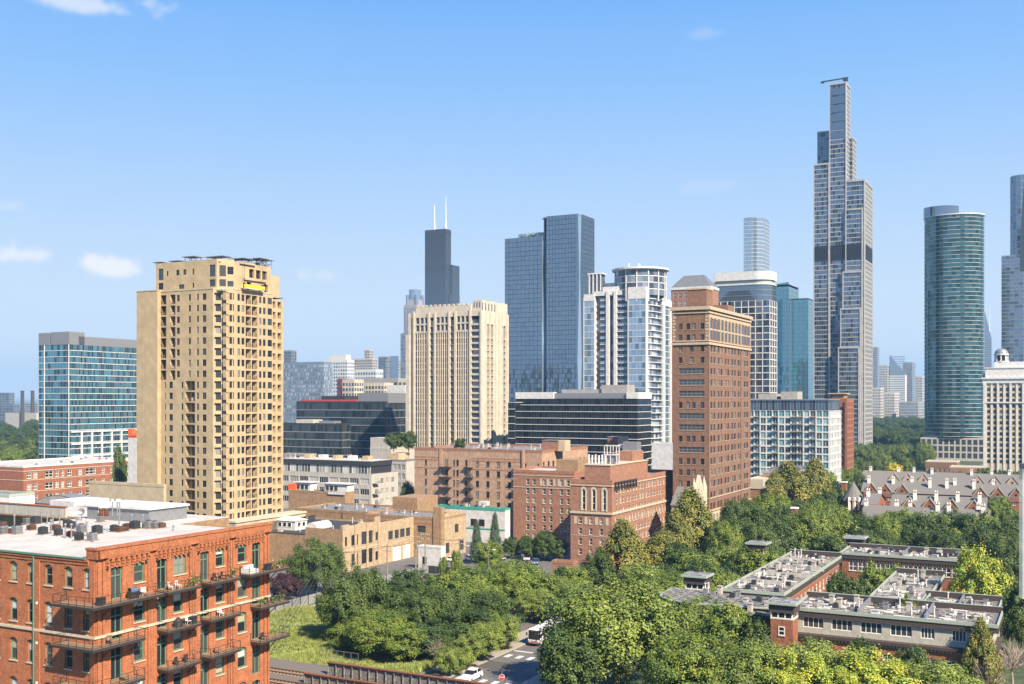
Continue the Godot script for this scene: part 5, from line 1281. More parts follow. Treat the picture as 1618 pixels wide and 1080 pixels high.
func far_skyline() -> void:
	# black stepped skyscraper with two masts
	var b := bd("black_stepped_skyscraper", "distant dark stepped skyscraper with two white roof masts", 672, 704, 723, 2512.0, "skyscraper")
	var H := hy(361, 2512.0); var H2 := hy(417, 2512.0); var dk := mat(0.03, 0.032, 0.038, 0.4)
	b.l = b.w
	var w := b.mb("shaft", dk); var lo := b.mb("mechanical_floors", M.black_iron, "stuff")
	var tw := b.w * 0.99
	var mid := b.us(709.0)
	w.box(ID, -b.w, 0, -b.w * 0.9, 0, H2, 0)
	w.box(ID, -b.w, H2, -b.w * 0.45, 0, H, 0)
	w.box(ID, -b.w * 0.3, 0, -b.w * 0.95, b.w * 0.12, H2, -b.w * 0.35)
	w.box(ID, -b.w, 0, -b.w * 1.0, b.w * 0.1, H2 - 70, -b.w * 0.2)
	for k in 9: lo.box(b.S(), b.w * k / 8 - 0.6, 0, 0, b.w * k / 8 + 0.6, H, 0.5)
	for y in [H - 12.0, H - 95.0, H2 - 6.0, 120.0]: lo.box(ID, -b.w - 0.6, y, -b.w * 0.45, 0.6, y + 8, 0.7)
	for k in 40: lo.box(b.S(), 0, k * (H / 40), 0.0, b.w, k * (H / 40) + 2.0, 0.3)
	b.finish()
	for q in [[681.5, 322.0], [699.5, 309.0]]:
		var m := MB.new(); var x := b.us(q[0]) - b.w; var tp := hy(q[1], 2530.0)
		m.tube(Vector3(x, H, -14), Vector3(x, H + 22, -14), 2.6, 2.2, 8); m.tube(Vector3(x, H + 22, -14), Vector3(x, H + 60, -14), 1.5, 1.2, 8); m.tube(Vector3(x, H + 60, -14), Vector3(x, tp, -14), 0.9, 0.5, 6); build(m, b.root, "mast", M.white_paint)
	# pinkish granite tower with a round lantern crown
	b = bd("granite_crown_tower", "distant pale granite tower with a round glass lantern crown", 638, 660, 671, 2300.0, "skyscraper")
	b.l = 34; H = hy(472, 2300.0)
	var gr := mat(0.42, 0.36, 0.35, 0.8, "mottle", 0.01)
	w = b.mb("wall", gr); w.box(ID, -b.w, 0, -b.l, 0, H - 12, 0); w.box(ID, -b.w + 4, H - 12, -b.l + 4, -4, H, -4)
	var st := b.mb("window_strips", M.pane, "stuff")
	for k in 9:
		st.col = Color(0.12, 0.15, 0.19); st.box(b.S(), b.w * (k + 0.3) / 9, 10, -1, b.w * (k + 0.7) / 9, H - 18, 0.3)
		st.box(b.E(), b.l * (k + 0.3) / 9, 10, -1, b.l * (k + 0.7) / 9, H - 18, 0.3)
	var cr := b.mb("lantern", M.far_blue); cr.tube(Vector3(-b.w / 2, H - 2, -b.l / 2), Vector3(-b.w / 2, hy(456, 2300.0), -b.l / 2), 13, 13, 16, true)
	for q in [[-6, -6], [-b.w + 6, -6], [-6, -b.l + 6], [-b.w + 6, -b.l + 6]]: cr.tube(Vector3(q[0], H - 12, q[1]), Vector3(q[0], H + 10, q[1]), 4, 4, 8, true)
	b.finish()
	var whites: Material = M.white_paint; var greys: Material = M.concrete; var creams: Material = M.cream
	var blue := [Color(0.14, 0.19, 0.26), Color(0.2, 0.26, 0.33), Color(0.10, 0.14, 0.2)]; var dkp := [Color(0.05, 0.06, 0.08), Color(0.1, 0.12, 0.15)]
	var bw := mat(0.16, 0.2, 0.26, 0.5); var tanm := mat(0.40, 0.34, 0.27, 0.9); var maroon := mat(0.16, 0.03, 0.035, 0.8); var slate := mat(0.13, 0.15, 0.18, 0.6); var rosy := mat(0.36, 0.2, 0.2, 0.8)
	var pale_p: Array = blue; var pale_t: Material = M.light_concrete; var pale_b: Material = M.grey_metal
	var list := [
		["dark_blue_slab_tower", "narrow dark blue slab tower peeping past the cream ribbed tower's west side", 633, 644, 648, 900.0, 526, bw, 3.3, 5, blue],
		["blue_banded_office", "broad blue banded office slab behind the tan tower's east side", 446, 512, 521, 900.0, 571, bw, 3.4, 26, blue + [Color(0.34, 0.4, 0.46)]],
		["small_dark_tower", "small dark tower just above the blue banded office slab", 449, 460, 463, 1500.0, 553, slate, 4.0, 4, dkp],
		["white_banded_tower", "white tower with blue window bands beside the blue office slab", 512, 549, 554, 1100.0, 568, whites, 3.6, 10, blue],
		["white_gridded_block", "white gridded block with angled roof beyond the dark stepped offices", 561, 594, 599, 1000.0, 583, whites, 4.4, 8, blue],
		["grey_stepped_hospital", "grey stepped tower block on the hazy skyline", 557, 588, 596, 2000.0, 566, tanm, 5.0, 9, dkp],
		["grey_core_tower", "slim raised core on the hazy grey stepped block", 576, 584, 586, 2010.0, 552, tanm, 5.0, 3, dkp],
		["slate_far_tower", "dark slate tower on the hazy skyline behind white boxes", 598, 612, 616, 1850.0, 563, slate, 4.5, 5, dkp],
		["pale_far_tower", "pale tower with a dark square glass front on the hazy skyline", 610, 630, 634, 1700.0, 567, greys, 4.5, 5, blue],
		["cream_hotel_block", "low cream block with dark square windows behind the red-edged roof", 543, 607, 614, 800.0, 604, creams, 3.6, 13, dkp],
		["cream_hotel_tower", "short cream stair tower at the end of the low cream block", 541, 560, 563, 790.0, 599, creams, 3.8, 4, dkp],
		["grey_roof_block", "long grey block with plain ribbed top behind the low cream block", 571, 629, 636, 860.0, 597, greys, 9.0, 8, dkp],
		["maroon_panel_block", "narrow maroon panelled block among the distant offices", 533, 543, 546, 820.0, 598, maroon, 4.0, 2, dkp],
		["blank_white_box", "large blank white box building behind the dark stepped offices", 612, 640, 645, 700.0, 608, whites, 60.0, 2, dkp],
		["pink_slim_tower", "slim rosy tower with blue lower floors beside the tallest tower", 1269, 1282, 1287, 1400.0, 513, rosy, 4.0, 6, blue],
		["cupola_block", "small pale classical block at the foot of the teal tower", 1268, 1284, 1288, 1000.0, 600, M.lime, 4.0, 5, dkp],
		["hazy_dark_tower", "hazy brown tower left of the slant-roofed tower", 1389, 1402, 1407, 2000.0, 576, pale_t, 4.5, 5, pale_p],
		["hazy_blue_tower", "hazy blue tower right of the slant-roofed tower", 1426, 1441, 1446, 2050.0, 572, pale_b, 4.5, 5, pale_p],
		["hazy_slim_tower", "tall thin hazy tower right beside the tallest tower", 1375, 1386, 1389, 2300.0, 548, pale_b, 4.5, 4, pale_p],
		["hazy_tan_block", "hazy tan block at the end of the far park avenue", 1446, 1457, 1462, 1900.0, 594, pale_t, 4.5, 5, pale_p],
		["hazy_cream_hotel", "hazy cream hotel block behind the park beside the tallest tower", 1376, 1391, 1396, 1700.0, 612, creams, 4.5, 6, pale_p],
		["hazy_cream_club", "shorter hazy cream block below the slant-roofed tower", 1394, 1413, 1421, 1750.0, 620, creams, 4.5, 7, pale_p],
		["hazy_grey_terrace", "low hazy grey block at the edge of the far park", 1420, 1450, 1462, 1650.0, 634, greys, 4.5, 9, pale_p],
		["old_power_station_hall", "tan windowless hall with tall dark slots and two chimneys far off", 9, 58, 64, 1500.0, 652, M.light_concrete, 26.0, 6, dkp],
		["far_grey_terminal", "grey terminal block behind the tan power station", 0, 22, 26, 1900.0, 638, slate, 5.0, 6, dkp],
		["far_slate_office", "slate office block at the very edge of the skyline", -14, 15, 19, 2100.0, 620, slate, 4.5, 5, dkp],
		["far_grey_flats", "pale hazy flats between the chimneys and the blue block", 40, 60, 66, 2300.0, 636, greys, 4.5, 6, dkp]]
	for q in list:
		var o := far_block(q[0], q[1], q[2], q[3], q[4], q[5], q[6], q[7], q[8], q[9], q[10])
		if q[0] == "pale_far_tower": o.mb("dark_front", M.far_blue).box(o.S(), o.w * 0.35, 60, 0, o.w, hy(582, 1700.0) + 20, 0.4)
		if q[0] == "white_banded_tower": o.mb("roof_plant", M.white_paint).box(ID, -o.w * 0.8, hy(568, 1100.0), -10, -o.w * 0.1, hy(566, 1100.0) + 4, -2)
		if q[0] == "cupola_block": o.mb("cupola", M.lime).tube(Vector3(-o.w / 2, hy(600, 1000.0), -6), Vector3(-o.w / 2, hy(588, 1000.0), -6), 4.0, 2.5, 8, true)
		o.finish()
	# chimneys of the power station
	for q in [[33.0, 39.0], [49.0, 55.0]]:
		var c := thing("power_station_chimney", "tall dark chimney, the %s of two on the tan power station" % ["westernmost", "easternmost"][0 if q[0] < 40 else 1], "chimney", spot((q[0] + q[1]) / 2, 1510.0), TURN, "chimneys of the power station")
		var m := MB.new(); m.tube(Vector3.ZERO, Vector3(0, hy(618, 1510.0), 0), 2.9, 2.3, 12, true); build(m, c, "shaft", M.dark_trim)
		m = MB.new(); m.tube(Vector3(0, hy(618, 1510.0), 0), Vector3(0, hy(618, 1510.0) + 1, 0), 2.6, 2.6, 12, true); build(m, c, "rim", M.dark_metal)
	# tower with a sliced diamond top
	b = bd("slant_roof_tower", "distant pale tower with a steeply sliced diamond roof", 1405, 1430, 1437, 2000.0, "skyscraper")
	var ha := hy(560, 2000.0); var hb := hy(592, 2000.0); b.l = 20
	w = b.mb("wall", M.white_paint); w.box(ID, -b.w, 0, -b.l, 0, hb, 0)
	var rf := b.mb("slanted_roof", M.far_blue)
	rf.tri(Vector3(-b.w, hb, 0), Vector3(0, hb, 0), Vector3(-b.w, ha, 0)); rf.quad(Vector3(0, hb, 0), Vector3(0, hb, -b.l), Vector3(-b.w, ha, -b.l), Vector3(-b.w, ha, 0)); rf.tri(Vector3(0, hb, -b.l), Vector3(-b.w, hb, -b.l), Vector3(-b.w, ha, -b.l)); rf.quad(Vector3(-b.w, hb, -b.l), Vector3(-b.w, hb, 0), Vector3(-b.w, ha, 0), Vector3(-b.w, ha, -b.l))
	st = b.mb("window_bands", M.pane, "stuff"); st.col = Color(0.2, 0.25, 0.3)
	for k in 26: st.box(b.S(), 0.6, 20 + k * 4.2, -0.2, b.w - 0.6, 21.8 + k * 4.2, 0.2)
	b.finish()
	# wedge-topped tower with a needle
	b = bd("needle_wedge_tower", "distant pale wedge-topped tower with a needle spire beside the oval tower", 1548, 1566, 1574, 2000.0, "skyscraper")
	ha = hy(491, 2000.0); hb = hy(535, 2000.0); b.l = 20
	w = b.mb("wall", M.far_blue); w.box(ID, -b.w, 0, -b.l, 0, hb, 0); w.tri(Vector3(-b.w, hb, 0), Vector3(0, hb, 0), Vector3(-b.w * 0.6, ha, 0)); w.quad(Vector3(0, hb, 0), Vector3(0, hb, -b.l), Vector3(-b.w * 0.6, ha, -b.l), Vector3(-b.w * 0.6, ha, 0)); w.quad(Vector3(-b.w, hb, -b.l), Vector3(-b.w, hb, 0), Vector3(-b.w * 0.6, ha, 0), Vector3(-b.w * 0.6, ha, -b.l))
	b.mb("spire", M.white_paint).tube(Vector3(-4, hb, -8), Vector3(-4, hy(476, 2000.0), -8), 1.4, 0.4, 6)
	st = b.mb("floor_bands", M.grey_metal, "stuff")
	for k in 36: st.box(b.S(), 0, 10 + k * 4.2, -0.2, b.w, 11.2 + k * 4.2, 0.2)
	b.finish()
	# two dark glass offices with steps
	var opt := {"glass": M.office_teal, "pal": MIXED, "band": M.grey_metal, "bh": 0.5, "bp": 0.15, "jit": 0.03, "mull": M.dark_metal, "mw": 0.3, "every": 3}
	b = bd("red_edged_dark_office", "dark glass office with grey roof house and a red roof edge", 469, 609, 645, 600.0)
	H = 43.5
	curtain(b, b.S(), 0, b.w, H - 10 * 4.3, 4.3, 10, 33, opt); curtain(b, b.E(), 0, b.l, H - 10 * 4.3, 4.3, 10, 16, opt)
	facade(b.mb("back_wall", M.dark_metal), b.N(), 0, b.w, 0, H, [], 0); facade(b.mb("back_wall", M.dark_metal), b.We(), 0, b.l, 0, H, [], 0)
	flat_roof(b, H, M.concrete, M.dark_metal, 0.9)
	b.mb("roof_house", M.grey_metal).box(b.S(), b.us(563.0), H, -20, b.us(610.0) , H + 5.6, -2); b.mb("roof_house_low", M.dark_metal).box(b.S(), b.us(498.0), H, -22, b.us(535.0), H + 4.0, -6)
	b.mb("red_edge", mat(0.45, 0.05, 0.05, 0.7)).box(b.S(), b.us(474.0), H + 0.6, -4, b.us(562.0), H + 1.9, -1.0)
	b.finish()
	b = bd("low_dark_glass_office", "lower dark glass office wing with roof plant in front of the red-edged office", 430, 540, 554, 560.0)
	H = 32.0
	curtain(b, b.S(), 0, b.w, 0, 4.0, 8, 30, opt); curtain(b, b.E(), 0, b.l, 0, 4.0, 8, 7, opt)
	facade(b.mb("back_wall", M.dark_metal), b.N(), 0, b.w, 0, H, [], 0); facade(b.mb("back_wall", M.dark_metal), b.We(), 0, b.l, 0, H, [], 0)
	flat_roof(b, H, M.concrete, M.dark_metal, 0.9)
	b.mb("roof_plant", M.light_concrete).box(ID, -b.w * 0.75, H, -14, -b.w * 0.5, H + 2.6, -6); b.mb("roof_duct", M.grey_metal).box(ID, -b.w * 0.42, H, -12, -b.w * 0.2, H + 2.0, -6)
	b.finish()

# ---------------------------------------------------------------- blocks on the west side
func left_blocks() -> void:
	var b := bd("long_red_brick_block", "long low red brick block with white roof and pale stone bands", -60, 37, 230, 410.0)
	var H := 19.5; var st := style(M.white_trim, [M.glass_dark, M.glass_grey, M.glass_blind], 2, 2, 0.14, M.lime)
	var hs := []; var he := []
	for y in [15.0, 10.6, 6.2]:
		for x in [3.0, 8.5, 14.0, 18.5]: hs.append(Rect2(x, y, 1.5, 2.3))
		var k := 0
		for px in [43.0, 53.0, 72.0, 88.0, 97.0, 107.0, 124.0, 136.0, 147.0, 161.0, 175.0, 185.0, 197.0, 209.0]:
			he.append(Rect2(b.ue(px), y, [2.0, 1.9, 3.6, 1.5, 1.5][k % 5], 2.4)); k += 1
	shell(b, "wall", M.red_brick, 0, H, hs, he, 0.4)
	for r in hs: window(b.root, b.S(), r, st, 0.2)
	for r in he: window(b.root, b.E(), r, st, 0.2)
	for y in [14.3, 9.9, 17.8]:
		var m := MB.new(); m.box(b.S(), 0, y, 0, b.w + 0.1, y + 0.25, 0.1); m.box(b.E(), -0.1, y, 0, b.l, y + 0.25, 0.101); build(m, b.root, "stone_band", M.lime)
	flat_roof(b, H, M.white_roof, M.white_paint, 0.5)
	b.finish()
	roof_units(b.root, "long red brick block", H, -b.w + 2, -2, -b.l + 4, -2, 14)
	b = bd("white_wall_orange_top", "blank white end wall with an orange painted top corner beside the tan tower", 203, 216, 226, 400.0)
	shell(b, "wall", M.white_paint, 0, hy(690, 400.0)); flat_roof(b, hy(690, 400.0), M.tar_roof, M.orange, 0.4)
	b.mb("orange_band", M.orange).box(ID, -b.w - 0.06, hy(690, 400.0) - 0.1, -b.l - 0.06, 0.06, hy(685, 400.0), 0.06); b.mb("orange_corner", M.orange).box(ID, -b.w - 0.05, hy(685, 400.0), -2, -b.w + 1.8, hy(677, 400.0), 0.05)
	b.finish()
	b = bd("beige_podium_wing", "plain beige rendered low wing at the foot of the tan tower", 141, 259, 263, 262.0)
	shell(b, "wall", M.yellow_pale, 0, 24); flat_roof(b, 24, M.tar_roof, M.yellow_pale, 0.5); b.finish()
	b = bd("grey_barrel_roof_shed", "low shed with a pale grey curved metal roof behind the loft", 52, 138, 165, 300.0)
	H = 15.5
	shell(b, "wall", M.concrete, 0, H)
	var rf := b.mb("curved_roof", M.grey_metal)
	for k in 12:
		var t0 := k / 12.0; var t1 := (k + 1) / 12.0
		rf.quad(Vector3(-b.w * (1 - t0), H + 2.6 * sin(PI * t0), 0.3), Vector3(-b.w * (1 - t1), H + 2.6 * sin(PI * t1), 0.3), Vector3(-b.w * (1 - t1), H + 2.6 * sin(PI * t1), -b.l), Vector3(-b.w * (1 - t0), H + 2.6 * sin(PI * t0), -b.l))
		b.mb("gable_end", M.concrete).quad(Vector3(-b.w * (1 - t0), H, 0.2), Vector3(-b.w * (1 - t1), H, 0.2), Vector3(-b.w * (1 - t1), H + 2.6 * sin(PI * t1), 0.2), Vector3(-b.w * (1 - t0), H + 2.6 * sin(PI * t0), 0.2))
	b.mb("roof_hatch", M.dark_metal).box(ID, -b.w * 0.45, H + 2.4, -18, -b.w * 0.25, H + 3.3, -12)
	b.finish()
	b = bd("white_roof_house_block", "white painted roof house with a green door beyond the loft roof", -40, 15, 54.5, 178.0)
	shell(b, "wall", M.white_paint, 0, 29.3, [], [Rect2(3.4, 24.2, 1.5, 2.7)], 0.2); flat_roof(b, 29.2, M.tar_roof, M.copper, 0.25)
	b.mb("door", M.green_frame).box(b.E(), 3.4, 24.2, -0.15, 4.9, 26.9, -0.08)
	b.finish()
	b = bd("dark_roof_lean_to", "low brown lean-to buildings between the loft and the tan tower", 60, 150, 240, 225.0)
	shell(b, "wall", M.buff_brick, 0, 20.5); flat_roof(b, 20.5, M.dark_roof, M.buff_brick, 0.6)
	b.mb("skylight", M.grey_metal).box(ID, -12, 20.5, -8, -2, 21.6, -3); b.mb("roof_vent", M.white_paint).box(ID, -26, 20.5, -20, -18, 22.2, -10)
	b.finish()
	b = bd("glazed_grid_shed", "dark small-paned greenhouse-like block beside the white roof house", 262, 275, 286, 176.0)
	shell(b, "wall", M.dark_metal, 0, 0.1); curtain(b, b.S(), 0, b.w, 0, 2.0, 13, 4, {"glass": M.office_black, "band": M.black_iron, "bh": 0.12, "mull": M.black_iron, "mw": 0.12}); curtain(b, b.E(), 0, b.l, 0, 2.0, 13, 3, {"glass": M.office_black, "band": M.black_iron, "bh": 0.12, "mull": M.black_iron, "mw": 0.12})
	b.mb("roof", M.concrete).box(ID, -b.w - 0.2, 26, -b.l, 0.2, 26.4, 0.2)
	b.finish()

# ---------------------------------------------------------------- brick blocks of the middle ground
func brick_mid() -> void:
	# peach brick loft with fire escapes
	var b := bd("peach_brick_loft", "long peach brick loft block with arched windows, balconies and a zigzag fire escape", 655, 856, 928.5, 368.0)
	var S := b.S(); var E := b.E(); var H := 27.2
	var zs := func(z: float) -> float: return b.us(640 + z / 3.517)
	var zee := func(z: float) -> float: return b.ue(640 + z / 3.517)
	var st := style(M.dark_frame, [M.glass_dark, M.glass_grey, M.glass_dark, M.glass_blind], 1, 2, 0.1, M.peach_brick)
	var hs := []; var he := []; var fh := 3.62
	for f in 6:
		var y := 21.6 - fh * f
		for q in [[110, 122], [223, 240], [268, 277], [285, 298], [393, 411], [451, 469], [510, 528], [571, 589], [334, 347]]:
			hs.append(Rect2(zs.call(float(q[0])), y, zs.call(float(q[1])) - zs.call(float(q[0])), 2.2))
		if f % 2 == 0:
			for q in [[666, 674], [736, 744]]: hs.append(Rect2(zs.call(float(q[0])), y + 0.4, zs.call(float(q[1])) - zs.call(float(q[0])), 1.2))
		for q in [[767, 776], [793, 804], [819, 830], [845, 856], [866, 878], [893, 903], [918, 930], [945, 955], [966, 978], [990, 1002]]:
			he.append(Rect2(zee.call(float(q[0])), y + 0.1, zee.call(float(q[1])) - zee.call(float(q[0])), 2.2))
	shell(b, "wall", M.peach_brick, 0, H, hs, he, 0.35)
	for r in hs: window(b.root, S, r, st, 0.22)
	for r in he: window(b.root, E, r, st, 0.22)
	flat_roof(b, H, M.tar_roof, M.hotel_brick, 0.7)
	# darker brick bands, corner tower
	for y in [24.3, 23.4, 20.4]:
		var m := MB.new(); m.box(S, zs.call(370.0), y, 0, zs.call(645.0), y + 0.35, 0.04); build(m, b.root, "brick_band", M.hotel_brick); boxat(b.root, "brick_band", M.hotel_brick, 0, y, 0, zs.call(190.0), y + 0.35, 0.04, S)
	boxat(b.root, "corner_tower", M.peach_brick, zs.call(652.0), 0, 0, zs.call(662.0), H + 0.8, 0.5, S)
	for z in [192.0, 648.0]: boxat(b.root, "pier", M.peach_brick, zs.call(z), 0, 0, zs.call(z + 16), H + 0.4, 0.25, S)
	for f in 5:
		var y := 21.2 - fh * f
		for q in [[196, 260], [600, 648]]: # balconies
			var dk := boxat(b.root, "balcony", M.dark_trim, zs.call(float(q[0])), y - 0.2, 0, zs.call(float(q[1])), y, 1.6, S)
			var rl := MB.new(); rail_box(rl, S, zs.call(float(q[0])), zs.call(float(q[1])), y, 1.6, 1.05, 0.45, 0.035); build(rl, dk, "railing", M.black_iron)
		var fe := boxat(b.root, "fire_escape_landing", M.black_iron, zs.call(330.0), y - 0.08, 0, zs.call(380.0), y, 1.1, S)
		var fr := MB.new(); rail_box(fr, S, zs.call(330.0), zs.call(380.0), y, 1.1, 1.0, 1.2, 0.035)
		if f < 4:
			var p0 := Vector3(zs.call(345.0), y, 0.9); var p1 := Vector3(zs.call(384.0), y - fh, 0.9)
			for o in [0.0, -0.5]: fr.tube(S * (p0 + Vector3(0, 0, o)), S * (p1 + Vector3(0, 0, o)), 0.09, 0.09, 4)
			fr.tube(S * (p0 + Vector3(0, 1, 0)), S * (p1 + Vector3(0, 1, 0)), 0.05, 0.05, 4)
			for s in 10: fr.box(S * Transform3D(Basis.IDENTITY, p0.lerp(p1, s / 10.0)), -0.15, -0.05, -0.5, 0.2, 0.0, 0.0)
		build(fr, fe, "stair", M.black_iron)
	for q in [[905, 925], [940, 956]]:
		for f in 3:
			var dk := boxat(b.root, "balcony", M.dark_trim, zee.call(float(q[0])), 20.0 - fh * f, 0, zee.call(float(q[1])), 20.2 - fh * f, 1.6, E)
			var rl := MB.new(); rail_box(rl, E, zee.call(float(q[0])), zee.call(float(q[1])), 20.2 - fh * f, 1.6, 1.05, 0.3); build(rl, dk, "railing", M.black_iron)
	b.finish()
	roof_units(b.root, "peach brick loft", H, -b.w + 2, -2, -b.l + 2, -2, 26)
	for q in [["red roof house with pale side on the peach loft, the larger one", 690, 805, 3.6, -10.0], ["smaller red roof house at the back of the peach loft", 884, 955, 4.2, -38.0]]:
		var u: float = zs.call(float(q[1])); var r := thing("rooftop_house", q[0], "roof house", b.root.transform * Vector3(u - b.w, H, q[4]), TURN, "roof houses on the peach loft")
		var ww: float = (q[2] - q[1]) * 0.055
		boxat(r, "wall", M.hotel_brick, 0, 0, -5, ww, q[3], 0); boxat(r, "end_wall", M.yellow_pale, ww, 0, -4.9, ww + 2.4, q[3] + 0.2, -0.1); boxat(r, "roof", M.tar_roof, -0.2, q[3], -5.2, ww, q[3] + 0.2, 0.2)
	# hotel: front wing and rear wing
	b = bd("red_brick_hotel_front_wing", "red brick hotel wing with tall arched top windows and stone bands", 901.5, 966.5, 1063.5, 290.0)
	S = b.S(); E = b.E(); H = 22.6; fh = 2.84
	zs = func(z: float) -> float: return b.us(640 + z / 3.517)
	var sw := style(M.white_trim, [M.glass_grey, M.glass_dark, M.glass_blind, M.glass_grey], 1, 2, 0.08, M.lime)
	var tall := style(M.white_trim, [M.glass_dark, M.glass_mid], 1, 3, 0.12, M.lime)
	hs = []; he = []; var hw := []
	for z in [993.0, 1049.0, 1108.0]:
		var r := Rect2(zs.call(z - 9), 15.2, zs.call(z + 9) - zs.call(z - 9), 5.4); hs.append(r); hw.append(r)
	for f in 6:
		var y := 11.3 - fh * f
		if y > 0.2:
			for z in [973.0, 1032.0, 1090.0]: hs.append(Rect2(zs.call(z - 9), y, zs.call(z + 9) - zs.call(z - 9), 1.75))
	for f in 8:
		var y := 19.6 - fh * f
		if y < 0.2: break
		for k in 18:
			var x := 3.0 + k * (b.l - 5.0) / 18.0 + (0.35 if k % 2 else 0.0); he.append(Rect2(x, y, 1.05, 1.75))
	shell(b, "wall", M.hotel_brick, 0, H, hs, he, 0.35)
	for r in hs: window(b.root, S, r, tall if r in hw else sw, 0.2)
	for r in he: window(b.root, E, r, sw, 0.2)
	for r: Rect2 in hw:
		var m := MB.new(); m.box(S, r.position.x - 0.4, r.position.y - 0.3, 0, r.position.x, r.end.y, 0.15); m.box(S, r.end.x, r.position.y - 0.3, 0, r.end.x + 0.4, r.end.y, 0.15)
		for k in 8:
			var a0 := PI * k / 8; var a1 := PI * (k + 1) / 8; var R := r.size.x / 2
			var c := Vector3(r.position.x + R, r.end.y, 0.15)
			m.quad(S * (c + Vector3(cos(a0) * (R + 0.4), sin(a0) * (R + 0.4), 0)), S * (c + Vector3(cos(a1) * (R + 0.4), sin(a1) * (R + 0.4), 0)), S * (c + Vector3(cos(a1) * R * 0.55, sin(a1) * R * 0.55, 0)), S * (c + Vector3(cos(a0) * R * 0.55, sin(a0) * R * 0.55, 0)))
		build(m, b.root, "arched_surround", M.lime)
	for q in [[14.1, 0.55, 0.35], [H - 0.9, 0.25, 0.2], [8.0, 0.15, 0.08]]:
		var m := MB.new(); m.box(S, -0.1, q[0], 0, b.w + q[2], q[0] + q[1], q[2]); m.box(E, 0, q[0], 0, b.l, q[0] + q[1], q[2] + 0.001); build(m, b.root, "stone_band", M.lime)
	var pn := b.mb("stone_panels", M.lime, "stuff")
	for k in 19:
		var x := 2.4 + k * (b.l - 5.0) / 18.0; pn.box(E, x, 11.3, 0, x + 0.5, 13.0, 0.06)
	for z in [945.0, 1003.0, 1062.0, 1120.0]: pn.box(S, zs.call(z) - 0.3, 11.2, 0, zs.call(z) + 0.5, 13.2, 0.06)
	flat_roof(b, H, M.tar_roof, M.hotel_brick, 0.8)
	# set-back top storey and roof plant
	b.mb("roof_storey", M.hotel_brick).box(ID, -b.w + 2.0, H, -34, -2.5, H + 4.4, -5); b.mb("roof_storey_coping", M.lime).box(ID, -b.w + 1.8, H + 4.4, -34.2, -2.3, H + 4.7, -4.8)
	b.mb("stair_house", M.hotel_brick).box(ID, -9, H + 4.7, -33, -3.5, H + 7.5, -24)
	b.finish()
	var base := b.root.transform
	var cp := thing("rooftop_cooling_plant", "white framed cooling towers and pipes on the hotel's front roof storey", "cooling plant", base * Vector3(-b.w + 3, H + 4.7, -7))
	for k in 6:
		var m := MB.new(); m.tube(Vector3(k * 1.0 - 0.6, 0, 0), Vector3(k * 1.0 - 0.6, 2.6 - 0.2 * (k % 2), 0), 0.28, 0.28, 8, true); build(m, cp, "flue", M.white_paint)
	var fm := MB.new()
	for x in [3.2, 5.0, 6.8]:
		for z in [-4.0, -2.0]: fm.box(ID, x, 0, z, x + 0.2, 5.2, z + 0.2)
	for y in [2.4, 4.9]: fm.box(ID, 3.2, y, -4, 7.0, y + 0.25, -3.8); fm.box(ID, 3.2, y, -2, 7.0, y + 0.25, -1.8); fm.box(ID, 3.2, y, -4, 3.4, y + 0.25, -2); fm.box(ID, 6.8, y, -4, 7.0, y + 0.25, -2)
	build(fm, cp, "frame", M.white_paint); boxat(cp, "tank", M.grey_metal, 3.5, 0.3, -3.8, 6.7, 2.3, -2.2)
	var au := thing("rooftop_air_handler", "large grey air handler on the hotel's stair house", "air handler", base * Vector3(-8, H + 7.5, -31))
	boxat(au, "casing", M.grey_metal, 0, 0.3, 0, 4.6, 2.6, 3.2); boxat(au, "plinth", M.concrete, 0, 0, 0, 4.6, 0.3, 3.2); boxat(au, "duct", M.white_paint, -1.8, 0.6, 0.6, 0, 1.8, 2.0)
	var sg := thing("hotel_roof_sign_frame", "long iron sign frame along the hotel's east parapet", "sign frame", base * Vector3(0.3, H - 0.6, -1.5))
	var sm := MB.new()
	for k in 8: sm.box(ID, 0, -1.6, -k * 2.2, 0.5, 0.9, -k * 2.2 + 0.12)
	build(sm, sg, "bracket", M.black_iron)
	sm = MB.new(); sm.box(ID, 0.3, 0.6, -15.6, 0.45, 0.9, 0.2); sm.box(ID, 0.3, -0.4, -15.6, 0.45, -0.2, 0.2); build(sm, sg, "rail", M.black_iron)
	b = bd("red_brick_hotel_rear_wing", "lower rear wing of the red brick hotel facing the parking yard", 811, 907, 912, 333.0)
	b.l = 20; S = b.S(); H = 22.3
	hs = []
	var zr := func(z: float) -> float: return b.us(640 + z / 3.517)
	for f in 7:
		var y := 18.3 - fh * f
		for z in [682.0, 717.0, 773.0, 811.0, 869.0, 906.0]: hs.append(Rect2(zr.call(z - 8), y, zr.call(z + 8) - zr.call(z - 8), 1.8))
	shell(b, "wall", M.hotel_brick, 0, H, hs, [], 0.35)
	for r in hs: window(b.root, S, r, sw, 0.2)
	pn = b.mb("stone_panels", M.lime, "stuff")
	for z in [755.0, 793.0, 829.0, 854.0, 890.0, 922.0]: pn.box(S, zr.call(z) - 0.35, 18.2, 0, zr.call(z) + 0.35, 20.4, 0.06)
	for y in [17.4, 21.2]: boxat(b.root, "stone_band", M.lime, 0, y, 0, b.w, y + 0.2, 0.12, S)
	flat_roof(b, H, M.white_roof, M.hotel_brick, 0.7)
	b.mb("stair_house", M.buff_brick).box(ID, -8.0, H, -14, -0.5, H + 4.0, -4)
	b.finish()
	b = bd("hotel_garage", "small one-storey brick garage at the hotel's corner", 872, 905, 912, 262.0)
	shell(b, "wall", M.hotel_brick, 0, 5.2); flat_roof(b, 5.2, M.tar_roof, M.hotel_brick, 0.5)
	for u in [2.0, 4.2]: boxat(b.root, "wall_lamp", M.white_trim, u - 0.15, 4.0, 0, u + 0.15, 4.25, 0.25, b.S())
	b.finish()
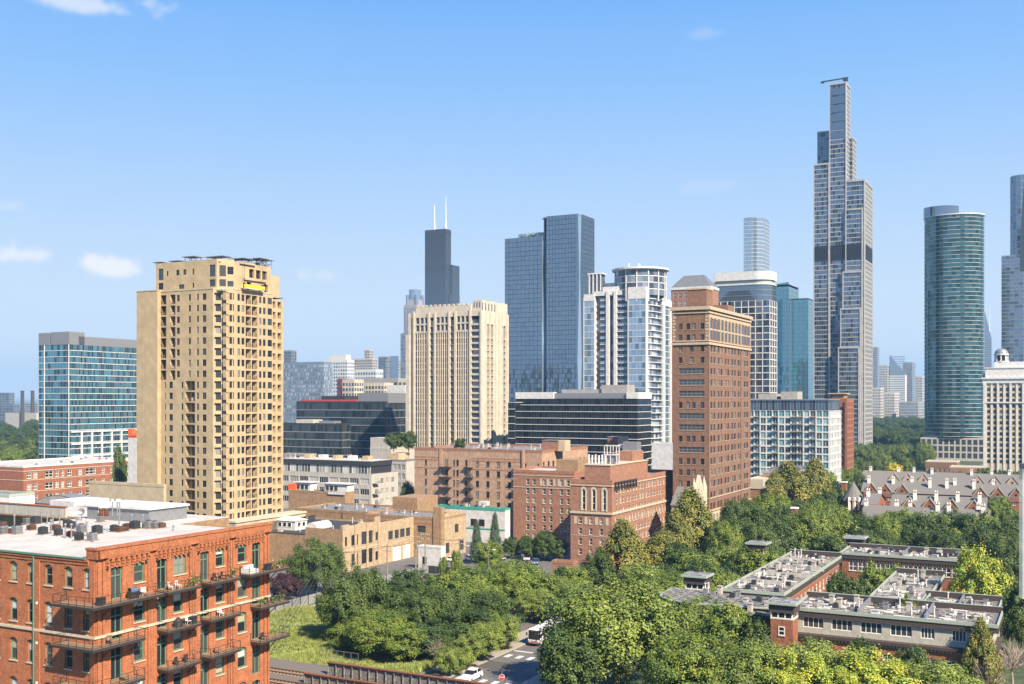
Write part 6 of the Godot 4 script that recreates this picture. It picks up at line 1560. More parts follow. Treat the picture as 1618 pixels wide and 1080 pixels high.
	# white rendered block and tan shop behind the hotel
	b = bd("white_rendered_block", "plain white rendered block between the black office and the brown tower", 1030, 1066, 1076, 470.0)
	shell(b, "wall", M.white_paint, 0, hy(702, 470.0), [Rect2(2, 5, 2, 2)], [], 0.3); flat_roof(b, hy(702, 470.0), M.earth, M.white_paint, 0.6); b.finish()
	# low brick shops beyond the brown tower
	b = bd("low_brick_shops", "low brick and stone shops between the brown tower and the avenue trees", 1180, 1205, 1222, 400.0)
	shell(b, "wall", M.hotel_brick, 0, 15); b.mb("stone_cornice", M.lime).box(ID, -b.w - 0.2, 12, -b.l - 0.2, 0.25, 15.3, 0.25); flat_roof(b, 15.2, M.tar_roof, M.lime, 0.5); b.finish()
	b = bd("cluttered_roof_parking", "low parking building with a crowded grey roof below the white grid apartments", 1205, 1255, 1290, 410.0)
	shell(b, "wall", M.buff_brick, 0, 17); flat_roof(b, 17, M.dark_roof, M.concrete, 0.7)
	var cl := b.mb("roof_clutter", M.grey_metal, "stuff")
	for k in 90:
		var x := rng.randf_range(-b.w + 1, -1); var z := rng.randf_range(-b.l + 1, -1); cl.box(ID, x, 17, z, x + rng.randf_range(0.5, 1.6), 17.6 + rng.randf() * 0.8, z + rng.randf_range(0.5, 1.5))
	b.finish()
	# modern three-storey flats
	b = bd("modern_concrete_flats", "three-storey concrete flats with ribbon windows and a dark glazed roof storey", 440, 587, 629, 430.0)
	S = b.S(); E = b.E(); H = 15.4
	var rib := style(M.white_paint, [M.glass_blind, M.glass_grey, M.glass_pale, M.glass_dark], 4, 1, 0.12)
	hs = []; he = []
	for y in [11.2, 7.0, 2.8]:
		for k in 9: hs.append(Rect2(1.0 + k * (b.w - 1.5) / 9, y, (b.w - 1.5) / 9 - 0.7, 2.4))
		for k in 4: he.append(Rect2(2.5 + k * (b.l - 3.5) / 4, y, (b.l - 3.5) / 4 - 1.6, 2.2))
	shell(b, "wall", M.light_concrete, 0, H, hs, he, 0.4)
	for r in hs: window(b.root, S, r, rib, 0.25)
	for r in he: window(b.root, E, r, rib, 0.25)
	b.mb("terrace", M.tar_roof).box(ID, -b.w + 0.1, H - 0.3, -b.l + 0.1, -0.1, H, -0.1)
	var S3 := S * Transform3D(Basis.IDENTITY, Vector3(0, 0, -2.2)); var top := b.w - 2.0
	curtain(b, S3, 0, top, H, 3.0, 1, 30, {"glass": M.pane, "pal": [Color(0.06, 0.07, 0.08), Color(0.3, 0.3, 0.28), Color(0.5, 0.5, 0.48), Color(0.1, 0.12, 0.13)], "mull": M.white_paint, "mw": 0.15})
	b.mb("roof_storey_fascia", M.dark_metal).box(ID, -b.w, H + 3.0, -b.l + 2, -1.6, H + 5.0, -1.8); b.mb("roof", M.white_roof).box(ID, -b.w + 0.3, H + 5.0, -b.l + 2.3, -1.9, H + 5.15, -2.1)
	b.mb("roof_storey_wall", M.dark_metal).box(ID, -b.w, H, -b.l + 2, -2.0, H + 3.0, -2.5)
	for k in 5: boxat(b.root, "roof_box", M.white_paint if k % 2 else M.yellow, -b.w + 8 + k * 7.5, H + 5.1, -10, -b.w + 11 + k * 7.5, H + 6.8, -7)
	for k in 3: # balconies on the east end
		var dk := boxat(b.root, "balcony", M.concrete, 0.5, 3.2 + 4.2 * k, 0, 4.0, 3.4 + 4.2 * k, 1.6, E); var rl := MB.new(); rail_box(rl, E, 0.5, 4.0, 3.4 + 4.2 * k, 1.6, 1.0, 0.4); build(rl, dk, "railing", M.black_iron)
	b.finish()
	roof_units(b.root, "modern concrete flats", H + 5.15, -b.w + 2, -4, -b.l + 5, -4, 18)
	b = bd("small_concrete_flats", "smaller concrete flats with slab balconies beside the peach loft", 612, 642, 658, 470.0)
	hs = grid_rects(even(0.5, b.w - 0.5, 4, 0.8), [[14.5, 2.4], [10.5, 2.4], [6.5, 2.4]])
	shell(b, "wall", M.light_concrete, 0, 18.5, hs, [], 0.4)
	for r in hs: window(b.root, b.S(), r, rib, 0.25)
	flat_roof(b, 18.5, M.white_roof, M.grey_metal, 0.5); b.mb("stair_house", M.yellow).box(ID, -b.w - 2, 18, -12, -b.w + 4, 21.5, -3)
	b.finish()
	b = bd("concrete_parking_deck", "pale concrete parking ramp with roof trees behind the concrete flats", 585, 618, 656, 500.0)
	shell(b, "wall", M.light_concrete, 0, 22); flat_roof(b, 22, M.concrete, M.light_concrete, 0.9); b.mb("stair_tower", M.light_concrete).box(ID, -b.w, 22, -8, -b.w + 11, 27.5, -0.2)
	b.finish()
	b = bd("low_grey_box", "low grey concrete box beside the tan tower's east corner", 449, 490, 500, 470.0)
	shell(b, "wall", M.concrete, 0, 21); flat_roof(b, 21, M.tar_roof, M.concrete, 0.6); b.finish()

# ---------------------------------------------------------------- old warehouses behind the vacant lot
func warehouses() -> void:
	var b := bd("old_brick_warehouse", "two-storey tan brick warehouse with steel sash windows and a stepped parapet", 265, 540.5, 655, 280.0)
	var S := b.S(); var E := b.E(); var H := 11.6
	var zee := func(z: float) -> float: return b.ue(400 + z / 3.236)
	var sash := style(M.dark_metal, [M.glass_grey, M.glass_dark, M.glass_mid], 4, 4, 0.06, M.lime); var small := style(M.dark_metal, [M.glass_dark, M.glass_grey], 2, 3, 0.06, M.lime)
	var he := []
	var ws := []
	for q in [[470, 482, 6.8, 2.4, 1], [503, 538, 6.6, 2.8, 0], [555, 612, 6.4, 3.4, 0], [626, 640, 6.8, 2.2, 1], [503, 538, 1.4, 3.0, 0], [555, 612, 1.2, 3.8, 0], [626, 640, 1.4, 2.4, 1], [692, 716, 6.2, 2.4, 0], [724, 746, 6.2, 2.4, 0], [752, 776, 6.2, 2.4, 0], [782, 804, 6.2, 2.4, 0]]:
		var r := Rect2(zee.call(float(q[0])), q[2], zee.call(float(q[1])) - zee.call(float(q[0])), q[3]); he.append(r); ws.append([r, q[4]])
	var doors := []
	for q in [[715, 757], [768, 806]]:
		var r := Rect2(zee.call(float(q[0])), 0.02, zee.call(float(q[1])) - zee.call(float(q[0])), 4.0); he.append(r); doors.append(r)
	facade(b.mb("wall", M.pale_brick), E, 0, b.l, 0, H - 0.6, he, 0.4); b.mbs.wall[0].rect(b.N(), 0, 0, b.w, 9.3); b.mbs.wall[0].rect(b.We(), 0, 0, b.l, 9.3)
	var sw2 := b.mb("south_wall", M.buff_brick); sw2.rect(S, 0, 0, b.w - 12, 9.3); sw2.rect(S, b.w - 12, 0, b.w, H - 0.3); sw2.box(S, b.w - 12, 8.9, -0.4, b.w, H - 0.31, -0.01)
	for q in ws: window(b.root, E, q[0], small if q[1] else sash, 0.25)
	for r: Rect2 in doors:
		var m := MB.new(); m.box(E, r.position.x, 0.02, -0.3, r.end.x, r.end.y, -0.22)
		for k in 4: m.box(E, r.position.x, 0.9 + k * 0.9, -0.22, r.end.x, 0.96 + k * 0.9, -0.19)
		build(m, b.root, "garage_door", M.white_trim)
	var e1: float = zee.call(650.0); var pp := b.mb("stepped_parapet", M.pale_brick)
	for q in [[0.0, e1 * 0.18, 0.6], [e1 * 0.18, e1 * 0.42, 0.2], [e1 * 0.42, e1 * 0.62, 0.5], [e1 * 0.62, e1 * 0.86, 0.1], [e1 * 0.86, e1, 1.4], [e1, b.l, -0.4]]: pp.box(E, q[0], H - 0.6, -0.4, q[1], H + q[2] + 0.2, 0.02)
	for x in [0.0, 0.31, 0.62, 0.93]: boxat(b.root, "pier", M.pale_brick, e1 * x, 0, 0, e1 * x + 0.9, H + 0.5, 0.22, E)
	boxat(b.root, "lintel_band", M.lime, 0.5, 5.5, 0, e1, 5.75, 0.1, E)
	b.mb("roof", M.dark_roof).box(ID, -b.w, 8.6, -b.l, -0.4, 8.9, -0.03); b.mb("coping", M.dark_trim).box(S, 0, 9.3, -0.35, b.w - 12, 9.5, 0.08)
	b.finish()
	roof_units(b.root, "old brick warehouse", 8.9, -30, -2, -b.l + 4, -3, 14)
	# white roof lanterns
	for q in [[356, 311.0, "nearest the loft"], [398, 306.0, "second from the loft"], [460, 302.0, "nearest the stepped parapet"]]:
		var t := thing("roof_lantern", "white windowed roof lantern on the dark warehouse roof, %s" % q[2], "roof lantern", spot(q[0], q[1], 8.9), TURN, "lanterns on the warehouse roof")
		boxat(t, "wall", M.white_paint, -3.6, 0, -2.6, 3.6, 2.6, 2.6)
		var rf := MB.new()
		for s in [[Vector3(-3.9, 2.6, 2.9), Vector3(3.9, 2.6, 2.9), Vector3(2.2, 3.6, 0), Vector3(-2.2, 3.6, 0)], [Vector3(3.9, 2.6, -2.9), Vector3(-3.9, 2.6, -2.9), Vector3(-2.2, 3.6, 0), Vector3(2.2, 3.6, 0)]]: rf.quad(s[0], s[1], s[2], s[3])
		rf.tri(Vector3(3.9, 2.6, 2.9), Vector3(3.9, 2.6, -2.9), Vector3(2.2, 3.6, 0)); rf.tri(Vector3(-3.9, 2.6, -2.9), Vector3(-3.9, 2.6, 2.9), Vector3(-2.2, 3.6, 0)); build(rf, t, "roof", M.white_paint)
		for x in [-2.4, -0.7, 1.0]: window(t, Transform3D(Basis.IDENTITY, Vector3.ZERO), Rect2(x, 0.9, 1.3, 1.3), style(M.white_trim, [M.glass_dark], 1, 1, 0.08), -2.62)
		for z in [-1.6, 0.4]: window(t, Transform3D(Basis(Vector3(0, 0, -1), Vector3(0, 1, 0), Vector3(1, 0, 0)), Vector3.ZERO), Rect2(z, 0.9, 1.3, 1.3), style(M.white_trim, [M.glass_dark], 1, 1, 0.08), -3.62)
	b = bd("white_dome_skylight_house", "pair of white curved roof skylights on the warehouse roof", 494, 506, 512, 300.0, "skylight")
	var sk := b.mb("skylight", M.white_paint); sk.tube(Vector3(-3, 8.9, 0), Vector3(-3, 8.9, -7), 1.9, 1.9, 14, true); sk.tube(Vector3(-12, 8.9, 0), Vector3(-12, 8.9, -7), 1.7, 1.7, 14, true)
	b.finish()
	# long buff brick shed behind
	b = bd("buff_brick_shed", "long windowless buff brick shed with a grey patched roof", 467, 581, 640, 332.0)
	shell(b, "wall", M.buff_brick, 0, 10.2); flat_roof(b, 10.0, M.tar_roof, M.buff_brick, 0.6); b.mb("downpipe", M.dark_metal).tube(b.S() * Vector3(b.w * 0.66, 0, 0.1), b.S() * Vector3(b.w * 0.66, 10, 0.1), 0.1, 0.1, 6)
	b.mb("stair_tower", M.buff_brick).box(b.S(), b.us(603.0) , 0, -18, b.us(642.0), 15.0, -6)
	b.finish()
	roof_units(b.root, "buff brick shed", 10.0, -b.w + 1, -2, -b.l + 2, -2, 16)
	b = bd("orange_brick_workshop", "orange brick workshop with three dark windows and a pale chimney", 578, 696, 736, 306.0)
	S = b.S(); E = b.E(); H = 11.2
	var hs := []
	for px in [611.5, 634.5, 659.5]: hs.append(Rect2(b.us(px), 7.0, 2.8, 2.0))
	he = [Rect2(b.l * 0.55, 6.5, 2.2, 2.4), Rect2(b.l * 0.2, 1.0, 2.0, 3.0), Rect2(b.l * 0.75, 1.0, 2.4, 3.2)]
	shell(b, "wall", M.buff_brick, 0, H, hs, he, 0.4)
	for r in hs: window(b.root, S, r, sash, 0.25)
	for r in he: window(b.root, E, r, sash, 0.25)
	facade(b.mb("east_render", M.pale_brick), E * Transform3D(Basis.IDENTITY, Vector3(0, 0, 0.04)), 0, b.l, 0, H, he, 0.05)
	var pk := b.mb("east_gable", M.pale_brick); pk.tri(E * Vector3(0, H, 0.02), E * Vector3(b.l, H, 0.02), E * Vector3(b.l * 0.45, H + 2.2, 0.02)); pk.tri(E * Vector3(b.l, H, -0.4), E * Vector3(0, H, -0.4), E * Vector3(b.l * 0.45, H + 2.2, -0.4))
	flat_roof(b, H - 0.1, M.tar_roof, M.buff_brick, 0.5)
	b.mb("chimney", M.buff_brick).box(b.S(), b.w - 2.2, 0, -1.6, b.w + 0.35, 14.6, 0.35); b.mb("brick_band", M.hotel_brick).box(S, 0, H - 1.6, 0, b.w - 2.2, H - 1.2, 0.05)
	b.finish()
	roof_units(b.root, "orange brick workshop", H - 0.1, -b.w + 1, -3, -b.l + 2, -2, 14)
	b = bd("cream_green_garage", "cream garage with teal trim lines and a white roof", 690, 798, 806, 336.0)
	S = b.S(); H = 10.8
	hs = [Rect2(b.w * 0.5, 5.2, 2.2, 2.2), Rect2(b.w * 0.62, 5.2, 2.2, 2.2)]
	shell(b, "wall", M.white_paint, 0, H, hs, [], 0.3)
	for r in hs: window(b.root, S, r, sash, 0.2)
	var teal := mat(0.05, 0.28, 0.22, 0.6)
	for y in [H - 0.5, 4.2]: boxat(b.root, "teal_band", teal, 0, y, 0, b.w, y + 0.45, 0.08, S)
	flat_roof(b, H, M.tar_roof, teal, 0.4); b.mb("roof_vent", M.white_paint).box(ID, -14, H, -10, -11, H + 1.4, -8)
	b.finish()
	roof_units(b.root, "cream garage", H, -b.w + 1, -2, -b.l + 2, -2, 10)
	b = bd("small_white_outbuilding", "small white painted outbuilding with a flat white roof", 661, 697, 704, 284.0)
	shell(b, "wall", M.white_paint, 0, 6.0, [Rect2(1.2, 1.4, 1.4, 2.0)], [], 0.2); window(b.root, b.S(), Rect2(1.2, 1.4, 1.4, 2.0), small, 0.15); flat_roof(b, 6.0, M.white_roof, M.white_paint, 0.3)
	b.finish()
	b = bd("roof_cabin_row", "white roof cabins with terraces beside the concrete flats", 456, 545, 560, 380.0)
	shell(b, "wall", M.buff_brick, 0, 12); flat_roof(b, 12, M.tar_roof, M.buff_brick, 0.5)
	for q in [[459, 482, 0], [505, 541, 1]]:
		var m := MB.new(); m.box(b.S(), b.us(q[0]), 12, -7, b.us(q[1]), 15.0, -3); build(m, b.root, "cabin", M.white_paint); boxat(b.root, "cabin_roof", M.white_paint, b.us(q[0]) - 0.6, 15.0, -7.6, b.us(q[1]) + 0.6, 15.3, -2.4, b.S())
		for k in 3: window(b.root, b.S() * Transform3D(Basis.IDENTITY, Vector3(0, 0, -3)), Rect2(b.us(q[0]) + 0.6 + k * 1.9, 12.6, 1.3, 1.6), small, -0.03)
	b.mb("orange_shed", M.orange).box(b.S(), b.us(450.0), 12, -6, b.us(461.0), 14.4, -2); b.mb("white_coping", M.white_paint).box(b.S(), b.w * 0.72, 11.6, 0.1, b.w, 12.4, 0.4)
	b.finish()
# ---------------------------------------------------------------- flat-roofed townhouses on the near east side
func town_wing(called: String, label: String, pw: float, pc: float, d: float, l: float, H: float, lower: Material, upper: Material, split: float, wins: int, bays: int) -> Bd:
	var b := bd(called, label, pw, pc, pc + 10, d, "townhouses")
	b.l = l
	var S := b.S(); var E := b.E()
	var st := style(M.white_trim, [M.glass_dark, M.glass_mid, M.glass_grey], 2, 2, 0.12, M.lime)
	var hs := []; var he := []
	var n2 := maxi(2, int(l / 3.2))
	for k in wins: 
		var x := 1.2 + k * (b.w - 2.0) / wins
		hs.append(Rect2(x + 0.3, 3.8 if split > 1 else 1.0, 1.5, 1.8)); hs.append(Rect2(x + 0.3, 0.8, 1.5, 1.7))
		if split < 1: hs.append(Rect2(x + 0.3, 7.6, 1.7, 1.9))
	for k in n2:
		for y in [0.9, 3.9, 7.2]: he.append(Rect2(0.8 + k * (l - 1.2) / n2, y, 1.5, 1.9))
	if split > 1:
		shell(b, "lower_wall", lower, 0, split, hs, he.filter(func(r): return r.end.y < split), 0.25)
		for r in hs: window(b.root, S, r, st, 0.15)
		for r in he: if r.end.y < split: window(b.root, E, r, st, 0.15)
		# set-back upper storey in pale stucco
		var up := b.mb("upper_wall", upper); var h3 := []
		var uw := style(M.white_trim, [M.glass_mid, M.glass_grey], 4, 1, 0.1)
		for k in bays: h3.append(Rect2(1.5 + k * (b.w - 3.0) / bays, split + 1.0, 3.2 if k < bays - 2 else 2.0, 1.7))
		facade(up, S * Transform3D(Basis.IDENTITY, Vector3(0, 0, -0.9)), 0, b.w - 0.4, split, H, h3, 0.25); facade(up, E * Transform3D(Basis.IDENTITY, Vector3(0, 0, -0.4)), 0.9, l, split, H, [], 0)
		facade(up, b.N(), 0, b.w, split, H, [], 0); facade(up, b.We(), 0, l, split, H, [], 0)
		for r in h3: window(b.root, S * Transform3D(Basis.IDENTITY, Vector3(0, 0, -0.9)), r, uw, 0.15)
		var co := b.mb("lower_cornice", M.dark_trim); co.box(S, -0.2, split - 0.35, -0.9, b.w + 0.4, split + 0.12, 0.5); co.box(E, 0, split - 0.35, -0.4, l, split + 0.12, 0.45)
		var de := b.mb("dentils", M.lime, "stuff")
		for k in int(b.w / 0.55): de.box(S, k * 0.55, split - 0.75, 0, k * 0.55 + 0.25, split - 0.45, 0.1)
	else:
		shell(b, "wall", lower, 0, H, hs.filter(func(r): return r.end.y < H), he, 0.25)
		for r in hs: window(b.root, S, r, st, 0.15)
		for r in he: window(b.root, E, r, st, 0.15)
		var de := b.mb("dentils", M.lime, "stuff")
		for k in int(b.w / 0.55): de.box(S, k * 0.55, H - 1.5, 0, k * 0.55 + 0.25, H - 1.15, 0.1)
		for k in int(l / 0.55): de.box(E, k * 0.55, H - 1.5, 0, k * 0.55 + 0.25, H - 1.15, 0.1)
	var ev := b.mb("dark_eaves", M.dark_trim); ev.box(ID, -b.w - 0.5, H - 1.0, -l - 0.5, 0.5, H - 0.15, 0.35 if split < 1 else -0.5)
	b.mb("roof", M.splash_roof).box(ID, -b.w - 0.3, H - 0.15, -l - 0.3, 0.3, H + 0.02, 0.15 if split < 1 else -0.7)
	var pc2 := b.mb("green_coping", M.copper); var z1 := 0.5 if split < 1 else -0.35
	pc2.box(ID, -b.w - 0.45, H - 0.15, z1 - 0.2, 0.45, H + 0.4, z1); pc2.box(ID, -b.w - 0.45, H + 0.95, -l - 0.5, 0.45, H + 1.05, -l - 0.2); b.mb("rear_parapet", M.dark_trim).box(ID, -b.w - 0.4, H - 0.15, -l - 0.45, 0.4, H + 0.95, -l - 0.25); pc2.box(ID, 0.25, H - 0.15, -l - 0.25, 0.45, H + 0.4, z1 - 0.2); pc2.box(ID, -b.w - 0.45, H - 0.15, -l - 0.25, -b.w - 0.25, H + 0.4, z1 - 0.2)
	var nd := maxi(2, int(maxf(b.w, l) / 9.0))
	for k in range(1, nd): # party walls across the roof
		if b.w > l: boxat(b.root, "party_wall", M.grey_metal, -b.w * k / nd, H, -l, -b.w * k / nd + 0.3, H + 0.9, z1 - 0.4)
		else: boxat(b.root, "party_wall", M.light_concrete, -b.w, H, -l * k / nd, 0.2, H + 0.7, -l * k / nd + 0.18)
	var rc := b.mb("roof_clutter", M.pane_dull, "stuff")
	for k in int(b.w * l / 3.2):
		var x := rng.randf_range(-b.w, -0.9); var z := rng.randf_range(-l, z1 - 1.2)
		rc.col = [Color(0.62, 0.60, 0.56), Color(0.5, 0.48, 0.45), Color(0.12, 0.11, 0.1), Color(0.30, 0.27, 0.24), Color(0.7, 0.68, 0.64)][rng.randi() % 5]
		if rng.randf() < 0.6: rc.box(ID, x, H, z, x + rng.randf_range(0.6, 2.6), H + rng.randf_range(0.06, 0.2), z + rng.randf_range(0.1, 0.4))
		else: rc.box(ID, x, H, z, x + rng.randf_range(0.15, 0.5), H + rng.randf_range(0.2, 0.6), z + rng.randf_range(0.2, 0.9))
	b.finish()
	roof_units(b.root, label, H + 0.02, -b.w + 1.0, -1.0, -l + 1.0, -1.6, int(b.w * l / 10.0))
	return b
var unit_mesh := {}
func roof_units(root: Node3D, on: String, y: float, x0: float, x1: float, z0: float, z1: float, n: int) -> void:
	var short: String = on.split(" with")[0].split(" seen")[0].split(", ")[0]
	for k in n:
		var p := root.transform * Vector3(rng.randf_range(x0, x1), y, rng.randf_range(z0, z1))
		var t := rng.randf()
		if t < 0.4:
			var c := thing("roof_condenser", "small grey condenser on the roof of the " + short, "condenser", p, TURN, "condensers on the " + short)
			put(c, "casing", boxmesh(0.8, 0.75, 0.8), M.grey_metal if rng.randf() < 0.5 else M.dark_metal); put(c, "fan_cover", boxmesh(0.6, 0.06, 0.6), M.black_iron, Transform3D(Basis.IDENTITY, Vector3(0, 0.75, 0)))
		elif t < 0.72:
			var c := thing("roof_vent_pipe", "thin white vent pipe on the roof of the " + short, "vent pipe", p, TURN, "vent pipes on the " + short)
			var hh := [0.7, 1.1, 1.6][rng.randi() % 3] as float
			if not unit_mesh.has(hh):
				var m := MB.new(); m.tube(Vector3.ZERO, Vector3(0, hh, 0), 0.11, 0.11, 6); m.tube(Vector3(0, hh, 0), Vector3(0, hh + 0.2, 0), 0.2, 0.2, 6, true); unit_mesh[hh] = m.mesh()
			put(c, "pipe", unit_mesh[hh], M.white_paint)
		elif t < 0.9:
			var c := thing("roof_skylight", "low skylight box on the roof of the " + short, "skylight", p, TURN, "skylights on the " + short)
			put(c, "kerb", boxmesh(1.2, 0.3, 0.9), M.white_paint); put(c, "pane", boxmesh(1.0, 0.05, 0.7), M.glass_grey, Transform3D(Basis.IDENTITY, Vector3(0, 0.3, 0)))
		else:
			var c := thing("roof_chimney", "short pale chimney on the roof of the " + short, "chimney", p, TURN, "chimneys on the " + short)
			put(c, "stack", boxmesh(0.7, 1.3, 0.9), M.light_concrete); put(c, "cap", boxmesh(0.9, 0.12, 1.1), M.concrete, Transform3D(Basis.IDENTITY, Vector3(0, 1.3, 0)))
func turret(px: float, d: float, H: float, which: String) -> void:
	var t := thing("townhouse_turret", "brick stair turret with green-edged cap " + which, "turret", spot(px, d), TURN, "stair turrets of the townhouses")
	var w := 1.75
	boxat(t, "shaft", M.red_brick, -w, 0, -w, w, H - 2.6, w); boxat(t, "stone_band", M.lime, -w - 0.05, H - 2.75, -w - 0.05, w + 0.05, H - 2.55, w + 0.05)
	boxat(t, "window_band", M.white_trim, -w, H - 2.55, -w, w, H - 1.6, w)
	for k in 3:
		boxat(t, "pane", M.glass_dark, -w + 0.25 + k * 1.08, H - 2.4, w, -w + 1.1 + k * 1.08, H - 1.7, w + 0.02); boxat(t, "pane", M.glass_dark, w, H - 2.4, -w + 0.25 + k * 1.08, w + 0.02, H - 1.7, -w + 1.1 + k * 1.08)
	boxat(t, "dark_frieze", M.dark_trim, -w - 0.25, H - 1.6, -w - 0.25, w + 0.25, H - 0.35, w + 0.25); boxat(t, "cap", M.copper, -w - 0.7, H - 0.35, -w - 0.7, w + 0.7, H, w + 0.7); boxat(t, "cap_roof", M.tar_roof, -w - 0.4, H, -w - 0.4, w + 0.4, H + 0.06, w + 0.4)
	window(t, Transform3D(Basis.IDENTITY, Vector3(0, 0, w)), Rect2(-0.5, H - 5.2, 1.0, 1.4), style(M.white_trim, [M.glass_dark], 1, 2, 0.12, M.lime), -0.02)
func townhouses() -> void:
	town_wing("front_townhouse_wing", "long front townhouse wing with stucco top storey over brick and a splashed grey roof", 1252, 1571, 160.0, 12.0, 11.2, M.red_brick, M.stucco, 7.4, 9, 6)
	town_wing("west_townhouse_wing", "west townhouse wing with orange brick courtyard front and long stepped roof", 1145, 1236, 186.0, 50.0, 11.4, M.red_brick, M.stucco, 0.0, 4, 4)
	town_wing("north_townhouse_wing", "north townhouse wing with paired white windows facing the courtyard", 1330, 1523, 226.0, 11.0, 11.2, M.red_brick, M.stucco, 0.0, 12, 4)
	town_wing("courtyard_townhouse_wing", "inner courtyard townhouse wing with a splashed roof and dark eaves", 1378, 1458, 184.0, 30.0, 10.6, M.red_brick, M.stucco, 0.0, 5, 3)
	town_wing("east_court_townhouse_wing", "short east courtyard wing with pale stucco wall and satellite dishes", 1456, 1573, 177.0, 8.5, 10.4, M.stucco, M.stucco, 0.0, 6, 3)
	# curved corner house
	var c := thing("curved_corner_townhouse", "curved corner townhouse with a rounded green-edged roof beside the front turret", "townhouse", spot(1150, 186.0), TURN)
	var pts := PackedVector2Array(); var H := 10.8
	for k in 11: pts.append(Vector2(-7.5 + 0.0 - 8.0 * cos(PI * 0.62 * k / 10.0) + 4, 6.5 * sin(PI * 0.62 * k / 10.0)))
	pts.append(Vector2(9, 5.0)); pts.append(Vector2(9, -5)); pts.append(Vector2(-11.5, -5))
	var m := MB.new(); m.prism(ID, pts, 0, H - 1.2); build(m, c, "wall", M.red_brick)
	m = MB.new(); m.prism(ID, grow(pts, 0.35), H - 1.2, H - 0.2); build(m, c, "dark_eaves", M.dark_trim)
	m = MB.new(); m.prism(ID, grow(pts, 0.6), H - 0.2, H); build(m, c, "green_coping", M.copper)
	m = MB.new(); m.prism(ID, grow(pts, 0.1), H, H + 0.05); build(m, c, "roof", M.splash_roof)
	roof_units(c, "curved corner townhouse", H + 0.05, -8, 8, -4, 4, 12)
	var c2 := thing("stucco_link_house", "low stucco link house between the curved corner and the front turret", "townhouse", spot(1205, 178.0), TURN)
	boxat(c2, "wall", M.stucco, -6, 0, -5, 5, 9.4, 3); boxat(c2, "dark_eaves", M.dark_trim, -6.3, 9.4, -5.3, 5.3, 10.0, 3.3); boxat(c2, "roof", M.splash_roof, -6.2, 10.0, -5.2, 5.2, 10.1, 3.2)
	roof_units(c2, "stucco link house", 10.1, -5, 4, -4, 2, 8)
	turret(1239, 171.0, 13.2, "at the west end of the front wing"); turret(1102, 199.0, 12.9, "by the curved corner"); turret(1198, 243.0, 13.0, "at the far end of the west wing"); turret(1352, 250.0, 13.4, "beside the north wing")

